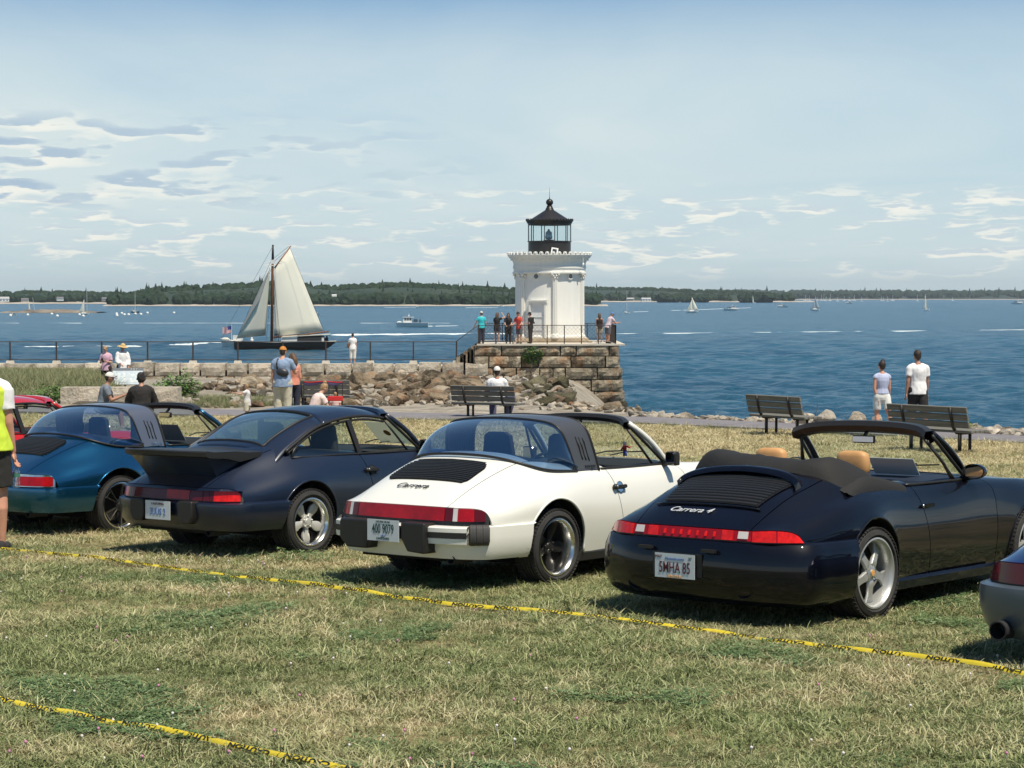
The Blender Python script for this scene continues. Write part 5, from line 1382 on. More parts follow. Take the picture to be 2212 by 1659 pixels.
        # door mirror
        if kind != 'N':
            mm = MB(); mm.prism([(-.055, -.06), (.048, -.06), (.056, -.045), (.056, .045), (.042, .062), (-.042, .062), (-.056, .045)], (1.72, s*.80, .955), (0, 1, 0), (0, 0, 1), (.075, 0, 0), 0)
            mo = mm.build('door_mirror', M_BLACKP, root, smooth=30); bv = mo.modifiers.new('bevel', 'BEVEL'); bv.width = .012; bv.segments = 3
            q = MB(); q.prism([(-.043, -.050), (.040, -.050), (.046, .036), (.034, .052), (-.034, .052), (-.046, .036)], (1.718, s*.80, .955), (0, 1, 0), (0, 0, 1), (-.003, 0, 0)); q.build('mirror_glass', M_MIRROR, mo)
            q = MB(); q.bar((1.77, s*.67, .90), (1.75, s*.77, .92), .05, .04); q.build('mirror_stalk', M_BLACKP, mo)
        else:
            mo = MB(); P = []
            for k, (dx, sc) in enumerate(((-.002, .93), (.0, 1.0), (.03, 1.0), (.07, .9), (.11, .65), (.135, .3), (.14, .01))):
                P.append([(1.60+dx, s*(.80+.002)+s*.092*sc*math.cos(2*math.pi*q/20), .985+.060*sc*math.sin(2*math.pi*q/20)) for q in range(21)])
            mo.grid(np.array(P)+np.array([.10, 0, -.015])); mo = mo.build('door_mirror', body_m, root, smooth=40)
            q = MB(); q.lathe([(.001, 0), (1, 0)], 20, 'X'); me = q.mesh('mirror_glass', M_MIRROR)
            for v in me.vertices: v.co = Vector((1.697, s*.802+v.co.y*.084, .970+v.co.z*.053))
            link('mirror_glass', me, mo)
            q = MB(); q.bar((1.76, s*.68, .905), (1.76, s*.75, .93), .06, .05); q.build('mirror_stalk', body_m, mo)
    # interior
    q = MB(); P = []
    for y in np.linspace(-.66, .66, 13): P.append([(1.98, y*.9, .925), (1.72, y, .905), (1.60, y, .885), (1.57, y, .84), (1.60, y, .60), (1.75, y, .30)])
    q.grid(np.array(P)); q.build('dashboard', M_INT if kind != 'N' else mat('navy dash', (.02, .03, .06), .6), root, smooth=35)
    q = MB(); q.tube([(1.42+.03*math.sin(a), .36+.185*math.cos(a), .80+.175*math.sin(a)) for a in np.linspace(0, 2*math.pi, 24, endpoint=False)], .014, 6, closed=True); q.tube([(1.43, .36, .80), (1.60, .36, .76)], .03, 8); q.box((1.42, .36, .80), (.02, .34, .04)); q.build('steering_wheel', M_BLACKP, root, smooth=True)
    q = MB(); q.box((1.43, 0.0, 1.205), (.03, .20, .06)); mr = q.build('rear_view_mirror', M_BLACKP, root); bv = mr.modifiers.new('bevel', 'BEVEL'); bv.width = .012; bv.segments = 2
    q = MB(); q.box((1.413, 0.0, 1.205), (.003, .18, .042)); q.build('mirror_glass', M_MIRROR if kind != 'N' else mat('mirror painted bright', (.85, .87, .85), .25), mr)  # cabriolet: bright reflection put into the glass as a pale plain colour
    q = MB(); q.bar((1.43, 0, 1.22), (1.49, 0, 1.275), .02); q.build('mirror_stalk', M_BLACKP, mr)
    for s in (-1, 1):
        (seat(root, .90, s*.36, seat_m, 1.19) if kind != 'N' else headrest_seat(root, .78, s*.36, seat_m))
        q = MB(); q.box((1.35, s*.655, .62), (.98, .05, .52)); q.build('door_trim', M_INT if kind != 'N' else M_TAN, root)
        # wipers
        q = MB(); q.tube([(2.03, s*.10+.18, .945), (1.93, s*.10-.05, .985), (1.90, s*.10-.30, 1.0)], .006, 5); q.build('wiper', M_BLACKP, root)
    q = MB(); q.box((.55, 0, .62), (.5, 1.3, .5)); q.build('rear_bench', M_INT, root)
    q = MB(); q.box((1.1, 0, .24), (1.2, 1.3, .04)); q.build('cabin_floor', M_INT, root)
    if top == 'coupe':
        RC = np.array([
         [(1.50, 0, 1.300), (1.48, .25, 1.292), (1.45, .44, 1.270), (1.40, .560, 1.232)],
         [(1.20, 0, 1.342), (1.20, .25, 1.334), (1.18, .45, 1.308), (1.16, .575, 1.258)],
         [(.86, 0, 1.350), (.86, .25, 1.340), (.85, .46, 1.310), (.83, .592, 1.250)],
         [(.47, 0, 1.298), (.465, .25, 1.288), (.45, .47, 1.252), (.44, .614, 1.178)],
         [(.20, 0, 1.205), (.195, .25, 1.193), (.185, .45, 1.155), (.17, .640, 1.062)],
         [(-.02, 0, 1.100), (-.02, .26, 1.088), (-.02, .44, 1.052), (-.04, .665, .955)],
         [(-.22, 0, 1.000), (-.215, .28, .990), (-.20, .47, .945), (-.17, .675, .842)]], float)
        RG = nspline(RC, 6); RG = nspline(RG.transpose(1, 0, 2), 6).transpose(1, 0, 2)
        # roof panel (front part), sail panels either side of the rear window
        def sub(i0, i1, j0, j1, nm, m, mirror=False, sides=(1,), off=0.0):
            for s in sides:
                S = RG[i0:i1+1, j0:j1+1].copy()
                if mirror: L = S[:, ::-1].copy(); L[:, :, 1] *= -1; S = np.concatenate([L, S[:, 1:]], 1)
                S[:, :, 2] += off
                S[:, :, 1] *= s; b_ = MB(); b_.grid(S); oo = b_.build(nm, m, root, smooth=True)
                so = oo.modifiers.new('thickness', 'SOLIDIFY'); so.thickness = .012; so.offset = 0
        sub(0, 17, 0, 18, 'roof', body_m, True)
        sub(17, 36, 12, 18, 'rear_pillar', body_m, False, (1, -1))
        sub(33, 36, 0, 12, 'window_base', body_m, True)
        sub(17, 33, 0, 12, 'rear_window', M_GLASSB, True, off=-.004)
        # rubber seal round the rear window
        loop = [RG[17, j] for j in range(0, 13)]+[RG[i, 12] for i in range(17, 34)]+[RG[33, j] for j in range(12, -1, -1)]
        loop = [Vector(p)+Vector((0, 0, .004)) for p in loop]+[Vector((p[0], -p[1], p[2]+.004)) for p in reversed(loop[1:-1])]
        q = MB(); q.tube(loop, .013, 6, closed=True); q.build('window_seal', M_BLACKP, root, smooth=True)
        for s in (-1, 1):
            ed = [Vector((p[0], p[1]*s, p[2])) for p in RG[:31, 18]]
            q = MB(); q.tube([p+Vector((0, s*.006, 0)) for p in ed], .016, 6); q.build('drip_rail', M_BLACKP, root, smooth=True)
            q = MB(); q.tube([p+Vector((0, s*.004, -.034)) for p in ed[:30]], .012, 6); q.build('window_frame', M_BLACKP, root, smooth=True)
            q = MB(); q.bar((.93, s*.690, .90), (.86, s*.602, 1.225), .055, .03, up=(0, 1, 0)); q.build('door_pillar', M_BLACKP, root)
            q = MB(); bx = [.12, .3, .5, .7, .9]; P = []
            for x in (.00, .20, .40, .62, .84):
                k = int(np.argmin(np.abs(RG[:, 18, 0]-x))); e = RG[k, 18]; P.append([(x+.03, s*.685, .905), (e[0]+.01, s*(e[1]-.008), e[2]-.03)])
            q.grid(np.array(P)); q.build('side_window', M_GLASS, root, smooth=True)
            q = MB(); q.tube([(.03, s*.688, .907), (.06, s*.678, .965), (.16, s*.655, 1.04)], .014, 6); q.build('window_frame', M_BLACKP, root, smooth=True)
    elif top == 'targa':
        bar_m = bar_m or M_BLACKP
        fr_ = [(.81, .702, .897), (.79, .684, 1.00), (.765, .658, 1.12), (.74, .622, 1.23), (.72, .545, 1.305), (.71, .40, 1.337), (.705, .20, 1.350), (.705, 0, 1.354)]
        rr_ = [(.52, .704, .897), (.485, .692, .98), (.45, .672, 1.09), (.42, .638, 1.20), (.40, .570, 1.275), (.39, .42, 1.310), (.385, .20, 1.325), (.385, 0, 1.330)]
        F_, Rr_ = nspline(fr_, 4), nspline(rr_, 4)
        def mir(c): q = c[::-1].copy(); q[:, 1] *= -1; return np.concatenate([c, q[1:]])
        Ff, Rf = mir(F_), mir(Rr_); inn = np.array([0, 0, 0])
        def shrink(C, k): q = C.copy(); q[:, 1] *= (1-k/.7); q[:, 2] = .9+(q[:, 2]-.9)*(1-k*1.6); return q
        P = np.stack([shrink(Rf, .03), Rf, Rf*.66+Ff*.34+np.array([0, 0, .006]), Rf*.33+Ff*.67+np.array([0, 0, .006]), Ff, shrink(Ff, .04)], 1)
        b_ = MB(); b_.grid(P); b_.build('roll_bar', bar_m, root, smooth=40)
        q = MB(); q.tube([Vector(p) for p in Rf+np.array([-.006, 0, 0])], .011, 6); q.build('window_seal', M_BLACKP, root, smooth=True)
        q = MB(); q.tube([Vector(p) for p in Ff+np.array([.012, 0, -.006])], .014, 6); q.build('roof_seal', M_BLACKP, root, smooth=True)
        base = [(.52, .704, .897), (.34, .700, .908), (.16, .682, .922), (.0, .625, .960), (-.10, .52, 1.000), (-.15, .37, 1.028), (-.17, .19, 1.042), (-.175, 0, 1.046)]
        Bf = mir(nspline(base, 4)); 
        P = np.stack([Bf*(1-t)+Rf*t+np.array([-.02, 0, .045])*math.sin(math.pi*t) for t in np.linspace(0, 1, 9)], 1)
        P[:, :, 1] *= (1+.035*np.sin(np.pi*np.linspace(0, 1, 9)))[None, :]
        g = MB(); g.grid(P); g.build('rear_window', glass_m, root, smooth=True)
        q = MB(); q.tube([Vector(p) for p in Bf], .012, 6); q.build('window_seal', M_BLACKP, root, smooth=True)
        # louvres and script on the bar
        for s in (-1, 1):
            for k in range(3):
                q = MB(); pts = []
                for t in np.linspace(0, 1, 6):
                    zz_ = .99+t*.19-.006*k
                    i1 = int(np.argmin(np.abs(F_[:20, 2]-zz_))); i2 = int(np.argmin(np.abs(Rr_[:20, 2]-zz_)))
                    w_ = .42+.14*k; xx = Rr_[i2, 0]*(1-w_)+F_[i1, 0]*w_; yy_ = Rr_[i2, 1]*(1-w_)+F_[i1, 1]*w_; pts.append((xx, s*(yy_+.003), zz_))
                q.tube(pts, .006, 6); q.build('vent_slot', M_WELL, root, smooth=True)
            ux = Vector((1, 0, 0)) if s < 0 else Vector((-1, 0, 0)); yy_ = s*(.697+.006)
            add_text('targa', .048, (.70, yy_, .935), ux, Vector((-.0, -s*.25, 1)), M_CHROME if tail == 'B' else mat('black badge', (.03, .03, .032), .3), root, 'badge_lettering', depth=.002, sx=1.5, shear=.2)
    elif top == 'cabrio':
        # folded soft top under its black boot cover: a long low hump over the rear shelf, stud fastened along the sides
        st = [(-.13, .60, .930, .020), (-.06, .66, .915, .150), (.06, .685, .908, .205), (.22, .70, .904, .200), (.38, .705, .902, .165), (.52, .705, .900, .110), (.64, .70, .900, .045)]
        P = []
        for x, yw_, zb_, hh in st:
            row = []
            for k in range(31):
                t = -1+2*k/30; a = abs(t); y = yw_*1.02*math.copysign(min(1, a**.92), t)
                e = max(0.0, 1-a**7); shp = e*(0.58+.42*math.exp(-((a-.76)/(.34 if t > 0 else .22))**2))*(1.06 if t > 0 else .96)
                fold = (.006*math.sin(x*23+a*6)*(1-a)+.003*math.sin(a*27+x*9))*min(1, hh*12)
                zc = zb_+(.105 if x < 0 else .105*max(0, 1-x*1.1))*(1-a**2.2)
                row.append((x+.10*(a**2)*(1 if x < .2 else .2), y, zc-.03*(a**8)+hh*shp+fold))
            P.append(row)
        A_ = nspline(np.array(P), 3); b_ = MB(); b_.grid(A_); b_.build('soft_top_cover', mat('black soft top canvas', (.011, .011, .011), .8, bump=.25, bscale=60, bdist=.01), root, smooth=True)
        for s in (-1, 1):
            q = MB(); P = []
            for x, zt_, dr in ((.00, .912, .02), (.14, .95, .055), (.30, .99, .080), (.46, .985, .085), (.64, .955, .085), (.82, .925, .05)):
                P.append([(x, s*.66, zt_), (x, s*.705, zt_-.02), (x, s*.722, .895), (x, s*.735, .905-dr)])
            q.grid(nspline(np.array(P), 3)); q.build('cover_flap', mat('black soft top canvas', (.03, .03, .03)), root, smooth=True)
            for x in (.22, .44, .64):
                q = MB(); q.ball((x, s*.733, .862), (.009, .006, .009), 8, 5); q.build('stud', M_CHROME, root, smooth=True)
        for s in (-1, 1):
            q = MB(); q.tube([(1.40, s*.55, 1.22), (1.54, s*.640, 1.03), (1.60, s*.672, .91)], .012, 6); q.build('window_frame', M_BLACKP, root, smooth=True)
    # wheels
    for s in (-1, 1):
        make_wheel(wheel, root, WX, s*yw, s, Dw, .235 if kind != 'G' else .215)
        if front: make_wheel(wheel, root, ax_f[0], s*(yw-.03), s, Dw, .20)
    return root, G, lid_o
P_WHITE = paint('white car paint', (0.80, 0.80, 0.735), 0, 0.30, 0.6, coatr=0.08)
P_NAVY = paint('faded dark blue paint', (0.003, 0.010, 0.030), 0.0, 0.42, 0.6, dust=0.22, coatr=0.07)
P_TEAL = paint('metallic petrol blue paint', (0.012, 0.120, 0.250), 0.85, 0.27, 0.9, flake=0.06, coatr=0.04)
P_MID = paint('midnight blue paint', (0.0006, 0.0011, 0.005), 0.0, 0.5, 0.8, coatr=0.02); P_MID.node_tree.nodes['Principled BSDF'].inputs['Specular IOR Level'].default_value = 0.1
P_RED = paint('red car paint', (0.50, 0.010, 0.010), 0, 0.3, 1.0)
P_BLUE2 = paint('bright dark blue paint', (0.010, 0.035, 0.13), 0.3, 0.3, 1.0)
P_GREYB = paint('faded bluish grey bumper paint', (0.075, 0.10, 0.125), 0.2, 0.42, 0.6, coatr=0.2)
P_BAR = mat('satin dark grey roll bar', (0.058, 0.060, 0.066), 0.42, coat=0.3)
P_BARB = mat('satin blue grey roll bar', (0.14, 0.16, 0.21), 0.32, metal=0.4, coat=0.4)

def lid_script(G, lid_o, s, size, x, y, m, sx=1.25):
    p, n = on_body(G, x, y=abs(y)); 
    if y < 0: p.y = -abs(p.y); n.y *= -1
    ux = Vector((0, -1, 0)); uy = n.cross(ux); uy = uy if uy.z > 0 else -uy
    script_badge(s, size, p+n*.010, ux, uy, m, lid_o, sx)

# white targa
W, G, L = build_car('G', 'targa', P_WHITE, (-.334, 16.86, .6-.0265*16.86), R(39.5), 'white targa', 'fuchsb',
    bar_m=P_BAR, tail='G', plate=[('400 9079', .098, 0, .008, M_INKG, dict(sx=.58, bold=.0006)), ('LIVE FREE OR DIE', .018, 0, .062, M_INKG, {}), ('HAMPSHIRE', .024, 0, -.058, M_INKG, {}), ('NEW', .018, 0, -.040, M_INKB, dict(shear=.4))])
W['label'] = 'white open targa with a black roll bar and wide red tail reflector'
lid_script(G, L, 'Carrera', .085, -.675, .05, mat('black badge', (.03, .03, .032), .3))
# navy coupe
W, G, L = build_car('T', 'coupe', P_NAVY, (-2.595, 19.28, .6-.0265*19.28), R(39.5), 'faded dark blue coupe with a black whale-tail spoiler, left of the white targa', 'fuchs',
    lid='whale', tail='G', plate=[('3UUS 2', .080, 0, -.015, M_INKB, dict(sx=.78, bold=.0008)), ('CALIFORNIA', .028, 0, .052, M_INKR, {})])
# teal targa
W, G, L = build_car('G', 'targa', P_TEAL, (-4.80, 21.7, .6-.0265*21.7-.03), R(39.5), 'petrol blue targa with grey roll bar beside the man in a yellow vest', 'five',
    bar_m=P_BARB, tail='B', lid='grille', seat_m=M_INT)
# black-blue cabriolet
W, G, L = build_car('N', 'cabrio', P_MID, (1.815, 14.77, .6-.0265*14.77), R(40.8), 'midnight blue cabriolet with tan seats and its soft top folded under a black cover', 'cup',
    lid='raised', tail='N', seat_m=M_TAN, plate=[('5MHA 85', .100, 0, -.014, M_INKR, dict(sx=.62, bold=.0004)), ('Massachusetts', .026, .0, .045, M_INKB, dict(shear=.15)), ('MAY', .026, -.125, .055, M_INKR, {}), ('27', .026, .120, .050, M_INKG, {}), ('SUN DEVILS', .022, 0, -.068, M_GOLD, dict(bold=.0006))])
lid_script(G, L, 'Carrera 4', .074, -.735, .10, mat('bright badge', (.62, .63, .64), .35), 1.2)

# red coupe behind the steward, only its roof and windscreen pillar in view
W, G, L = build_car('G', 'coupe', P_RED, (-6.96, 24.0, .6-.0265*24.0), R(39.5), 'red coupe half hidden behind the steward at the left edge', 'fuchs', tail='G')
# the next car at the right edge
W, G, L = build_car('S', 'coupe', P_BLUE2, (4.01, 12.45, .6-.0265*12.45-.045), R(41), 'blue car with a faded grey rear bumper cut by the right edge', 'plain', tail='S', bumper_m=P_GREYB)
q = MB(); q.lathe([(.050, -.96), (.058, -.96), (.058, -.72), (.050, -.72), (.050, -.94)], 20, 'X', (0, .62, .262)); q.build('exhaust_pipe', M_INT, W, smooth=40)

# papers on the screens, a little hanging figure, a parcel shelf sheet
def card(parent, c, w, h, yaw, m=M_PAPER, tilt=0):
    q = MB(); q.box(c, (.004, w, h), rot=Matrix.Rotation(R(yaw), 3, 'Z') @ Matrix.Rotation(R(tilt), 3, 'Y')); return q.build('paper_sheet', m, parent)
cars = [o for o in COL.objects if o.name.startswith('parked_car')]
white, navy, teal, cab = cars[:4]
white['label'] = 'white open targa with a black roll bar and wide red tail reflector'
pp = card(navy, (1.79, -.26, 1.07), .42, .34, 0, tilt=-50)
q = MB(); q.lathe([(.001, 0), (.045, 0)], 16, 'X'); me = q.mesh('seal_print', M_GOLD); 
for v in me.vertices: v.co = Vector((1.79-.006, -.26, 1.07))+Matrix.Rotation(R(-50), 3, 'Y') @ Vector((-.004, v.co.y, v.co.z))
link('seal_print', me, pp)
card(white, (1.58, .12, 1.02), .34, .24, 0, mat('blue grey sheet', (.30, .38, .48), .8), tilt=-35)
card(cab, (1.72, -.10, .985), .40, .17, 0, mat('pale blue card', (.42, .52, .58), .8), tilt=-40)
card(teal, (1.60, .1, 1.0), .36, .22, 0, mat('grey card', (.35, .36, .35), .8), tilt=-35)
fig = MB(); c0 = Vector((1.46, -.50, 1.03)); fig.ball(c0+Vector((0, 0, .055)), (.018, .018, .018), 10, 7); hg = empty('hanging_figure', (0, 0, 0)); hg.parent = white; fig.build('head', M_WHITE_T, hg, smooth=True) if False else fig.build('head', mat('doll head', (.75, .62, .5), .6), hg, smooth=True)
q = MB(); q.ball(c0+Vector((0, 0, .02)), (.018, .020, .030), 10, 7); q.tube([c0+Vector((0, -.01, .035)), c0+Vector((0, -.06, .025))], .008, 6); q.tube([c0+Vector((0, .01, .035)), c0+Vector((0, .035, .0))], .008, 6); q.build('red_jacket', mat('red doll jacket', (.55, .02, .03), .6), hg, smooth=True)
q = MB(); q.tube([c0+Vector((0, -.008, 0)), c0+Vector((0, -.018, -.05))], .009, 6); q.tube([c0+Vector((0, .008, 0)), c0+Vector((0, .006, -.055))], .009, 6); q.build('blue_trousers', mat('blue doll trousers', (.03, .07, .40), .6), hg, smooth=True)
q = MB(); q.tube([c0+Vector((0, 0, .07)), Vector((1.48, -.42, 1.27))], .0015, 4); q.build('string', M_PAPER, hg)
# ================================================================== PEOPLE
def rings_tube(mb, pts, radii, n=14):
    """loft through centres pts with (rx, ry) radii, x axis kept level; returns nothing"""
    P = []
    for i, p in enumerate(pts):
        p = Vector(p); a = Vector(pts[max(0, i-1)]); b = Vector(pts[min(len(pts)-1, i+1)]); d = (b-a).normalized()
        sx = Vector((1, 0, 0)); sx = (sx-d*sx.dot(d)).normalized(); sy = d.cross(sx)
        rx, ry = radii[i]
        P.append([p+sx*rx*math.cos(2*math.pi*k/n)+sy*ry*math.sin(2*math.pi*k/n) for k in range(n)])
    vs = [v for r in P for v in r]; fs = []
    for i in range(len(P)-1):
        for k in range(n): fs.append((i*n+k, i*n+(k+1) % n, (i+1)*n+(k+1) % n, (i+1)*n+k))
    fs += [tuple(reversed(range(n))), tuple((len(P)-1)*n+k for k in range(n))]
    mb.add(vs, fs)
def capsule(mb, a, b, ra, rb, n=12):
    a, b = Vector(a), Vector(b); d = b-a; L = d.length
    if L < 1e-5: mb.ball(a, ra, n, 8); return
    mb.tube([a.lerp(b, t) for t in (0, .25, .5, .75, 1)], [ra+(rb-ra)*t for t in (0, .25, .5, .75, 1)], n); mb.ball(a, ra, n, 8); mb.ball(b, rb, n, 8)
def remesh_build(mb, name, m, parent, vox, smooth=6, wrinkle=0.0, seed=0, extra=None):
    me0 = mb.mesh('tmp', m, None, fix=True); o = bpy.data.objects.new('tmp', me0); WORK.collection.objects.link(o)
    r = o.modifiers.new('r', 'REMESH'); r.mode = 'VOXEL'; r.voxel_size = vox; r.adaptivity = 0
    s = o.modifiers.new('s', 'SMOOTH'); s.factor = 0.5; s.iterations = smooth
    me = eval_mesh(o)
    bpy.data.objects.remove(o); bpy.data.meshes.remove(me0)
    if wrinkle:
        n_ = len(me.vertices); co = np.empty(n_*3); nr = np.empty(n_*3); me.vertices.foreach_get('co', co); me.vertices.foreach_get('normal', nr); co = co.reshape(-1, 3); nr = nr.reshape(-1, 3)
        w = np.array([(mnoise.noise(Vector((c[0]*9+seed, c[1]*9, c[2]*5.5)))+.5*mnoise.noise(Vector((c[0]*20+seed, c[1]*20, c[2]*14)))) for c in co.tolist()])
        me.vertices.foreach_set('co', (co+nr*(w*wrinkle)[:, None]).ravel()); me.update()
    if extra is not None and extra.v:
        bm = bmesh.new(); bm.from_mesh(me); e = extra.mesh('x', m, True); bm.from_mesh(e); bm.to_mesh(me); bm.free(); bpy.data.meshes.remove(e)
    me.name = name; me.materials.clear(); me.materials.append(m)
    return link(name, me, parent, smooth=True)
SKIN1 = mat('light skin', (0.56, 0.33, 0.24), 0.55, var=0.08, vscale=12, sub=0.0)
SKIN2 = mat('tanned skin', (0.40, 0.21, 0.14), 0.55, var=0.08, vscale=12)
SKIN3 = mat('reddish skin', (0.60, 0.30, 0.20), 0.55, var=0.10, vscale=10)  # reddish skin tone with slight random variation
def cloth(name, c, **k): return mat(name, c, 0.9, var=0.08, vscale=9, **k)
HAIRC = {'dark': mat('dark hair', (.030, .018, .012), .6, var=.3, vscale=60, stretch=(1, 1, .15)), 'blond': mat('blond hair', (.34, .22, .11), .6, var=.3, vscale=60, stretch=(1, 1, .15)),
         'brown': mat('brown hair', (.11, .06, .03), .6, var=.3, vscale=60, stretch=(1, 1, .15)), 'black': mat('black hair', (.016, .013, .012), .6, var=.3, vscale=60)}
def person(label, loc, H, rz, skin=None, hair='dark', hairstyle='short', top=None, sleeve=0.5, top_len=0.47, bottom=None, leg=1.0, shoe=None, arms=None, legs=None, lean=(0, 0), head=(0, 0), vox=.016,
           build=1.0, female=False, seated=None, loose=1.0, fingers=False, tank=False, group=None):
    """local frame: forward +Y, right +X.  arms = {'R': (elbow_dir, wrist_dir), 'L': ...}; legs likewise; lean = (side, forward) of the spine; head = (yaw deg, pitch deg down)"""
    skin = skin or SKIN1; root = empty('person', loc, rz, label, 'person', group)
    if loc[1] > 119.5: H = H*1.06
    s = H; hipz = .515*s; hw = (.052 if not female else .055)*s*build; shw = (.101 if not female else .092)*s*(0.5+.5*build)
    arms = arms or {}; legs = legs or {}
    hip = Vector((0, 0, hipz))
    # place the pelvis so that the lowest foot touches the ground
    L1, L2 = .245*s, .235*s
    def legj(side, hipc):
        kd, ad = legs.get(side, ((0.02*(1 if side == 'R' else -1), .02, -1), (0, -.03, -1)))
        h = hipc+Vector((hw*(1 if side == 'R' else -1), 0, -.01*s)); k = h+Vector(kd).normalized()*L1; a = k+Vector(ad).normalized()*L2; return h, k, a
    low = min(legj('R', hip)[2].z, legj('L', hip)[2].z)
    if seated is None: hip.z += (.045*s-low)
    else: hip.z = seated
    up = Vector((lean[0], lean[1], 1)).normalized()
    def sp(t, fwd=0.0): return hip+up*(t*s)+Vector((0, fwd*s, 0))
    neck = sp(.305); chest = sp(.21); waist = sp(.10); sh = sp(.274)
    hd = Matrix.Rotation(R(head[0]), 3, 'Z') @ Matrix.Rotation(R(-head[1]), 3, 'X')
    hc = neck+up*(.045*s)+(hd @ Vector((0, .012*s, .062*s)))
    b = build
    # ---- body
    mb = MB()
    tors = [(hip+Vector((0, 0, -.045*s)), (.070*s*b, .055*s*b)), (hip+Vector((0, 0, .0)), ((.088 if female else .083)*s*b, .062*s*b)), (sp(.05), (.080*s*b, .058*s*b)), (waist, ((.064 if female else .074)*s*b, .052*s*b)),
            (sp(.16), (.078*s*b, .060*s*b)), (chest, (.088*s*b, .066*s*b)), (sp(.255), (.092*s*b, .062*s*b)), (sp(.285), (.075*s*b, .050*s*b)), (sp(.305), (.042*s, .038*s)), (sp(.33), (.030*s, .032*s))]
    rings_tube(mb, [t[0] for t in tors], [t[1] for t in tors])
    capsule(mb, sp(.30), hc-(hd @ Vector((0, 0, .03*s))), .030*s, .028*s)
    # head: skull, jaw, nose, ears
    mb.ball(hc, (.042*s, .053*s, .060*s), 16, 12, rot=hd); mb.ball(hc+(hd @ Vector((0, .014*s, -.030*s))), (.032*s, .036*s, .034*s), 12, 8, rot=hd)
    mb.ball(hc+(hd @ Vector((0, .053*s, -.012*s))), (.008*s, .012*s, .013*s), 8, 6, rot=hd)
    for sg in (-1, 1): mb.ball(hc+(hd @ Vector((sg*.043*s, -.002*s, -.010*s))), (.006*s, .012*s, .018*s), 8, 6, rot=hd)
    ext = MB(); AJ = {}
    for side, sg in (('R', 1), ('L', -1)):
        ed, wd = arms.get(side, ((.16*sg, -.02, -1), (.05*sg, .12, -1)))
        S = sh+Vector((shw*sg, 0, -.012*s)); E = S+Vector(ed).normalized()*.165*s; Wp = E+Vector(wd).normalized()*.145*s; AJ[side] = (S, E, Wp)
        capsule(mb, sp(.272)+Vector((shw*sg*.55, 0, 0)), S, .040*s*b, .030*s*b); capsule(mb, S, E, .032*s*b, .024*s*b); capsule(mb, E, Wp, .024*s*b, .0155*s)
        wv = Vector(wd).normalized(); side_v = wv.cross(Vector((0, 0, 1))) if abs(wv.z) < .9 else Vector((0, 1, 0)); side_v = (side_v-wv*side_v.dot(wv)).normalized(); pn = wv.cross(side_v)
        pc = Wp+wv*.028*s
        R3 = Matrix((side_v, pn, wv)).transposed(); mb.ball(pc, (.023*s, .011*s, .030*s), 10, 8, rot=R3)
        # fingers: four of unequal length, gently curled, and a thumb from the side of the palm
        for fi, (off, ln) in enumerate(((-.015, .040), (-.005, .045), (.005, .042), (.014, .034))):
            a0 = pc+side_v*off*s+wv*.020*s; a1 = a0+wv*ln*.45*s+pn*.004*s*sg; a2 = a1+(wv*.8+pn*.6*sg).normalized()*ln*.32*s; a3 = a2+(wv*.35+pn*.95*sg).normalized()*ln*.25*s
            ext.tube([a0, a1, a2, a3], [.0058*s, .0055*s, .005*s, .004*s], 6)
        t0 = pc-side_v*.016*s-wv*.012*s; t1 = t0-side_v*.012*s+wv*.016*s+pn*.006*s*sg; t2 = t1+wv*.018*s+pn*.006*s*sg; ext.tube([t0, t1, t2], [.008*s, .0065*s, .005*s], 6)
    LJ = {}
    for side, sg in (('R', 1), ('L', -1)):
        h, k, a = legj(side, hip); LJ[side] = (h, k, a)
        capsule(mb, h, k, .052*s*b, .033*s*b); 
        kk = k.lerp(a, .30); back = Vector((0, -.010*s, 0)); capsule(mb, k, kk+back, .031*s*b, .034*s*b); capsule(mb, kk+back, a, .033*s*b, .020*s)
        if seated is None or True:
            f = a+Vector((0, .035*s, -.022*s)); mb.ball(f, (.024*s, .062*s, .020*s), 10, 7); mb.ball(a+Vector((0, -.012*s, -.018*s)), (.020*s, .024*s, .024*s), 8, 6)
    body = remesh_build(mb, 'body', skin, root, vox, 5, extra=ext)
    # ---- garments
    L_ = loose
    if top is not None:
        g = MB(); o_ = .011*s*L_+vox*.45; z0 = top_len-.515   # hem relative to hip in H
        tt = [(hip+up*(z0*s), ((.096 if not female else .094)*s*b+o_*1.5, .074*s*b+o_*1.5)), (sp(.03), (.090*s*b+o_*1.2, .068*s*b+o_*1.2)), (waist, ((.070 if female else .082)*s*b+o_, .058*s*b+o_)), (sp(.16), (.082*s*b+o_, .064*s*b+o_)), (chest, (.090*s*b+o_, .069*s*b+o_)), (sp(.255), (.092*s*b+o_*.8, .064*s*b+o_)), (sp(.285), (.074*s*b+o_*.6, .050*s*b+o_)), (sp(.303), (.045*s+o_*.5, .040*s+o_*.5))]
        if tank: tt = tt[:-2]+[(sp(.268), (.080*s*b+o_*.6, .055*s*b+o_))]
        rings_tube(g, [t[0] for t in tt], [t[1] for t in tt])
        if not tank or sleeve > 0:
            for side, sg in (('R', 1), ('L', -1)):
                S, E, Wp = AJ[side]; r0 = .031*s*b+o_*.70
                if not tank: capsule(g, sp(.272)+Vector((shw*sg*.5, 0, 0)), S+Vector((-.006*s*sg, 0, 0)), .041*s*b+o_*.5, .032*s*b+o_*.6)
                if sleeve <= 1: e = S.lerp(E, max(.15, sleeve)); g.tube([S, S.lerp(e, .5), e], [r0, r0*.97, r0*1.02], 14)
                else: g.tube([S, E, E.lerp(Wp, sleeve-1)], [r0, .028*s*b+o_, .021*s+o_], 14); g.ball(E, .028*s*b+o_)
        remesh_build(g, 'shirt', top, root, vox, 3, .009*s*L_*.5, seed=H*10)
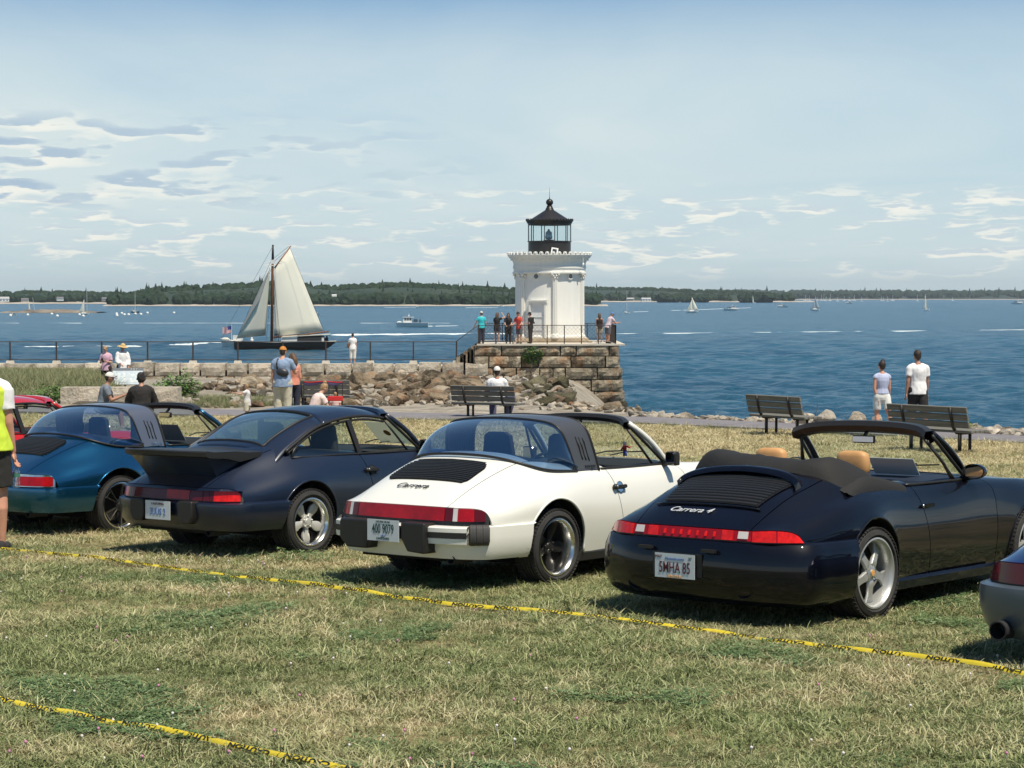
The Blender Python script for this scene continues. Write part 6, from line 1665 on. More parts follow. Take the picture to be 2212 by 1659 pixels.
    if bottom is not None:
        g = MB(); o_ = .010*s*L_+vox*.45
        rings_tube(g, [hip+Vector((0, 0, -.06*s)), hip+Vector((0, 0, -.02*s)), sp(.03), sp(.075)], [(.072*s*b+o_, .060*s*b+o_), (.090*s*b+o_, .068*s*b+o_), (.086*s*b+o_, .062*s*b+o_), ((.070 if female else .078)*s*b+o_*.8, .056*s*b+o_*.8)])
        for side in ('R', 'L'):
            h, k, a = LJ[side]
            if leg <= 0.5: e = h.lerp(k, leg*2); g.tube([h, h.lerp(e, .5), e], [.054*s*b+o_, .050*s*b+o_, .046*s*b+o_*1.1], 14); g.ball(h, .054*s*b+o_)
            else: e = k.lerp(a, (leg-.5)*2*.96); g.tube([h, h.lerp(k, .5), k, k.lerp(e, .5), e], [.055*s*b+o_, .046*s*b+o_, .037*s*b+o_, .036*s*b+o_*.9, .028*s*b+o_*1.2], 14); g.ball(h, .055*s*b+o_)
        remesh_build(g, 'trousers' if leg > .6 else 'shorts', bottom, root, vox, 3, .008*s*.5, seed=H*7)
    if shoe is not None:
        for side in ('R', 'L'):
            a = LJ[side][2]; g = MB(); g.ball(a+Vector((0, .036*s, -.024*s)), (.029*s, .068*s, .023*s), 12, 8); g.ball(a+Vector((0, -.012*s, -.018*s)), (.026*s, .030*s, .030*s), 10, 7); g.build('shoe', shoe, root, smooth=True)
    # ---- face and hair
    if True:
        for sg in (-1, 1):
            g = MB(); g.ball(hc+(hd @ Vector((sg*.017*s, .0475*s, .004*s))), (.0055*s, .004*s, .0035*s), 8, 5, rot=hd); g.build('eye', M_INKK, root, smooth=True)
        g = MB(); g.ball(hc+(hd @ Vector((0, .0475*s, -.034*s))), (.013*s, .005*s, .0035*s), 8, 5, rot=hd); g.build('mouth', mat('lips', (.35, .12, .10), .6), root, smooth=True)
    hm = HAIRC.get(hair)
    def hp(x, y, z): return hc+(hd @ Vector((x*s, y*s, z*s)))
    if hairstyle != 'none' and hm:
        g = MB(); g.ball(hp(0, -.010, .012), (.048*s, .053*s, .058*s), 16, 12, rot=hd); g.ball(hp(0, -.022, -.014), (.043*s, .036*s, .045*s), 12, 9, rot=hd)
        if hairstyle in ('long', 'pony', 'longfront'):
            if hairstyle != 'pony':
                g.tube([hp(0, -.03, 0), hp(0, -.045, -.05), hp(0, -.048, -.11), hp(0, -.040, -.16)], [.044*s, .046*s, .042*s, .020*s], 12)
                for sg in (-1, 1): g.tube([hp(sg*.036, .005, .02), hp(sg*.044, -.005, -.03), hp(sg*.042, -.012, -.09)], [.018*s, .018*s, .012*s], 8)
            else: g.tube([hp(0, -.05, .035), hp(0, -.078, .02), hp(0, -.080, -.04), hp(0, -.068, -.10)], [.020*s, .026*s, .022*s, .008*s], 10)
        if hairstyle == 'bun': g.ball(hp(.004, -.036, .070), (.030*s, .028*s, .026*s), 12, 8); g.ball(hp(-.01, -.03, .085), (.014*s, .014*s, .014*s), 8, 6)
        if hairstyle == 'topknot': g.ball(hp(.012, -.012, .074), (.030*s, .024*s, .020*s), 12, 8); g.tube([hp(.02, -.01, .075), hp(.05, -.01, .085)], [.014*s, .004*s], 8)
        if hairstyle == 'curly':
            rr = random.Random(int(H*1000))
            for _ in range(40):
                v = Vector((rr.gauss(0, 1), rr.gauss(-.3, 1), rr.gauss(.3, 1))).normalized(); g.ball(hp(v.x*.050, v.y*.052-.012, v.z*.058+.008), .016*s, 7, 5)
        remesh_build(g, 'hair', hm, root, min(vox, .012*s), 2, .004*s, seed=3)
    return dict(root=root, hp=hp, hd=hd, hc=hc, AJ=AJ, LJ=LJ, sp=sp, s=s, hip=hip, shw=shw, up=up, b=b)
def cap(pr, m, brim_m=None, bill=True, back=False, wide=0.0):
    s, hp, hd = pr['s'], pr['hp'], pr['hd']; c = MB(); P = []
    for i in range(7):
        t = i/6*math.pi/2; row = []
        for k in range(19):
            a = 2*math.pi*k/18; row.append(hp(.0505*math.cos(t)*math.cos(a), .0585*math.cos(t)*math.sin(a)-.006, .012+.060*math.sin(t)))
        P.append(row)
    c.grid(np.array([[tuple(q) for q in r] for r in P])); o = c.build('cap', m, pr['root'], smooth=40)
    if bill and not wide:
        q = MB(); d = -1 if back else 1; P = []
        for k in range(9):
            a = math.pi*(.18+.64*k/8); P.append([tuple(hp(.050*math.cos(a), d*.056*math.sin(a)-.006, .016)), tuple(hp(.047*math.cos(a), d*(.056*math.sin(a)+.030*math.sin(a))-.006, .010)), tuple(hp(.040*math.cos(a), d*(.060*math.sin(a)+.050*math.sin(a))-.006, .004))])
        q.grid(np.array(P)); b_ = q.build('cap_bill', brim_m or m, pr['root'], smooth=True); sm = b_.modifiers.new('thick', 'SOLIDIFY'); sm.thickness = .004
    if wide:
        q = MB(); P = []
        for k in range(25):
            a = 2*math.pi*k/24; P.append([tuple(hp(.048*math.cos(a), .056*math.sin(a)-.006, .016)), tuple(hp((.05+wide*.5)*math.cos(a), (.058+wide*.5)*math.sin(a)-.006, .008)), tuple(hp((.05+wide)*math.cos(a), (.058+wide)*math.sin(a)-.006, .002))])
        q.grid(np.array(P)); b_ = q.build('hat_brim', brim_m or m, pr['root'], smooth=True); sm = b_.modifiers.new('thick', 'SOLIDIFY'); sm.thickness = .005
    return o
C = cloth
T_TURQ = C('turquoise polo', (.04, .50, .56)); T_BLK = C('black tee', (.022, .020, .020)); T_RED = C('red tee', (.62, .07, .05)); T_WHT = C('white shirt', (.80, .80, .80)); T_NAVY = C('navy trousers', (.03, .035, .06))
T_KHAKI = C('khaki trousers', (.42, .36, .26)); T_GREY = C('grey shorts', (.13, .13, .15)); T_DENIM = C('dark denim', (.035, .045, .08)); T_PINK = C('pinkish tee', (.62, .40, .50)); T_GTEE = C('grey tee', (.17, .20, .24))
T_LBLUE = C('light blue tee', (.24, .33, .48)); T_BEIGE = C('beige trousers', (.58, .54, .43)); T_CORAL = C('coral top', (.66, .26, .18)); T_PALEP = C('pale pink top', (.78, .62, .58)); T_LAV = C('pale blue smocked top', (.45, .50, .68))
T_WSH = C('white denim shorts', (.72, .72, .68)); T_PLAID = mat('washed red plaid', (.55, .38, .42), .9, col2=(.72, .66, .70), vscale=22); T_FLOR = mat('patterned shorts', (.30, .26, .20), .9, col2=(.62, .56, .46), vscale=30)
T_VEST = mat('yellow-green safety vest', (.62, .80, .06), .75, var=.05, vscale=6, bump=.2, bscale=30); T_ORCAP = C('orange cap', (.55, .22, .04)); T_STRAW = mat('straw hat', (.60, .42, .18), .85, var=.2, vscale=80)
T_MAR = C('dark tank top', (.035, .022, .02)); SH_D = C('dark shoe', (.03, .028, .03)); SH_W = C('white trainer', (.65, .65, .63)); T_BLUEC = C('blue cap', (.10, .20, .50)); T_LEATH = mat('brown leather', (.14, .07, .035), .5)
M_GREYC = C('greyish cap', (.55, .55, .52)); M_WCAP = C('white cap', (.72, .70, .66)); M_PURP = C('purple bill', (.09, .05, .12))

zdeck = at(1190, 746, PY).z+.075
def stand(u, Y, z=None, v=None):
    p = at(u, v or 745, Y); return Vector((p.x, Y, z if z is not None else p.z))
# --- on the pier
p = person('man in turquoise polo shirt and pale cap at the left corner of the pier railing', stand(1040, PY+1.1, zdeck), 1.80, R(20), SKIN1, 'brown', 'short', T_TURQ, .55, .46, T_NAVY, 1.0, SH_D,
    arms={'L': ((-.45, .25, -1), (-.2, .45, -.7)), 'R': ((.25, .0, -1), (.0, .3, -1))}, vox=.022); cap(p, M_GREYC)
p = person('long-haired woman in black tee and denim shorts shading her eyes on the pier', stand(1074, PY+1.2, zdeck), 1.74, R(-25), SKIN1, 'brown', 'long', T_BLK, .5, .45, T_DENIM, .28, SH_W,
    arms={'R': ((.85, .25, .25), (-.55, .15, .75)), 'L': ((-.15, .1, -1), (.0, .3, -1))}, female=True, vox=.020)
p = person('woman all in black leaning forward on the pier rail and looking down', stand(1098, PY+1.35, zdeck), 1.74, R(178), SKIN1, 'dark', 'longfront', T_BLK, .6, .44, T_BLK, 1.0, SH_D, lean=(0, .22), head=(10, 28),
    arms={'R': ((.12, .25, -1), (-.25, .8, -.25)), 'L': ((-.12, .25, -1), (.25, .8, -.25))}, female=True, vox=.020)
p = person('man in red tee and grey shorts leaning on the pier rail', stand(1122, PY+1.2, zdeck), 1.78, R(150), SKIN3, 'dark', 'short', T_RED, .6, .45, T_GREY, .48, SH_D, lean=(.05, .12), head=(0, 12),
    arms={'R': ((.10, .4, -1), (-.1, .9, -.3)), 'L': ((-.2, .3, -1), (-.1, .9, -.4))}, vox=.020)
cap(p, C('dark cap', (.03, .03, .04)))
p = person('person in black with cap and small backpack standing before the lighthouse door', stand(1146, PY+1.7, zdeck), 1.76, R(75), SKIN1, 'dark', 'short', T_BLK, .6, .45, T_BLK, 1.0, SH_D, head=(0, 15),
    arms={'R': ((.1, .1, -1), (-.3, .8, .1)), 'L': ((-.1, .1, -1), (.3, .8, .1))}, vox=.020); cap(p, C('dark cap', (.03, .03, .04)))
q = MB(); q.box(p['sp'](.20)+Vector((0, -.16, 0)), (.28, .14, .38), taper=.85); o = q.build('backpack', C('black and white backpack', (.025, .025, .025)), p['root']); q = MB(); q.box(p['sp'](.21)+Vector((0, -.235, 0)), (.12, .01, .20)); q.build('backpack_print', T_WHT, p['root'])
p = person('woman in dark tank top and patterned shorts at the right end of the pier', stand(1295, PY+1.6, zdeck), 1.70, R(10), SKIN2, 'brown', 'long', T_MAR, 0, .47, T_FLOR, .36, SH_W, tank=True, female=True,
    arms={'R': ((.15, .3, -1), (-.1, .9, -.1)), 'L': ((-.12, .2, -1), (.1, .8, -.2))}, vox=.020)
p = person('man in washed plaid shirt and blue cap leaning on the right pier rail', stand(1313, PY+1.5, zdeck), 1.80, R(-62), SKIN3, 'blond', 'short', T_PLAID, .6, .45, T_GREY, .46, SH_D, lean=(0, .40), head=(0, 20),
    arms={'R': ((.1, .6, -.8), (-.05, .95, .1)), 'L': ((-.1, .6, -.8), (.05, .95, -.15))}, vox=.020, build=1.08); cap(p, T_BLUEC)
# --- breakwater walker
zwk = at(500, 784.5, WY).z-.06
p = person('person all in white with a brown shoulder bag standing on the breakwater', stand(762, WY+1.9, zwk+.0), 1.68, R(5), SKIN3, 'dark', 'short', T_WHT, .6, .44, C('off white cropped trousers', (.70, .69, .63)), .78, None, female=True,
    arms={'L': ((-.25, .25, -1), (.1, .6, .6)), 'R': ((.12, .1, -1), (.0, .2, -1))}, vox=.020)
q = MB(); q.ball(p['hip']+Vector((-.24, .02, .10)), (.11, .07, .17), 12, 8); q.tube([p['hip']+Vector((-.22, 0, .22)), p['sp'](.30)+Vector((.06, -.05, 0))], .012, 5); q.build('shoulder_bag', T_LEATH, p['root'], smooth=True)
# --- the pair by the board
p = person('woman in sunglasses and pinkish tee looking at her phone beside the information board', stand(230, 74, None, 846), 1.66, R(165), SKIN1, 'blond', 'short', T_PINK, .7, .44, T_BLK, 1.0, SH_D, head=(0, 25), female=True, build=1.05,
    arms={'R': ((.22, .05, -1), (-.55, .8, .25)), 'L': ((-.22, .05, -1), (.55, .8, .25))}, vox=.018)
q = MB(); q.box(p['hp'](0, .050, .005), (.075, .02, .026)); q.build('sunglasses', M_INKK, p['root'])
q = MB(); q.box((0, .30, p['AJ']['R'][2].z+.04), (.08, .02, .15), rot=Matrix.Rotation(R(-35), 3, 'X')); q.build('phone', M_INKK, p['root'])
p = person('man in straw hat and long white shirt beside the information board', stand(265, 73.3, None, 846), 1.72, R(-150), SKIN2, 'dark', 'short', T_WHT, 1.85, .40, C('blue jeans', (.03, .06, .14)), .80, SH_D, head=(20, 12), loose=1.6,
    arms={'R': ((.15, .1, -1), (-.2, .7, -.3)), 'L': ((-.15, .1, -1), (.15, .5, -.6))}, vox=.018); cap(p, T_STRAW, T_STRAW, wide=.06)
# --- behind the parked cars
gy = lambda Y, x=0: lerp_tab(BASE, Y)
p = person('seated man in grey tee and pale cap, eating, behind the petrol blue car', stand(218, 46.5, gy(46.5)), 1.76, R(-82), SKIN2, 'dark', 'short', T_GTEE, .6, .46, T_DENIM, .5, SH_D, lean=(0, .25), head=(0, 12), seated=.50,
    legs={'R': ((.1, 1, -.05), (0, .1, -1)), 'L': ((-.1, 1, -.05), (0, .1, -1))}, arms={'R': ((.12, .45, -1), (-.1, .9, .35)), 'L': ((-.15, .5, -.9), (.1, .9, .3))}, vox=.014); cap(p, M_WCAP, M_PURP)
p = person('curly-haired person in a black jacket seated beside the man eating', stand(304, 45.6, gy(45.6)), 1.80, R(8), SKIN2, 'black', 'curly', T_BLK, 1.9, .46, T_BLK, 1.0, SH_D, lean=(0, .16), head=(0, 8), seated=.47, build=1.15,
    legs={'R': ((.12, 1, 0), (0, .1, -1)), 'L': ((-.12, 1, 0), (0, .1, -1))}, arms={'R': ((.35, .4, -1), (-.2, .9, .1)), 'L': ((-.35, .4, -1), (.2, .9, .1))}, loose=1.6, vox=.015)
p = person('fair-haired toddler in a pale striped shirt holding out both arms', stand(533, 50.5, gy(50.5)), .92, R(80), SKIN1, 'blond', 'short', mat('pale striped toddler shirt', (.55, .52, .56), .9, col2=(.75, .74, .74), vscale=30), .5, .40, T_BEIGE, .5, SH_W, build=1.15,
    arms={'R': ((.3, .8, -.3), (0, 1, .1)), 'L': ((-.3, .8, -.3), (.1, 1, .2))}, vox=.012)
p = person('man in orange cap and light blue tee with a black sling bag, seen from behind', stand(610, 50.8, gy(50.8)), 1.84, R(-6), SKIN3, 'dark', 'short', T_LBLUE, .62, .44, T_BEIGE, 1.0, SH_D, head=(-8, 12), build=1.14, loose=1.4,
    arms={'L': ((-.14, 0, -1), (-.02, .05, -1)), 'R': ((.35, .35, -.9), (-.1, .95, .1))}, vox=.014); cap(p, T_ORCAP)
s_ = p['sp']; q = MB(); q.ball(s_(.125)+Vector((.03, -.155, 0)), (.165, .07, .105), 14, 10, rot=Matrix.Rotation(R(12), 3, 'Y')); sb = q.build('sling_bag', mat('black leather bag', (.03, .032, .04), .4), p['root'], smooth=True)
q = MB(); q.tube([s_(.17)+Vector((-.10, -.15, 0)), s_(.24)+Vector((-.11, -.145, 0)), s_(.30)+Vector((-.10, -.09, 0)), s_(.315)+Vector((-.09, .0, 0))], .022, 6); q.build('bag_strap', M_BLACKP, p['root'], smooth=True)
p = person('girl with a brown ponytail and coral top beside the man in the orange cap', stand(633, 51.8, gy(51.8)), 1.66, R(25), SKIN3, 'brown', 'long', T_CORAL, 0, .50, T_NAVY, 1.0, SH_D, tank=True, female=True, head=(30, 10),
    arms={'R': ((.1, -.1, -1), (-.2, .3, -1)), 'L': ((-.1, .3, -1), (.2, .6, -.5))}, vox=.014)
p = person('woman with a fair bun and pale pink top crouching in front of the bench', stand(672, 47.0, gy(47.0)), 1.66, R(-60), SKIN1, 'blond', 'bun', T_PALEP, .6, .46, T_DENIM, 1.0, SH_D, lean=(0, .50), head=(0, 32), seated=.34, female=True, build=1.05,
    legs={'R': ((.15, 1, .25), (0, -.2, -1)), 'L': ((-.15, 1, .2), (0, -.2, -1))}, arms={'R': ((.2, .5, -.9), (-.1, .9, -.2)), 'L': ((-.2, .5, -.9), (.1, .9, -.2))}, vox=.013)
p = person('small reddish-haired child sitting in the small red chair', stand(724, 47.9, gy(47.9)), .88, R(0), SKIN1, 'blond', 'short', T_PALEP, .5, .45, T_DENIM, 1.0, SH_D, seated=.40, build=1.1,
    legs={'R': ((.15, 1, -.1), (0, 1, -.2)), 'L': ((-.15, 1, -.1), (0, 1, -.2))}, vox=.012)
# --- on the bench by the lighthouse
p = person('man in white shirt and white cap sitting on the bench facing the lighthouse', stand(1074, 51.3, gy(51.3)), 1.78, R(-4), SKIN2, 'dark', 'short', T_WHT, .65, .46, C('blue grey trousers', (.14, .14, .24)), 1.0, SH_D, lean=(0, -.10), seated=.50, build=1.1,
    legs={'R': ((.75, 1, .12), (-.3, .2, -1)), 'L': ((-.1, 1, 0), (0, .15, -1))}, arms={'R': ((.2, .25, -1), (.0, .9, -.3)), 'L': ((-.2, .25, -1), (.1, .9, -.2))}, vox=.015); cap(p, M_WCAP)
# --- walking couple right
p = person('girl with a topknot in a pale blue smocked top and white shorts walking away', stand(1906, 44.3, gy(44.3)), 1.60, R(12), SKIN3, 'dark', 'topknot', T_LAV, .12, .545, T_WSH, .36, SH_W, tank=False, female=True, head=(18, 0), loose=.7,
    arms={'L': ((-.12, -.05, -1), (.30, -.12, -1)), 'R': ((.12, .1, -1), (.08, .3, -1))}, legs={'L': ((-.03, .10, -1), (0, -.05, -1)), 'R': ((.10, -.28, -1), (0, -.45, -1))}, vox=.011)
p = person('dark-haired boy in a white tee and black shorts walking away behind the bench', stand(1983, 44.8, gy(44.8)), 1.83, R(8), SKIN2, 'dark', 'short', T_WHT, .62, .46, T_BLK, .62, SH_W, head=(12, 5), loose=1.3,
    arms={'L': ((-.16, -.12, -1), (-.10, .10, -1)), 'R': ((.14, .08, -1), (.05, .22, -1))}, legs={'L': ((-.03, .12, -1), (0, -.05, -1)), 'R': ((.06, -.2, -1), (0, -.4, -1))}, vox=.012)
for kk in range(1):
    q = MB(); S_ = p['LJ']['L']; q.tube([S_[0]+Vector((-.125, .01, .08)), S_[0]+Vector((-.125, .02, -.12)), S_[0]+Vector((-.125, .05, -.34))], .009, 5); q.build('side_stripe', T_WHT, p['root'])
# --- steward at the left edge
vp = stand(-37, 19.2, .6-.0265*19.2)
p = person('man in a yellow-green safety vest at the left edge', vp, 1.93, R(-4), SKIN3, 'dark', 'short', T_WHT, .62, .485, C('black shorts', (.022, .022, .02)), .43, SH_D, build=1.10, loose=1.0, legs={'R': ((.09, .02, -1), (.02, -.03, -1)), 'L': ((-.09, .02, -1), (0, -.03, -1))},
    arms={'R': ((.10, -.03, -1), (.10, .22, -1)), 'L': ((-.14, 0, -1), (-.02, .2, -1))}, vox=.009)
g = MB(); s_, sp_, b_ = p['s'], p['sp'], p['b']; o_ = .056
rings_tube(g, [p['hip']+p['up']*(-.040*s_), sp_(.03), sp_(.10), sp_(.16), sp_(.21), sp_(.255), sp_(.285), sp_(.300)], [(.108*s_*b_+o_, .084*s_*b_+o_), (.100*s_*b_+o_, .074*s_*b_+o_), (.086*s_*b_+o_, .060*s_*b_+o_), (.086*s_*b_+o_, .066*s_*b_+o_), (.092*s_*b_+o_, .070*s_*b_+o_), (.094*s_*b_+o_*.9, .066*s_*b_+o_), (.074*s_*b_+o_*.6, .054*s_*b_+o_*.7), (.050*s_+.02, .044*s_+.02)])
remesh_build(g, 'safety_vest', T_VEST, p['root'], .011, 3, .010, seed=5)
W_ = p['AJ']['R'][2]; wl = p['root']
Mw = Matrix.Rotation(R(-4), 4, 'Z'); wpos = Vector(vp)+(Mw @ (W_+Vector((.02, .03, -.135))))
bt = empty('water_bottle', wpos+Vector((0, 0, -.215)), 0, 'clear plastic water bottle held by the man in the safety vest', 'bottle')
M_PET = glass('bottle plastic', (.80, .88, .92), 2.2, .12, (.6, .7, .75))
q = MB(); q.lathe([(.001, 0), (.030, .0), (.033, .01), (.033, .05), (.031, .055), (.033, .06), (.033, .10), (.029, .115), (.033, .13), (.033, .150), (.020, .180), (.012, .195), (.012, .205)], 20); q.build('bottle_body', M_PET, bt, smooth=40)
q = MB(); q.lathe([(.034, .10), (.034, .135)], 20); q.build('label_band', mat('green label', (.06, .20, .14), .5), bt)
q = MB(); q.lathe([(.001, .22), (.015, .22), (.015, .203), (.001, .203)], 16); q.build('bottle_cap', T_WHT, bt)
# ================================================================== ROCKS, BENCHES, BOARD, PLANTS, SMALL THINGS
def rock_mesh(seed, n=14, flat=0.7):
    rng = random.Random(seed); bm = bmesh.new()
    for _ in range(n):
        v = Vector((rng.gauss(0, 1), rng.gauss(0, 1), rng.gauss(0, 1))).normalized()*rng.uniform(.72, 1.0)
        v = Vector((max(-.8, min(.8, v.x)), max(-.75, min(.75, v.y)), max(-.7, min(.75, v.z))*flat)); bm.verts.new(v)
    r = bmesh.ops.convex_hull(bm, input=bm.verts); bmesh.ops.delete(bm, geom=[g for g in r['geom_interior'] if isinstance(g, bmesh.types.BMVert)], context='VERTS')
    bmesh.ops.bevel(bm, geom=list(bm.edges), offset=.045, segments=1, affect='EDGES', profile=.5)
    for v in bm.verts: v.co += Vector((mnoise.noise(v.co*3+Vector((seed, 0, 0))), mnoise.noise(v.co*3+Vector((0, seed, 0))), 0))*.06
    me = bpy.data.meshes.new('rock'); bm.to_mesh(me); bm.free(); return me
M_ROCK1 = granite('brown boulder', (0.15, 0.12, 0.08), (0.36, 0.28, 0.19), (0.36, 0.17, 0.08), 0.8)
M_ROCK2 = granite('pale boulder', (0.30, 0.25, 0.18), (0.55, 0.47, 0.36), (0.42, 0.25, 0.13), 0.6)
M_ROCK3 = granite('mossy dark boulder', (0.09, 0.085, 0.055), (0.22, 0.20, 0.13), (0.12, 0.10, 0.04), 0.6)
M_ROCK4 = granite('bleached shore stone', (0.42, 0.38, 0.31), (0.68, 0.62, 0.52), (0.55, 0.36, 0.20), 0.4)
RM = {k: [rock_mesh(k*40+i, 12+i % 6, .62+.06*(i % 4)) for i in range(9)] for k in range(4)}
for k, m_ in enumerate((M_ROCK1, M_ROCK2, M_ROCK3, M_ROCK4)):
    for me in RM[k]: me.materials.append(m_)
def put_rock(parent, p, s, kind, rng, off=Vector((0, 0, 0))):
    o = bpy.data.objects.new('rock', RM[kind][rng.randrange(9)]); COL.objects.link(o); o.parent = parent; o.location = Vector(p)-off
    o.scale = (s*rng.uniform(.85, 1.5), s*rng.uniform(.7, 1.0), s*rng.uniform(.7, 1.15)); o.rotation_euler = (rng.uniform(-.5, .5), rng.uniform(-.5, .5), rng.uniform(0, 6.28)); return o
def build_rubble():
    rng = random.Random(21)
    r1 = empty('boulder_slope', (0, 90, -1.2)); tag(r1, 'tumbled brown boulders below the breakwater and the pier', kind='structure'); off = r1.location.copy()
    n = 0; tries = 0; placed = []
    while n < 205 and tries < 6000:
        tries += 1; v = rng.uniform(820, 886); Y = lerp_tab([(818, 117), (835, 99), (850, 84), (870, 68), (886, 58.8)], v); u = rng.uniform(520 if v > 835 else 560, 1400)
        if u < 740 and v > 872: continue
        p = at(u, v, Y)
        if p.x > shore_x(Y)+.7: continue
        s = rng.uniform(.42, 1.0)*(1.0 if Y > 75 else .62)*(1.0 if u > 900 else .78)*(.62 if v < 832 else 1)
        if (u > 1010 and v < 856) or u > 1235 and v < 880 or (u < 790 and v < 846): continue
        if u > 1100: s *= .8
        if any((p.x-q[0])**2+((Y-q[1])*.6)**2 < (s*.62+q[2]*.62)**2*.45 for q in placed): continue
        z = gz(p.x, Y)+s*.22; placed.append((p.x, Y, s)); n += 1
        kind = 1 if rng.random() < (.45 if u < 900 else .22) else (2 if (u > 1080 and v > 850 and rng.random() < .6) else 0)
        put_rock(r1, (p.x, Y, z), s, kind, rng, off)
    # the long reddish slab and the leaning mossy slab by the pier
    for (u0, u1, v, Y, hh, kd, tilt) in ((1008, 1216, 832, 108, .38, 0, .02), (1150, 1246, 862, 92, .55, 2, -.16), (1040, 1130, 868, 84, .34, 2, .12), (905, 985, 848, 96, .45, 0, .18), (742, 860, 836, 108, .30, 1, .0), (560, 700, 838, 108, .28, 1, .0)):
        a, b = at(u0, v, Y), at(u1, v, Y); o = put_rock(r1, (a+b)/2, 1, kd, rng, off); o.scale = ((b.x-a.x)/1.55, 1.1, hh/.55); o.rotation_euler = (0, tilt, rng.uniform(-.1, .1))
    # smaller filling stones, joined
    V = []; F = []; o_ = 0; src = []
    for me in RM[0][:4]+RM[1][:4]: src.append((np.array([v.co[:] for v in me.vertices]), [tuple(f.vertices) for f in me.polygons]))
    MI = []
    for _ in range(620):
        v = rng.uniform(818, 889); Y = lerp_tab([(818, 117), (835, 99), (850, 84), (870, 68), (889, 58.4)], v); u = rng.uniform(395, 1370); x = at(u, v, Y).x
        if u < 790 and v < 840 or u > 1240 and v < 878: continue
        if x > shore_x(Y)+.4: continue
        k = rng.randrange(8); vs, fs = src[k]; s = rng.uniform(.14, .36); a = rng.uniform(0, 6.28); c_, s_ = math.cos(a), math.sin(a); z = gz(x, Y)+s*.25
        W = np.stack([(vs[:, 0]*c_-vs[:, 1]*s_)*s+x, (vs[:, 0]*s_+vs[:, 1]*c_)*s+Y, vs[:, 2]*s+z], -1)
        V.append(W); F += [tuple(i+o_ for i in f) for f in fs]; MI += [0 if k < 4 else 1]*len(fs); o_ += len(vs)
    me = bpy.data.meshes.new('small_stones'); me.from_pydata(np.concatenate(V).tolist(), [], F); me.materials.append(M_ROCK1); me.materials.append(M_ROCK4); me.polygons.foreach_set('material_index', MI)
    o = link('small_stones', me); tag(o, 'small loose stones between the boulders', kind='stuff')
    # the right hand shore edge
    r2 = empty('shore_rocks', (6, 50, -.7)); tag(r2, 'pale rocks edging the water beyond the footpath', kind='structure'); off = r2.location.copy()
    big = [(1432, 892, 40), (1486, 888, 66), (1520, 903, 34), (1601, 897, 46), (1628, 906, 22), (1745, 890, 60), (1782, 881, 46), (1840, 891, 64), (1890, 898, 34), (2146, 918, 44), (2172, 930, 34), (2205, 926, 40), (2120, 938, 30), (1404, 900, 26), (1690, 905, 30), (1560, 905, 22), (2190, 944, 40), (2060, 925, 34)]
    for u, vt, w in big:
        x0 = at(u, 905, 50).x; Y = 50
        for _ in range(6): Y = lerp_tab(EDGE_FAR, x0)+1.0; x0 = at(u, 905, Y).x
        zt = at(u, vt, Y).z; zb = lerp_tab(BASE, Y)-.15; s = w*Y/4400
        o = put_rock(r2, (x0, Y, (zt+zb)/2), 1, 3, rng, off); o.scale = (s/1.45, .42, max(.12, (zt-zb)/1.05)); o.rotation_euler = (0, rng.uniform(-.15, .15), rng.uniform(-.3, .3))
        if u in (1601, 1782, 1890): pass
    for _ in range(230):
        u = rng.uniform(1368, 2230); x0 = at(u, 905, 50).x; Y = 50
        for _k in range(5): Y = lerp_tab(EDGE_FAR, x0)+.45; x0 = at(u, 905, Y).x
        Y += abs(rng.gauss(0, .55)); s = rng.uniform(.07, .22)*(1.3 if u > 2080 else 1); zb = lerp_tab(BASE, Y)
        put_rock(r2, (at(u, 905, Y).x, Y, zb+s*.25), s, 3 if rng.random() < .85 else 1, rng, off)
    # left of the rubble, beside the path
    r3 = empty('path_side_rocks', (-10, 60, -.7)); tag(r3, 'low pale stones strewn between the path and the boulders', kind='structure'); off = r3.location.copy()
    for _ in range(270):
        u = rng.uniform(395, 1390) if rng.random() < .85 else rng.uniform(100, 400); Y = max(rng.uniform(58.8, 66 if u > 395 else 60.5)-(max(0, u-1000)*.014), lerp_tab(EDGE_FAR, at(u, 880, 56).x)+.5); x = at(u, 880, Y).x; s = rng.uniform(.08, .26)
        put_rock(r3, (x, Y, gz(x, Y)+s*.2), s, 3 if rng.random() < .8 else 1, rng, off)
build_rubble()
M_DRIFT = mat('bleached driftwood', (.30, .25, .19), .9, var=.2, vscale=9)
a, b = at(842, 889, 62), at(906, 861, 66); t = empty('driftwood', a, 0, 'bare driftwood branch lying across the boulders', 'branch')
q = MB(); q.tube([(0, 0, 0), (b-a)*.3+Vector((0, 0, .04)), (b-a)*.62+Vector((0, 0, -.03)), b-a], [.055, .045, .035, .014], 7); q.tube([(b-a)*.6, (b-a)*.72+Vector((.05, 0, .16))], [.02, .008], 5); q.build('branch', M_DRIFT, t, smooth=True)

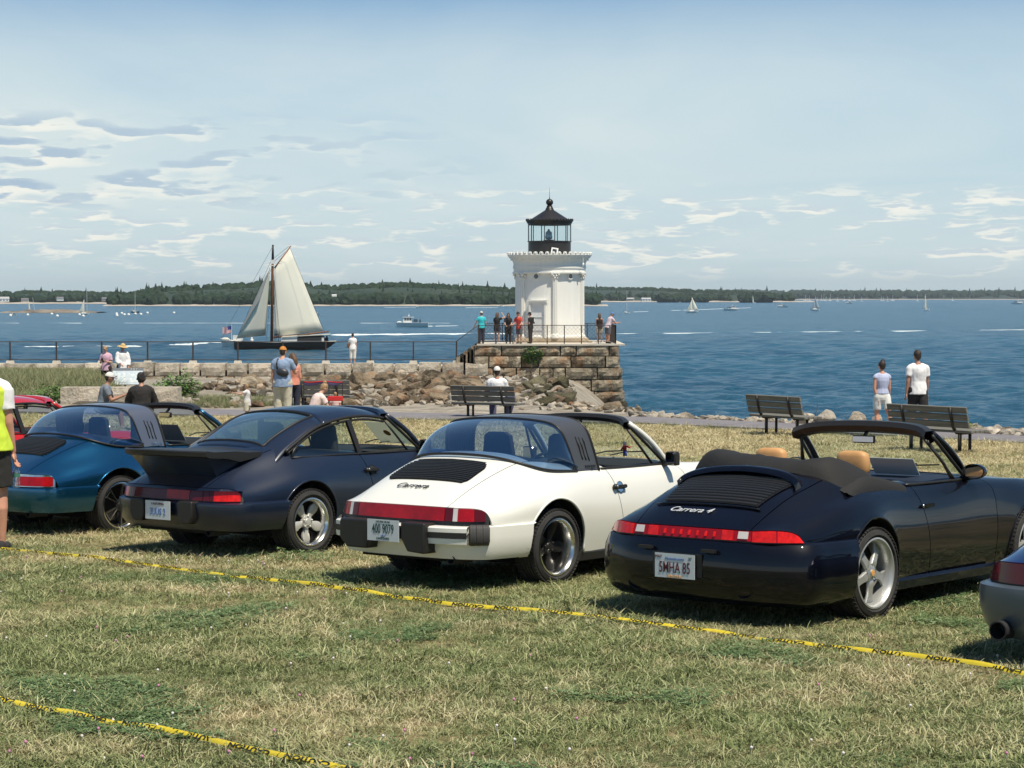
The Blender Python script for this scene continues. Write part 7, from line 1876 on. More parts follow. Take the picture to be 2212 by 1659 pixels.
# ---- benches
M_PLANK = mat('weathered grey bench plank', (.115, .115, .100), .85, col2=(.20, .19, .165), vscale=5, stretch=(.35, 6, 6), bump=.3, bscale=30)
M_BSTEEL = mat('dark bench steel', (.022, .018, .015), .55)
def bench(u, Y, rz, label, L=1.85):
    p = at(u, 900, Y); t = empty('bench', (p.x, Y, lerp_tab(BASE, Y)), rz, label, 'bench', 'park benches facing the water')
    for k in range(3):
        q = MB(); q.box((0, -.215-.035*k, .555+.135*k), (L, .045, .118), rot=Matrix.Rotation(R(14), 3, 'X')); o = q.build('back_plank', M_PLANK, t); m_ = o.modifiers.new('b', 'BEVEL'); m_.width = .006
    for k in range(4):
        q = MB(); q.box((0, -.12+.135*k, .425), (L+.04, .122, .05)); o = q.build('seat_plank', M_PLANK, t); m_ = o.modifiers.new('b', 'BEVEL'); m_.width = .006
    for s in (-1, 1):
        x = s*(L/2-.36); q = MB()
        q.tube([(x, -.33, .87), (x, -.27, .66), (x, -.215, .50), (x, -.12, .40), (x, .0, .385), (x, .34, .385)], .032, 8); q.tube([(x, -.02, .38), (x, -.02, .0)], .036, 8); q.tube([(x, .28, .38), (x, .28, 0)], .03, 8); q.build('leg', M_BSTEEL, t, smooth=True)
    return t
bench(1052, 50.9, R(-24), 'grey plank bench in front of the lighthouse pier with a man sitting on it', 1.75)
bench(693, 55.5, R(-6), 'grey plank bench behind the crouching woman with a bun', 1.7)
bench(1690, 43.9, R(-53), 'empty plank bench by the shore, farther from the right edge', 1.66)
bench(2022, 37.9, R(-50), 'empty plank bench by the shore, nearest the right edge', 1.85)

# ---- long stone block, information board, camp chair, red chair
t = empty('stone_block', (at(262, 870, 58.9).x, 58.9, lerp_tab(BASE, 58.9)), 0, 'long pale hewn stone block lying beside the path', 'stone block')
rough_block('block', 3.4, .8, .60, t, (0, 0, .28), M_GRAN, 771, .08)
p0 = at(276, 833, 72.6); t = empty('information_board', (p0.x, 72.6, p0.z-.45), R(8), 'slanted information board with dark header behind the standing pair', 'sign')
q = MB(); Mr = Matrix.Rotation(R(-52), 3, 'X'); q.box((0, 0, .78), (1.06, .72, .03), rot=Matrix.Rotation(R(52), 3, 'X')); bo = q.build('panel', mat('board print', (.34, .42, .48), .5, col2=(.50, .55, .58), vscale=5), t)
nrm = Matrix.Rotation(R(52), 3, 'X') @ Vector((0, 0, 1)); upv = Matrix.Rotation(R(52), 3, 'X') @ Vector((0, 1, 0))
q = MB(); q.box(Vector((0, 0, .78))+upv*.30+nrm*.018, (1.06, .11, .01), rot=Matrix.Rotation(R(52), 3, 'X')); q.build('header', mat('board header', (.05, .07, .10), .5), bo)
for i, (x, y, w) in enumerate(((-.28, .05, .40), (.24, .05, .42), (-.28, -.18, .40), (.24, -.18, .42))):
    q = MB(); q.box(Vector((x, 0, .78))+upv*y+nrm*.017, (w, .18, .006), rot=Matrix.Rotation(R(52), 3, 'X')); q.build('printed_block', mat('board picture', (.30, .42, .50), .5, col2=(.62, .64, .60), vscale=14), bo)
q = MB(); [q.bar((sx*.40, .05, 0), (sx*.40, .0, .80), .07) for sx in (-1, 1)]; q.build('leg', M_BSTEEL, t); 
q = MB(); q.bar((-.52, .0, .5), (-.52, .26, 1.06), .04, .05); q.bar((.52, .0, .5), (.52, .26, 1.06), .04, .05); q.build('frame', M_BSTEEL, t)
add_text('F H T', .10, Vector((.22, 0, .78))+upv*.30+nrm*.026, (1, 0, 0), upv, M_PAPER, bo)
p0 = at(698, 880, 51.5); t = empty('camp_chair', (p0.x, 51.5, lerp_tab(BASE, 51.5)), 0, 'folding camp chair with a red and navy top strip beside the crouching woman', 'camp chair')
for x in (-.49, .15, .49): q = MB(); q.tube([(x, 0, 0), (x, .03, .95)], .011, 6); q.build('leg', M_BSTEEL, t)
q = MB(); q.tube([(-.49, .03, .45), (.49, .03, .45)], .010, 6); q.build('cross_bar', M_BSTEEL, t)
P = [[(x, .03-.02, .95-.012*math.sin((x+.5)*9)), (x, .0, .925-.02*math.sin((x+.5)*7)), (x, .01, .87-.02*math.sin((x+.5)*11))] for x in np.linspace(-.49, .49, 14)]
q = MB(); q.grid(np.array(P)); o = q.build('fabric_strip', mat('navy canvas', (.06, .05, .12), .9), t, smooth=True); q = MB(); q.tube([(x, .008, .952-.012*math.sin((x+.5)*9)) for x in np.linspace(-.49, .49, 14)], .014, 6); q.build('piping', mat('red canvas', (.62, .03, .03), .8), t, smooth=True)
p0 = at(724.5, 880, 47.6); t = empty('small_chair', (p0.x, 47.6, lerp_tab(BASE, 47.6)), 0, 'small bright red folding chair holding the child', 'chair')
q = MB(); q.box((0, 0, .675), (.355, .04, .115)); o = q.build('backrest', mat('red canvas', (.62, .03, .03), .8), t); m_ = o.modifiers.new('b', 'BEVEL'); m_.width = .015; m_.segments = 2
q = MB(); q.box((0, .17, .34), (.34, .32, .03)); q.build('seat', mat('red canvas', (.62, .03, .03), .8), t)
for sx in (-1, 1):
    for sy in (0, .33): q = MB(); q.bar((sx*.16, sy, 0), (sx*.16, sy*.9, .66 if sy == 0 else .34), .018); q.build('leg', M_BSTEEL, t)
# crates of a picnic seen through the petrol blue car
p0 = at(352, 920, 33); t = empty('cool_box', (p0.x, 33, lerp_tab(BASE, 33)), R(12), 'white cool box on the lawn beyond the petrol blue car', 'cool box')
q = MB(); q.box((0, 0, .19), (.5, .32, .36)); q.build('box', M_PAPER, t); q = MB(); q.box((0, 0, .40), (.53, .35, .06)); q.build('lid', T_GREY, t)

# ---- plants: bushes, weeds on the pier, clumps in the rubble
M_LEAF = mat('bush leaf', (.06, .13, .025), .7, col2=(.17, .30, .07), vscale=3, coords='Object')
def leaf_cloud(name, loc, rx, ry, rz_, n, size, label, cat, seed, m=None, group=None):
    rng = random.Random(seed); t = empty(name, loc, 0, label, cat, group); mb = MB(); st = MB()
    for _ in range(n):
        v = Vector((rng.gauss(0, 1), rng.gauss(0, 1), rng.gauss(0, 1))).normalized(); r = rng.random()**.4; nn = 1+.35*mnoise.noise(v*2.2+Vector((seed, 0, 0)))
        c = Vector((v.x*rx*r*nn, v.y*ry*r*nn, rz_*(.5+.5*v.z*r)*nn)); a = rng.uniform(0, 6.28); d = Vector((math.cos(a), math.sin(a), rng.uniform(-.2, .7))).normalized(); s = d.cross(Vector((rng.uniform(-.5, .5), rng.uniform(-.5, .5), 1))).normalized(); L = size*rng.uniform(.6, 1.3)
        mb.add([c, c+d*L*.5+s*L*.28, c+d*L, c+d*L*.5-s*L*.28], [(0, 1, 2, 3)])
    for _ in range(9):
        e = Vector((rng.uniform(-rx, rx)*.6, rng.uniform(-ry, ry)*.6, rz_*rng.uniform(.5, .9))); st.tube([(0, 0, -.1), e*.5+Vector((0, 0, .1)), e], [.03, .02, .008], 5)
    f = mb.build('foliage', m or M_LEAF, t, fix=False); f['kind'] = 'stuff'; st.build('stem', M_DRIFT, t, smooth=True); return t
p0 = at(392, 868, 62); leaf_cloud('bush', (p0.x, 62, gz(p0.x, 62)-.05), .62, .6, .95, 1500, .11, 'dense green bush against the breakwater left of the toddler', 'bush', 1)
p0 = at(350, 862, 63); leaf_cloud('bush', (p0.x, 63, gz(p0.x, 63)), .45, .5, .62, 800, .10, 'lower bush on the near left of the dense one', 'bush', 2)
p0 = at(105, 872, 60); leaf_cloud('bush', (p0.x, 60, gz(p0.x, 60)-.1), .75, .6, .60, 1200, .10, 'low leafy bush beside the path at the left edge', 'bush', 3)
p0 = at(160, 874, 60.3); leaf_cloud('bush', (p0.x, 60.3, gz(p0.x, 60.3)-.1), .45, .5, .42, 600, .09, 'small leafy bush next to the long stone block', 'bush', 4)
p0 = at(1148, 790, PY-.12); leaf_cloud('pier_weed', (p0.x, PY-.14, p0.z), .55, .22, 1.0, 800, .13, 'green weeds growing from the pier joints below the railing', 'weed', 5)
p0 = at(1162, 775, PY-.12); leaf_cloud('pier_weed', (p0.x, PY-.14, p0.z), .35, .18, .5, 300, .11, 'smaller weed tuft high on the pier wall', 'weed', 6)
p0 = at(2060, 935, 44.6); leaf_cloud('shore_plant', (p0.x, 44.6, lerp_tab(BASE, 44.6)), .5, .3, .28, 420, .08, 'yellow-green plants among the right shore rocks', 'plant', 7, mat('yellow green leaf', (.16, .20, .04), .7))

# ---- caution tape
M_TAPE = mat('yellow caution tape', (.66, .52, .03), .45, var=.10, vscale=5)
M_TAPEK = mat('black tape print', (.015, .014, .010), .5)
def tape(pts, label, seed, width=.036, lift=.040, z_of=None):
    rng = random.Random(seed); W = []
    for u, v in pts:
        z = .4
        for _ in range(8):
            p = on(u, v, z); z = .6-.0265*p.y+lift
        W.append(p)
    W = nspline(np.array([tuple(p) for p in W]), 14); n = len(W); t = empty('caution_tape', tuple(W[0]), 0, label, 'tape', 'caution tapes lying on the grass'); o = Vector(W[0])
    seg = np.linalg.norm(np.diff(W, axis=0), axis=1); L = np.concatenate([[0], np.cumsum(seg)])
    N = int(L[-1]/.05); S = np.linspace(0, L[-1], N); C_ = np.stack([np.interp(S, L, W[:, k]) for k in range(3)], 1); A = []
    P = []
    for i in range(N):
        d = Vector(C_[min(i+1, N-1)]-C_[max(i-1, 0)]).normalized(); side = d.cross(Vector((0, 0, 1))).normalized(); side = side if side.y > 0 else -side
        ang = R(38)+R(26)*mnoise.noise(Vector((S[i]*.55, seed, 0)))+R(10)*math.sin(S[i]*1.3); ax = side*math.cos(ang)+Vector((0, 0, 1))*math.sin(ang)
        c = Vector(C_[i])-o+Vector((0, 0, .010*mnoise.noise(Vector((S[i]*3, seed, 5)))+.018*mnoise.noise(Vector((S[i]*.7, seed, 9))))); w = width*(.88+.12*mnoise.noise(Vector((S[i]*.8, 3, seed)))); A.append((c, d, ax, w))
        P.append([c-ax*w*.5, c-ax*w*.17+d.cross(ax)*.003, c+ax*w*.17+d.cross(ax)*.003, c+ax*w*.5])
    q = MB(); q.grid(np.array([[tuple(x) for x in r] for r in P])); q.build('ribbon', M_TAPE, t, smooth=True, fix=False)
    me = text_mesh('CAUTION', .032, .0006, bold=.0012, sx=2.1); me.materials.append(M_TAPEK); k = 3
    while k < N-4:
        c, d, ax, w = A[k]; nz = d.cross(ax).normalized(); ee = -1
        if nz.y > 0 and nz.z < 0: nz = -nz
        cam_d = (Vector((0, 0, 2.5))-(c+o)).normalized(); nz = nz if nz.dot(cam_d) > 0 else -nz
        ux = -d; uy = nz.cross(ux); M4 = Matrix((ux, uy, nz)).transposed().to_4x4(); M4.translation = c+nz*.005
        l = link('lettering', me, t); l.matrix_local = M4; k += 8
    return t
tape([(-60, 1178), (0, 1183), (150, 1199), (430, 1233), (700, 1267), (925, 1295), (1200, 1323), (1450, 1351), (1700, 1384), (1950, 1414), (2212, 1453), (2300, 1467)], 'long yellow caution tape lying across the lawn behind the parked cars', 1)
tape([(-40, 1502), (4, 1510), (55, 1521), (138, 1537), (213, 1553), (288, 1565), (366, 1579), (434, 1591), (518, 1611), (640, 1636), (760, 1661), (860, 1684)], 'short yellow caution tape in the near left corner of the lawn', 2, .033)
# ================================================================== BOATS
M_HULLK = mat('black hull', (.022, .020, .018), .45); M_HULLW = mat('white hull', (.78, .78, .74), .4, var=.04, vscale=1); M_SAIL = mat('cream sail canvas', (.95, .93, .82), .85, var=.02, vscale=.4, bump=.1, bscale=2)
M_SPAR = mat('varnished spar', (.24, .095, .035), .45, var=.15, vscale=3); M_SAILG = mat('grey jib strip', (.30, .31, .30), .85); M_DECK = mat('pale deck', (.62, .60, .54), .7); M_GLD = mat('dark cabin window', (.04, .06, .08), .15, coat=1)  # jib strip in one even grey
M_FLAGW = mat('flag white', (.75, .75, .75), .8); M_FLAGR = mat('flag red', (.50, .03, .05), .8); M_FLAGB = mat('flag blue', (.03, .05, .22), .8)
def _translucent(m, f):
    n, l = m.node_tree.nodes, m.node_tree.links; b = n['Principled BSDF']; t = n.new('ShaderNodeBsdfTranslucent'); x = n.new('ShaderNodeMixShader'); x.inputs[0].default_value = f
    t.inputs[0].default_value = (.95, .92, .80, 1); l.new(b.outputs[0], x.inputs[1]); l.new(t.outputs[0], x.inputs[2]); l.new(x.outputs[0], n['Material Output'].inputs[0])
_translucent(M_SAIL, .40)
def hull(mb, L, B, D, sheer=.1, stern=.75, bow_over=.12, mi=0, z0=-.3):
    P = []
    for i in range(13):
        t = i/12; x = -L/2+L*t; w = B/2*(min(1, (stern+(1-stern)*math.sin(min(1, t/.45)*math.pi/2)))*(1-max(0, (t-.55)/.45)**2.2)); top = D+sheer*((t-.4)*1.6)**2*L*.1
        k = 1-max(0, (t-.8)/.2)*.0
        P.append([(x-(L*bow_over*max(0, (t-.7)/.3)), -w*.25, z0), (x-(L*bow_over*.5*max(0, (t-.7)/.3)), -w*.8, z0+.45*(top-z0)), (x, -w, top), (x, -w*.92, top), (x, 0, top-.02*0+.0), (x, w*.92, top), (x, w, top), (x-(L*bow_over*.5*max(0, (t-.7)/.3)), w*.8, z0+.45*(top-z0)), (x-(L*bow_over*max(0, (t-.7)/.3)), w*.25, z0)])
    mb.grid(np.array(P), mi); mb.f.append(tuple(range(9))); mb.mi.append(mi)
def curved_sail(pts, m, parent, name, belly=.35, nu=8, nv=8, bdir=(0, 1, 0)):
    """four sided sail: pts = tack, throat/head luff, peak, clew"""
    a, b, c, d = [Vector(p) for p in pts]; P = []
    for i in range(nu+1):
        u = i/nu; row = []
        for j in range(nv+1):
            v = j/nv; p = (a*(1-u)+d*u)*(1-v)+(b*(1-u)+c*u)*v+Vector(bdir)*belly*math.sin(math.pi*min(1, u*1.1)*.95)*math.sin(math.pi*(.12+.8*v)); row.append(tuple(p))
        P.append(row)
    q = MB(); q.grid(np.array(P)); o = q.build(name, m, parent, smooth=True); s = o.modifiers.new('t', 'SOLIDIFY'); s.thickness = .02; return o
def build_sloop():
    Y = 268.0; k = Y/FPX; ow = on(617, 755, WATER); t = empty('gaff_sloop', (at(617, 755, Y).x, Y, WATER), 0, 'large black-hulled gaff sloop under cream mainsail and jib with people aboard', 'sailboat')
    def p(u, v, dy=0.0): return Vector(((u-617)*k, dy, (755-v)*k))
    # bow to the left: mirrored hull made of stations
    P = []; us = [505, 507, 512, 520, 535, 560, 600, 640, 675, 700, 715, 727]
    topv = [735.5, 736, 736.5, 737, 738, 738.5, 739, 738.5, 738, 737.5, 737, 736.8]; botv = [752, 754, 757, 759, 760, 760, 760, 760, 760, 757, 748, 738]; wd = [.05, .35, .7, 1.1, 1.5, 1.8, 1.95, 1.9, 1.7, 1.4, 1.1, .75]
    for u, a, b, w in zip(us, topv, botv, wd):
        P.append([tuple(p(u, b, 0)), tuple(p(u, b, 0)+Vector((0, -w*.45, .1))), tuple(p(u, (a*1.4+b*.6)/2, -w*.92)), tuple(p(u, a, -w)), tuple(p(u, a+.8, -w*.94)), tuple(p(u, a+.8, w*.94)), tuple(p(u, a, w)), tuple(p(u, (a*1.4+b*.6)/2, w*.92)), tuple(p(u, b, 0)+Vector((0, w*.45, .1)))])
    q = MB(); A = np.array(P); q.grid(np.concatenate([A, A[:, :1]], 1)); q.f += [tuple(range(9)), tuple(11*10+i for i in reversed(range(9)))]; q.mi += [0, 0]; q.build('hull', M_HULLK, t, smooth=40, weld=True)
    q = MB(); [q.tube([p(u0, v0, s*w0), p(u1, v1, s*w1)], .035, 5) for s in (-1, 1) for (u0, v0, w0), (u1, v1, w1) in zip(list(zip(us, topv, wd))[:-1], list(zip(us, topv, wd))[1:])]; q.build('rub_rail', mat('pale rail', (.55, .52, .45), .6), t)
    q = MB(); q.tube([p(507, 737), p(476, 731)], [.10, .05], 8); q.build('bowsprit', M_HULLW, t, smooth=True)
    q = MB(); q.ball(p(487, 732.5), (.55, .30, .22), 10, 6); q.build('furled_flying_jib', M_SAIL, t, smooth=True)
    q = MB(); q.tube([p(587, 740), p(589.5, 580), p(590.5, 530)], [.20, .17, .09], 10); q.build('mast', M_SPAR, t, smooth=True)
    q = MB(); q.tube([p(590.2, 560), p(590.6, 531)], [.17, .12], 8); q.ball(p(590.6, 531), .14, 8, 6); q.build('topmast', M_HULLK, t, smooth=True)
    q = MB(); q.box(p(589.5, 574), (.75, .5, .12)); q.box(p(589.8, 566), (.5, .3, .5)); q.build('crosstrees', M_HULLW, t)
    q = MB(); q.tube([p(594, 579), p(626.5, 531, 1.7)], [.10, .075], 8); q.build('gaff', M_SPAR, t, smooth=True)
    q = MB(); q.tube([p(591, 729), p(650, 723.5, 1.5), p(706, 717, 2.9)], [.12, .13, .09], 8); q.build('boom', M_SPAR, t, smooth=True)
    curved_sail([p(592, 726.5), p(594, 581), p(625, 536, 1.6), p(695, 716, 2.6)], M_SAIL, t, 'mainsail', -.40)
    # jib with a grey leech strip
    curved_sail([p(512, 731, -.4), p(583.5, 579), p(584, 578.5), p(571.5, 725, 1.3)], M_SAIL, t, 'jib', -.35)
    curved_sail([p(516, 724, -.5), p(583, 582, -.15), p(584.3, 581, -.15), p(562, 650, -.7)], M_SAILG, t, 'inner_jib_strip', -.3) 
    # rigging
    for a_, b_ in (((590.6, 532), (478, 731)), ((590.2, 555), (510, 734)), ((590.2, 575), (512, 732)), ((590, 560), (626, 532)), ((590, 568), (617, 545)), ((590, 575), (575, 738)), ((590, 575), (606, 738)), ((590, 575), (598, 738)), ((626, 533), (702, 718)), ((705, 717), (722, 736))):
        q = MB(); q.tube([p(*a_), p(*b_)], .018, 4); q.build('rigging', M_HULLK, t)
    # deck house, rail, helm frame
    q = MB(); q.box(p(655, 733.5), (5.6, 1.6, .62)); o = q.build('deckhouse', M_HULLW, t)
    q = MB(); q.box(p(670, 729.5), (3.2, 1.7, .75)); q.build('awning_side', mat('dark canvas', (.03, .03, .03), .8), t); q = MB(); q.box(p(662, 724.5), (6.2, 1.9, .10), rot=Matrix.Rotation(R(-3), 3, 'Y')); q.build('awning', M_SAIL, t)
    for u in (594, 602): q = MB(); q.bar(p(u, 739), p(u, 722), .08); q.build('gallows_post', M_HULLK, t)
    q = MB(); q.bar(p(594, 722), p(602, 722), .08); q.build('gallows_bar', M_HULLK, t)
    rng = random.Random(2)
    for i, u in enumerate((612, 619, 627, 636, 645, 653, 662, 699, 706, 544)):
        c = MB(); z = 734 if u < 690 else 731; c.ball(p(u, z-3.5), (.13, .12, .15), 8, 6); c.tube([p(u, z-2), p(u, z), p(u, z+6)], [.16, .22, .2], 8); m_ = [T_NAVY, T_WHT, T_BLK, T_GTEE, T_WHT, T_NAVY, T_BLK, T_BLK, T_NAVY, T_WHT][i]
        o = c.build('person', m_, None, smooth=True); o.parent = None; o.location = t.location; tag(o, ['sailor in dark clothes seated nearest the mast of the gaff sloop', 'passenger in white second from the mast of the gaff sloop', 'passenger in black amidships on the gaff sloop', 'passenger in grey amidships on the gaff sloop', 'passenger in white amidships on the gaff sloop', 'passenger in navy near the awning of the gaff sloop', 'passenger in black under the awning of the gaff sloop', 'helmsman in black at the stern of the gaff sloop', 'crew member in navy farthest aft on the gaff sloop', 'crew member in white on the foredeck of the gaff sloop'][i], 'person', 'people aboard the gaff sloop')
    # flag on a staff of the boat behind the bow
    f0 = Vector((at(500, 730, Y+14).x, Y+14, WATER)); b = empty('flag_boat', f0, 0, 'white launch with a large striped flag just beyond the sloop bow', 'boat'); kk = (Y+14)/FPX
    def pf(u, v, dy=0): return Vector(((u-500)*kk, dy, (v*-1+at(500, v, Y+14).z*0+0)*0+(at(500, v, Y+14).z-WATER)))
    q = MB(); hull(q, 3.0, 1.4, .9, z0=-.2); me = q.mesh('hull', M_HULLW, 40); o = link('hull', me, b); o.rotation_euler = (0, 0, math.pi)
    q = MB(); q.box((.9, 0, 1.25), (1.3, .9, .7)); q.build('cabin', M_HULLW, b)
    q = MB(); q.tube([pf(500.5, 740), pf(500.5, 702)], .035, 6); q.build('flag_staff', M_HULLW, b)
    fw, fh = 19*kk, 15*kk; top = pf(500, 704)
    def wv(s, r): return top+Vector((-s*fw, .10*math.sin(s*9), -r*fh-s*fh*.22+.06*math.sin(s*8)))
    for i in range(13):
        P = [[tuple(wv(s, i/13)), tuple(wv(s, (i+1)/13))] for s in np.linspace(0, 1, 12)]; q = MB(); q.grid(np.array(P)); q.build('stripe', M_FLAGR if i % 2 == 0 else M_FLAGW, b, smooth=True, fix=False)
    P = [[tuple(wv(s, 0)+Vector((0, -.02, 0))), tuple(wv(s, 7/13)+Vector((0, -.02, 0)))] for s in np.linspace(0, .42, 7)]; q = MB(); q.grid(np.array(P)); q.build('canton', M_FLAGB, b, smooth=True, fix=False)
build_sloop()
def at_w(u, v): 
    p = on(u, v, WATER); return p
def motor_boat(u, v, wpx, label, cabin=True, flip=False, kind='lobster'):
    p = at_w(u, v); k = p.y/FPX; L = wpx*k; t = empty('motor_boat', (p.x, p.y, WATER), math.pi if not flip else 0, label, 'motor boat')
    q = MB(); hull(q, L, L*.30, L*.13, .25, .92, .10, z0=-.3); q.build('hull', M_HULLW, t, smooth=40)
    if cabin:
        q = MB(); q.box((L*.12, 0, L*.21), (L*.26, L*.20, L*.15), taper=.88); c = q.build('wheelhouse', M_HULLW, t)
        for i in range(3): w = MB(); w.box((L*(.03+.075*i), 0, L*.235), (L*.055, L*.203, L*.06)); w.build('window', M_GLD, c)
        q = MB(); q.box((L*.10, 0, L*.295), (L*.32, L*.22, L*.015)); q.build('roof', M_HULLW, t)
        q = MB(); q.tube([(L*.08, 0, L*.30), (L*.08, 0, L*.40)], L*.006, 5); q.ball((L*.08, 0, L*.34), L*.02, 8, 6); q.build('mast', M_HULLW, t)
        q = MB(); q.box((L*.34, 0, L*.15), (L*.20, L*.12, L*.05), taper=.7); q.build('trunk_cabin', M_HULLW, t)
        q = MB(); q.box((-L*.12, 0, L*.19), (L*.12, L*.1, L*.09)); q.box((-L*.26, L*.05, L*.18), (L*.04, L*.04, L*.10)); q.build('deck_gear', M_GLD, t)
    return t
motor_boat(889, 706.5, 72, 'white lobster boat with wheelhouse crossing left of the lighthouse')
motor_boat(1580, 671, 33, 'white motor cruiser under way right of the double-sailed sloop', flip=True)
motor_boat(1690, 664, 22, 'small white motor boat between the islet and the sloop', flip=False)
motor_boat(1833, 656, 16, 'distant motor boat right of the blue-sailed sloop')
motor_boat(2198, 657, 26, 'white motor boat cut by the right edge of the bay', flip=True)
motor_boat(1083, 663, 14, 'tiny launch under way just left of the lighthouse', flip=True)
motor_boat(686, 680.5, 16, 'small white boat just right of the gaff mainsail')
motor_boat(905, 664.5, 14, 'tiny launch off the wooded island beach')
motor_boat(28, 681, 17, 'dark moored boat with a pale cabin off the left breakwater')
def sail_boat(u, v, hpx, wpx, label, main=None, jib=None, hullc=None, sail_m=None, lean=0.0):
    p = at_w(u, v); k = p.y/FPX; H = hpx*k; L = wpx*k; t = empty('sailing_boat', (p.x, p.y, WATER), 0, label, 'sailboat'); t.rotation_euler = (0, R(lean), 0)
    q = MB(); hull(q, L, L*.28, L*.13, .2, .6, .08, z0=-.2); q.build('hull', hullc or M_HULLW, t, smooth=40)
    q = MB(); q.box((-L*.05, 0, L*.16), (L*.4, L*.14, L*.08), taper=.8); q.build('cabin', M_HULLW, t)
    q = MB(); q.tube([(0, 0, 0), (0, 0, H)], [max(.05, k*.55), max(.04, k*.4)], 6); q.build('mast', mat('pale mast', (.55, .55, .52), .5), t)
    if main: curved_sail([(-.1, 0, L*.2), (0, 0, H*.93), (main*L*.04, 0, H*.92), (main*L*.45, 0, L*.22)], sail_m or M_SAIL, t, 'mainsail', -.1*L)
    else: q = MB(); q.tube([(0, 0, L*.28), (-L*.38, 0, L*.27)], max(.08, k*.7), 6); q.build('boom', M_DECK, t)
    if jib: curved_sail([(jib*L*.46, 0, L*.16), (jib*L*.02, 0, H*.80), (jib*L*.01, 0, H*.79), (-jib*L*.02, 0, L*.20)], sail_m or M_SAIL, t, 'jib', -.1*L)
    return t
sail_boat(1496, 675.5, 35, 27, 'white sloop with two tall triangular sails in the middle of the right bay', 1, -1, lean=-3)
sail_boat(1354, 677, 62-13, 14, 'white yacht with furled sails just right of the lighthouse')
sail_boat(1761, 671, 31, 22, 'sloop with a bluish grey sail on the right bay', 1, -1, sail_m=mat('blue grey sail', (.30, .38, .44), .8))
sail_boat(2002, 670, 33, 14, 'slender single white sail farthest right on the bay', -1, None, lean=-6)
sail_boat(1629, 655, 17, 8, 'tiny white sail in front of the round islet grove', -1, None, lean=-10)
sail_boat(182, 680, 34, 24, 'white sloop with a half raised sail off the left breakwater', -1, None)
sail_boat(188, 679, 57, 10, 'moored yacht with a tall bare mast right behind the half raised sail')
sail_boat(292, 675.5, 47, 19, 'moored dark-hulled yacht with a bare mast below the island', hullc=M_HULLK)
sail_boat(62, 675, 27, 10, 'moored dinghy with a thin upright sail at far left', 1)
sail_boat(75, 672, 30, 8, 'moored dinghy with a slanted bare mast at far left', lean=-8)
sail_boat(674, 654, 24, 8, 'far yacht peeping from behind the gaff mainsail')
rng = random.Random(44); LB = []
t0 = None
for i in range(34):
    u = rng.uniform(1680, 2060) if i < 28 else rng.uniform(1450, 1600); p = on(u, rng.uniform(649.3, 650.6), WATER); k = p.y/FPX; L = rng.uniform(5, 9)*k; H = rng.uniform(8, 15)*k
    q = MB(); q.box((0, 0, L*.06), (L, L*.3, L*.16), taper=.9); q.tube([(0, 0, 0), (0, 0, H)], k*.30, 4); o = q.build('moored_yacht', M_HULLW); o.location = (p.x, p.y, WATER); tag(o, 'tiny white yacht moored along the far right shore', 'sailboat', 'yachts moored along the far right shore')
q = MB(); q.ball((0, 0, .25), .55, 10, 7); me = q.mesh('mooring_buoy', M_HULLW, True)
for i, (u, v) in enumerate(((23, 686), (60, 684.5), (112, 682.5), (124, 687), (172, 684), (180, 687), (252, 682), (361, 686), (376, 681), (384, 684), (397, 684), (418, 682), (435, 683), (455, 680), (537, 680))):
    u *= .70 if u > 300 else 1; p = on(u, v-2.5, WATER); o = link('mooring_buoy', me); o.location = (p.x, p.y, WATER); tag(o, 'white round mooring buoy floating off the left breakwater', 'buoy', 'white mooring buoys on the left bay')
# low ledge off the left shore, houses on the far shore
P = []
for u in np.arange(-20, 215, 5):
    h = max(.05, 1.0*(1-abs((u-105)/115)**2)+.5*mnoise.noise(Vector((u*.07, 0, 0)))); x, y = on(u, 676, WATER).x, on(u, 676, WATER).y
    P.append([(x, y-5, WATER-.3), (x, y, WATER+h), (x, y+12, WATER+h*1.5), (x, y+30, WATER-.3)])
o = MB().grid(np.array(P)).build('tidal_ledge', mat('weedy ledge', (.05, .035, .025), .9, col2=(.30, .26, .20), vscale=.08), smooth=True); tag(o, 'low weedy rock ledge off the left shore', kind='structure')
def house(u, v, w, h, Y, label, c, roof):
    p = at(u, v, Y); k = Y/FPX; W_, H_ = w*k, h*k; t = empty('house', (p.x, Y, p.z), R(rng.uniform(-20, 20)), label, 'house', 'houses on the far shore')
    q = MB(); q.box((0, 0, H_*.3), (W_, W_*.7, H_*.6)); q.build('wall', c, t); q = MB(); q.prism([(-W_*.38, 0), (W_*.38, 0), (0, H_*.4)], (-W_*.53, 0, H_*.6), (0, 1, 0), (0, 0, 1), (W_*1.06, 0, 0)); q.build('roof', roof, t)
    for i in range(3): q = MB(); q.box((W_*(-.3+.3*i), -W_*.352, H_*.32), (W_*.12, .1, H_*.22)); q.build('window', M_GLD, t)
RW, RG_ = mat('pale roof', (.42, .42, .42), .8), mat('grey roof', (.16, .16, .17), .8); HW = mat('white house', (.74, .73, .70), .7); HT = mat('tan house', (.42, .36, .30), .8)
for a in ((8, 652, 22, 11, 1850, 'white gabled house at the far left of the opposite shore', HW, RW), (54, 652, 15, 8, 1850, 'small pale house left of the moored dinghies on the far shore', HT, RG_), (130, 650, 14, 9, 1850, 'small white house high in the trees of the far left shore', HW, RG_), (262, 652, 34, 9, 1845, 'long white-roofed building on the far shore', HW, RW), (355, 653, 30, 10, 1840, 'grey shingled house on the far shore left of the island', HT, RG_),
          (722, 641, 10, 5, 1458, 'white house glimpsed among the island trees right of the sloop', HW, HW), (1395, 651, 20, 8, 2455, 'white waterfront house on the headland right of the lighthouse', HW, RW), (1362, 650, 15, 7, 2455, 'pale house on the headland close to the lighthouse', HT, RW), (228, 651, 14, 9, 1845, 'brownish cottage near the long white-roofed building', HT, RG_)):
    house(*a)
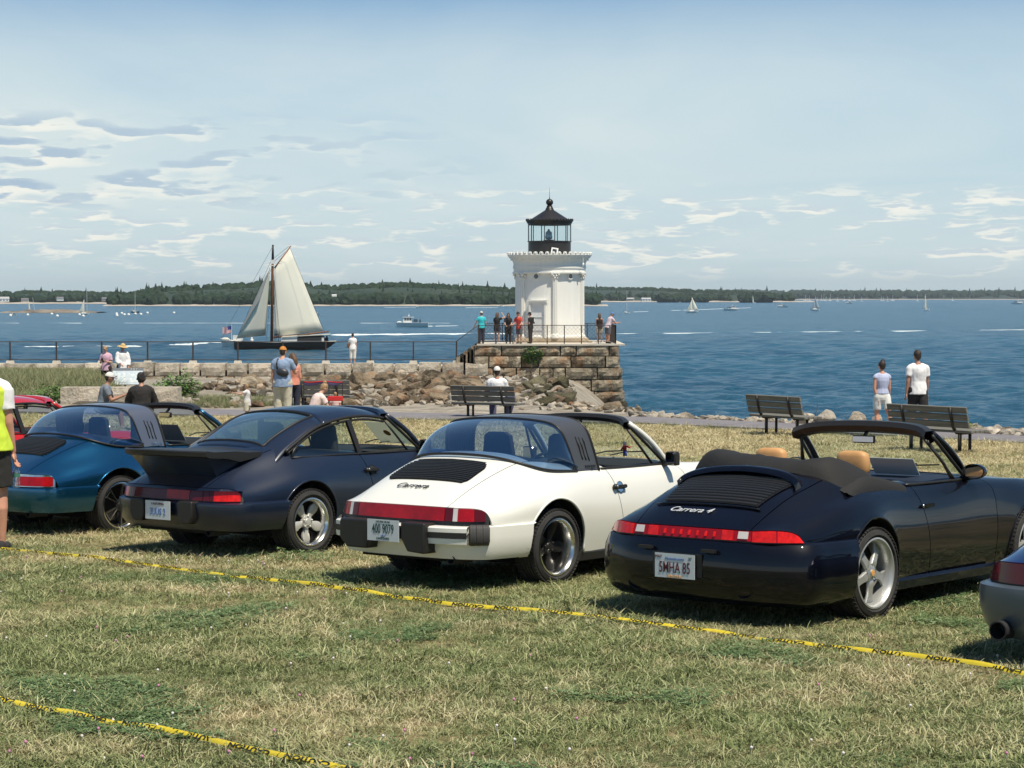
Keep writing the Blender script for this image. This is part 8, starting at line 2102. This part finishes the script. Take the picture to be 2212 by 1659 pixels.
# ================================================================== GRASS (blades instanced over the lawn)
def blade_mat(name, mode):
    m = bpy.data.materials.new(name); n, l = nodes_of(m); b = n['Principled BSDF']; setp(b, rough=0.65, spec=0.25)
    g = n.new('ShaderNodeNewGeometry'); oi = n.new('ShaderNodeObjectInfo')
    def noi(src, s, d=3, sc=(1, 1, 1)):
        mp = n.new('ShaderNodeMapping'); mp.inputs['Scale'].default_value = sc; l.new(src, mp.inputs[0])
        t = n.new('ShaderNodeTexNoise'); t.inputs['Scale'].default_value = s; t.inputs['Detail'].default_value = d; t.inputs['Roughness'].default_value = .65; l.new(mp.outputs[0], t.inputs[0]); return t.outputs[0]
    def ramp(v, st):
        r = n.new('ShaderNodeValToRGB'); l.new(v, r.inputs[0]); e = r.color_ramp.elements
        while len(e) < len(st): e.new(.5)
        for i, (p, c) in enumerate(st): e[i].position = p; e[i].color = (*c, 1) if not isinstance(c, float) else (c, c, c, 1)
        return r.outputs[0]
    def mixc(f, a, b_):
        q = n.new('ShaderNodeMix'); q.data_type = 'RGBA'; l.new(f, q.inputs[0]); l.new(a, q.inputs[6]); l.new(b_, q.inputs[7]); return q.outputs[2]
    at_ = n.new('ShaderNodeAttribute'); at_.attribute_name = 'tone'
    ad = n.new('ShaderNodeMath'); ad.operation = 'MULTIPLY_ADD'; l.new(oi.outputs['Random'], ad.inputs[0]); ad.inputs[1].default_value = .45
    m2 = n.new('ShaderNodeMath'); m2.operation = 'MULTIPLY'; l.new(at_.outputs['Fac'], m2.inputs[0]); m2.inputs[1].default_value = .55; l.new(m2.outputs[0], ad.inputs[2])
    dry = ramp(ad.outputs[0], [(0.0, (.17, .135, .065)), (.30, (.42, .35, .185)), (.65, (.66, .58, .355)), (1.0, (.82, .75, .52))])
    grn = ramp(ad.outputs[0], [(0.0, (.04, .065, .022)), (.40, (.15, .195, .07)), (.70, (.36, .39, .18)), (1.0, (.60, .58, .34))])
    patch = noi(g.outputs['Position'], 0.8, 5, (.55, 1, 1)); fine = noi(oi.outputs['Location'], 9.0, 2)
    s1 = n.new('ShaderNodeMath'); s1.operation = 'MULTIPLY_ADD'; l.new(fine, s1.inputs[0]); s1.inputs[1].default_value = .55; s2 = n.new('ShaderNodeMath'); s2.operation = 'MULTIPLY'; l.new(patch, s2.inputs[0]); s2.inputs[1].default_value = .75
    l.new(s2.outputs[0], s1.inputs[2])
    # nearer ground is greener, the far lawn behind the cars burnt to straw
    sp_ = n.new('ShaderNodeSeparateXYZ'); l.new(g.outputs['Position'], sp_.inputs[0]); mr = n.new('ShaderNodeMapRange'); l.new(sp_.outputs[1], mr.inputs[0]); mr.inputs[1].default_value = 9; mr.inputs[2].default_value = 40; mr.inputs[3].default_value = .055; mr.inputs[4].default_value = -.14
    s3 = n.new('ShaderNodeMath'); s3.operation = 'ADD'; l.new(s1.outputs[0], s3.inputs[0]); l.new(mr.outputs[0], s3.inputs[1])
    f = ramp(s3.outputs[0], [(.545, 0.0), (.70, 1.0)])
    if mode == 'grass': l.new(mixc(f, dry, grn), b.inputs['Base Color'])
    elif mode == 'clover': l.new(ramp(ad.outputs[0], [(0.0, (.05, .095, .035)), (.5, (.13, .21, .08)), (1.0, (.34, .42, .22))]), b.inputs['Base Color'])
    else: l.new(ramp(ad.outputs[0], [(0.0, (.10, .12, .06)), (.5, (.20, .22, .11)), (1.0, (.38, .36, .20))]), b.inputs['Base Color'])
    tr = n.new('ShaderNodeBsdfTranslucent'); mx = n.new('ShaderNodeMixShader'); mx.inputs[0].default_value = .22; out = n['Material Output']
    l.new(b.inputs['Base Color'].links[0].from_socket, tr.inputs[0]); l.new(b.outputs[0], mx.inputs[1]); l.new(tr.outputs[0], mx.inputs[2]); l.new(mx.outputs[0], out.inputs[0])
    return m
M_BLADE = blade_mat('grass blade', 'grass'); M_CLOV = blade_mat('clover leaf', 'clover'); M_TALL = blade_mat('tall grass blade', 'tall')
def tuft(seed, n, h0, h1, w, spread, m, flat=.5, name='grass_tuft'):
    rng = random.Random(seed); V = []; F = []; T = []
    for _ in range(n):
        a = rng.uniform(0, 6.283); r = spread*math.sqrt(rng.random()); bx, by = r*math.cos(a), r*math.sin(a); d = rng.uniform(0, 6.283); h = rng.uniform(h0, h1); ln = h*rng.uniform(.25, 1.0+flat)
        dx, dy = math.cos(d), math.sin(d); sx, sy = -dy*w*.5, dx*w*.5; hh = h*rng.uniform(.45, 1.0)*(1-flat*.35); o = len(V); t = rng.random()
        tw = rng.uniform(-.6, .6)
        V += [(bx-sx, by-sy, -.01), (bx+sx, by+sy, -.01), (bx+dx*ln*.35-sx*.9, by+dy*ln*.35-sy*.9, hh*.62), (bx+dx*ln*.35+sx*.9, by+dy*ln*.35+sy*.9, hh*.62+w*tw), (bx+dx*ln*.8-sx*.5, by+dy*ln*.8-sy*.5, hh*.95), (bx+dx*ln*.8+sx*.5, by+dy*ln*.8+sy*.5, hh*.95), (bx+dx*ln, by+dy*ln, hh*.88)]
        F += [(o, o+1, o+3, o+2), (o+2, o+3, o+5, o+4), (o+4, o+5, o+6)]; T += [t]*7
    me = bpy.data.meshes.new(name); me.from_pydata(V, [], F); at_ = me.attributes.new('tone', 'FLOAT', 'POINT'); at_.data.foreach_set('value', T); me.materials.append(m); me.polygons.foreach_set('use_smooth', [True]*len(F)); return me
def clover_tuft(seed, n, spread, s0, s1, h):
    rng = random.Random(seed); V = []; F = []; T = []
    for _ in range(n):
        a = rng.uniform(0, 6.283); r = spread*math.sqrt(rng.random()); c = Vector((r*math.cos(a), r*math.sin(a), rng.uniform(.3, 1)*h)); s = rng.uniform(s0, s1); t = rng.random(); k0 = rng.uniform(0, 2)
        for k in range(3):
            b = k0+2.094*k; d = Vector((math.cos(b), math.sin(b), rng.uniform(-.1, .45))); e = Vector((-math.sin(b), math.cos(b), 0)); o = len(V)
            V += [tuple(c), tuple(c+d*s*.6+e*s*.42), tuple(c+d*s), tuple(c+d*s*.6-e*s*.42)]; F.append((o, o+1, o+2, o+3)); T += [t]*4
    me = bpy.data.meshes.new('clover'); me.from_pydata(V, [], F); at_ = me.attributes.new('tone', 'FLOAT', 'POINT'); at_.data.foreach_set('value', T); me.materials.append(M_CLOV); return me
def instancer(name, label, pts, rots, scales, idx, meshes):
    """one object of kind stuff: geometry nodes spread the given meshes over its points"""
    src = bpy.data.collections.new(name+'_pieces')
    for i, me in enumerate(meshes):
        o = bpy.data.objects.new('%s_piece_%02d' % (name, i), me); src.objects.link(o)
    me = bpy.data.meshes.new(name); me.from_pydata([tuple(p) for p in pts], [], [])
    for an, tp, v in (('rot', 'FLOAT_VECTOR', np.array(rots, dtype=np.float32)), ('scl', 'FLOAT', np.array(scales, dtype=np.float32)), ('idx', 'INT', np.array(idx, dtype=np.int32))):
        a = me.attributes.new(an, tp, 'POINT'); a.data.foreach_set('vector' if tp == 'FLOAT_VECTOR' else 'value', v.ravel())
    ng = bpy.data.node_groups.new(name+'_spread', 'GeometryNodeTree'); ng.interface.new_socket('Geometry', in_out='INPUT', socket_type='NodeSocketGeometry'); ng.interface.new_socket('Geometry', in_out='OUTPUT', socket_type='NodeSocketGeometry')
    N, L = ng.nodes, ng.links; gi, go = N.new('NodeGroupInput'), N.new('NodeGroupOutput'); ip = N.new('GeometryNodeInstanceOnPoints'); ci = N.new('GeometryNodeCollectionInfo')
    ci.inputs['Collection'].default_value = src; ci.inputs['Separate Children'].default_value = True; ci.inputs['Reset Children'].default_value = True; ip.inputs['Pick Instance'].default_value = True
    def attr(nm, tp):
        a = N.new('GeometryNodeInputNamedAttribute'); a.data_type = tp; a.inputs[0].default_value = nm; return [o for o in a.outputs if o.enabled and o.name == 'Attribute'][0]
    L.new(gi.outputs[0], ip.inputs['Points']); L.new(ci.outputs[0], ip.inputs['Instance']); L.new(attr('idx', 'INT'), ip.inputs['Instance Index'])
    er = N.new('FunctionNodeEulerToRotation'); L.new(attr('rot', 'FLOAT_VECTOR'), er.inputs[0]); L.new(er.outputs[0], ip.inputs['Rotation']); L.new(attr('scl', 'FLOAT'), ip.inputs['Scale']); L.new(ip.outputs[0], go.inputs[0])
    o = link(name, me); md = o.modifiers.new('spread', 'NODES'); md.node_group = ng; tag(o, label, kind='stuff'); return o
def build_grass():
    rng = np.random.RandomState(11); tufts = [tuft(100+i, 16, .018, .064, .0050, .055, M_BLADE, .7) for i in range(10)]+[tuft(140+i, 20, .012, .040, .0052, .06, M_BLADE, 1.2) for i in range(4)]
    P = []; Rr = []; S = []; I = []
    def inside(x, y): return abs(x) < y*.262+.9
    y = 8.6
    while y < 55:
        dy = .25 if y < 20 else .5; dens = 620 if y < 14 else (470 if y < 19 else (300 if y < 27 else (210 if y < 38 else 150)))
        hw = y*.262+.8; n = int(dens*dy*2*hw); sc0 = 1.0 if y < 19 else (1.2 if y < 27 else (1.4 if y < 38 else 1.65))
        xs = rng.uniform(-hw, hw, n); yy = rng.uniform(y, y+dy, n)
        for x, q in zip(xs, yy):
            if q > lerp_tab(EDGE_NEAR, x)-(1.4 if x > 10.2 else .06): continue
            k = mnoise.noise(Vector((x*.9, q*.9, 0))); k2 = mnoise.noise(Vector((x*3.1, q*3.1, 5)))
            s = sc0*(.95+.55*k+.35*k2)*rng.uniform(.7, 1.3)
            if s < .35*sc0: s = .35*sc0
            P.append((x, q, gz(x, q)-.004)); Rr.append((rng.normal(0, .16), rng.normal(0, .16), rng.uniform(0, 6.28))); S.append(s); I.append(rng.randint(0, 10) if k2 > -.15 else rng.randint(0, 14))
        y += dy
    instancer('lawn_grass', 'dry patchy mown grass of the lawn', P, Rr, S, I, tufts)
    cl = [clover_tuft(200+i, 15, .075, .008, .017, .032) for i in range(6)]; P = []; Rr = []; S = []; I = []
    for _ in range(46000):
        q = 8.6+(30-8.6)*rng.rand()**1.25; x = rng.uniform(-1, 1)*(q*.262+.8); k = mnoise.noise(Vector((x*.75+7, q*.75, 2)))+.45*mnoise.noise(Vector((x*2.6, q*2.6, 8)))
        if k < .34: continue
        P.append((x, q, gz(x, q))); Rr.append((rng.normal(0, .1), rng.normal(0, .1), rng.uniform(0, 6.28))); S.append(rng.uniform(.8, 1.5)*(1 if q < 18 else 1.4)); I.append(rng.randint(0, 6))
    instancer('clover_patches', 'green clover and weed patches in the dry grass', P, Rr, S, I, cl)
    # clover blossoms
    mb = MB(); m1, m2 = mat('white clover blossom', (.72, .66, .66), .8), mat('pink clover blossom', (.55, .22, .38), .8)
    for _ in range(120):
        q = 9.2+9*rng.rand()**1.6; x = rng.uniform(-1, 1)*(q*.26); 
        if rng.rand() < .55 and x > 0: continue
        z = gz(x, q)+rng.uniform(.03, .06); mb.ball((x, q, z), (.0078, .0078, .008), 7, 5, 0 if rng.rand() < .68 else 1); mb.tube([(x, q, z-.05), (x, q, z)], .0012, 3)
    o = mb.build('clover_blossoms', [m1, m2], smooth=True); tag(o, 'scattered white and pink clover blossoms', kind='stuff')
    # longer grass fringes at bench legs and path edge, tall grass bank on the left
    tall = [tuft(300+i, 22, .25, .70, .012, .22, M_TALL, .25) for i in range(6)]; P = []; Rr = []; S = []; I = []
    for _ in range(15000):
        q = rng.uniform(60.5, 117); u = rng.uniform(-60, 250 if q < 100 else 205); x = (u-1106)/4400*q
        if rng.rand() < (u-140)/120: continue
        P.append((x, q, gz(x, q)-.02)); Rr.append((rng.normal(0, .1), rng.normal(0, .1), rng.uniform(0, 6.28))); S.append(rng.uniform(.6, 1.35)*(.75 if q < 64 else 1)); I.append(rng.randint(0, 6))
    for _ in range(900):
        q = rng.uniform(58.9, 64); u = rng.uniform(395, 640); x = (u-1106)/4400*q; P.append((x, q, gz(x, q)-.02)); Rr.append((0, 0, rng.uniform(0, 6.28))); S.append(rng.uniform(.25, .55)); I.append(rng.randint(0, 6))
    for _ in range(700):
        x = rng.uniform(-3, 13); q = lerp_tab(EDGE_NEAR, x)-abs(rng.normal(0, .18))-.02
        if x > 10.2: q -= 1.35
        P.append((x, q, gz(x, q)-.01)); Rr.append((0, 0, rng.uniform(0, 6.28))); S.append(rng.uniform(.16, .34)); I.append(rng.randint(0, 6))
    instancer('tall_grass', 'tall rough grass on the left bank and along the path', P, Rr, S, I, tall)
build_grass()
bpy.data.scenes.remove(WORK)
for o in list(COL.objects):
    if o.type == 'MESH' and not o.data.vertices: bpy.data.objects.remove(o)
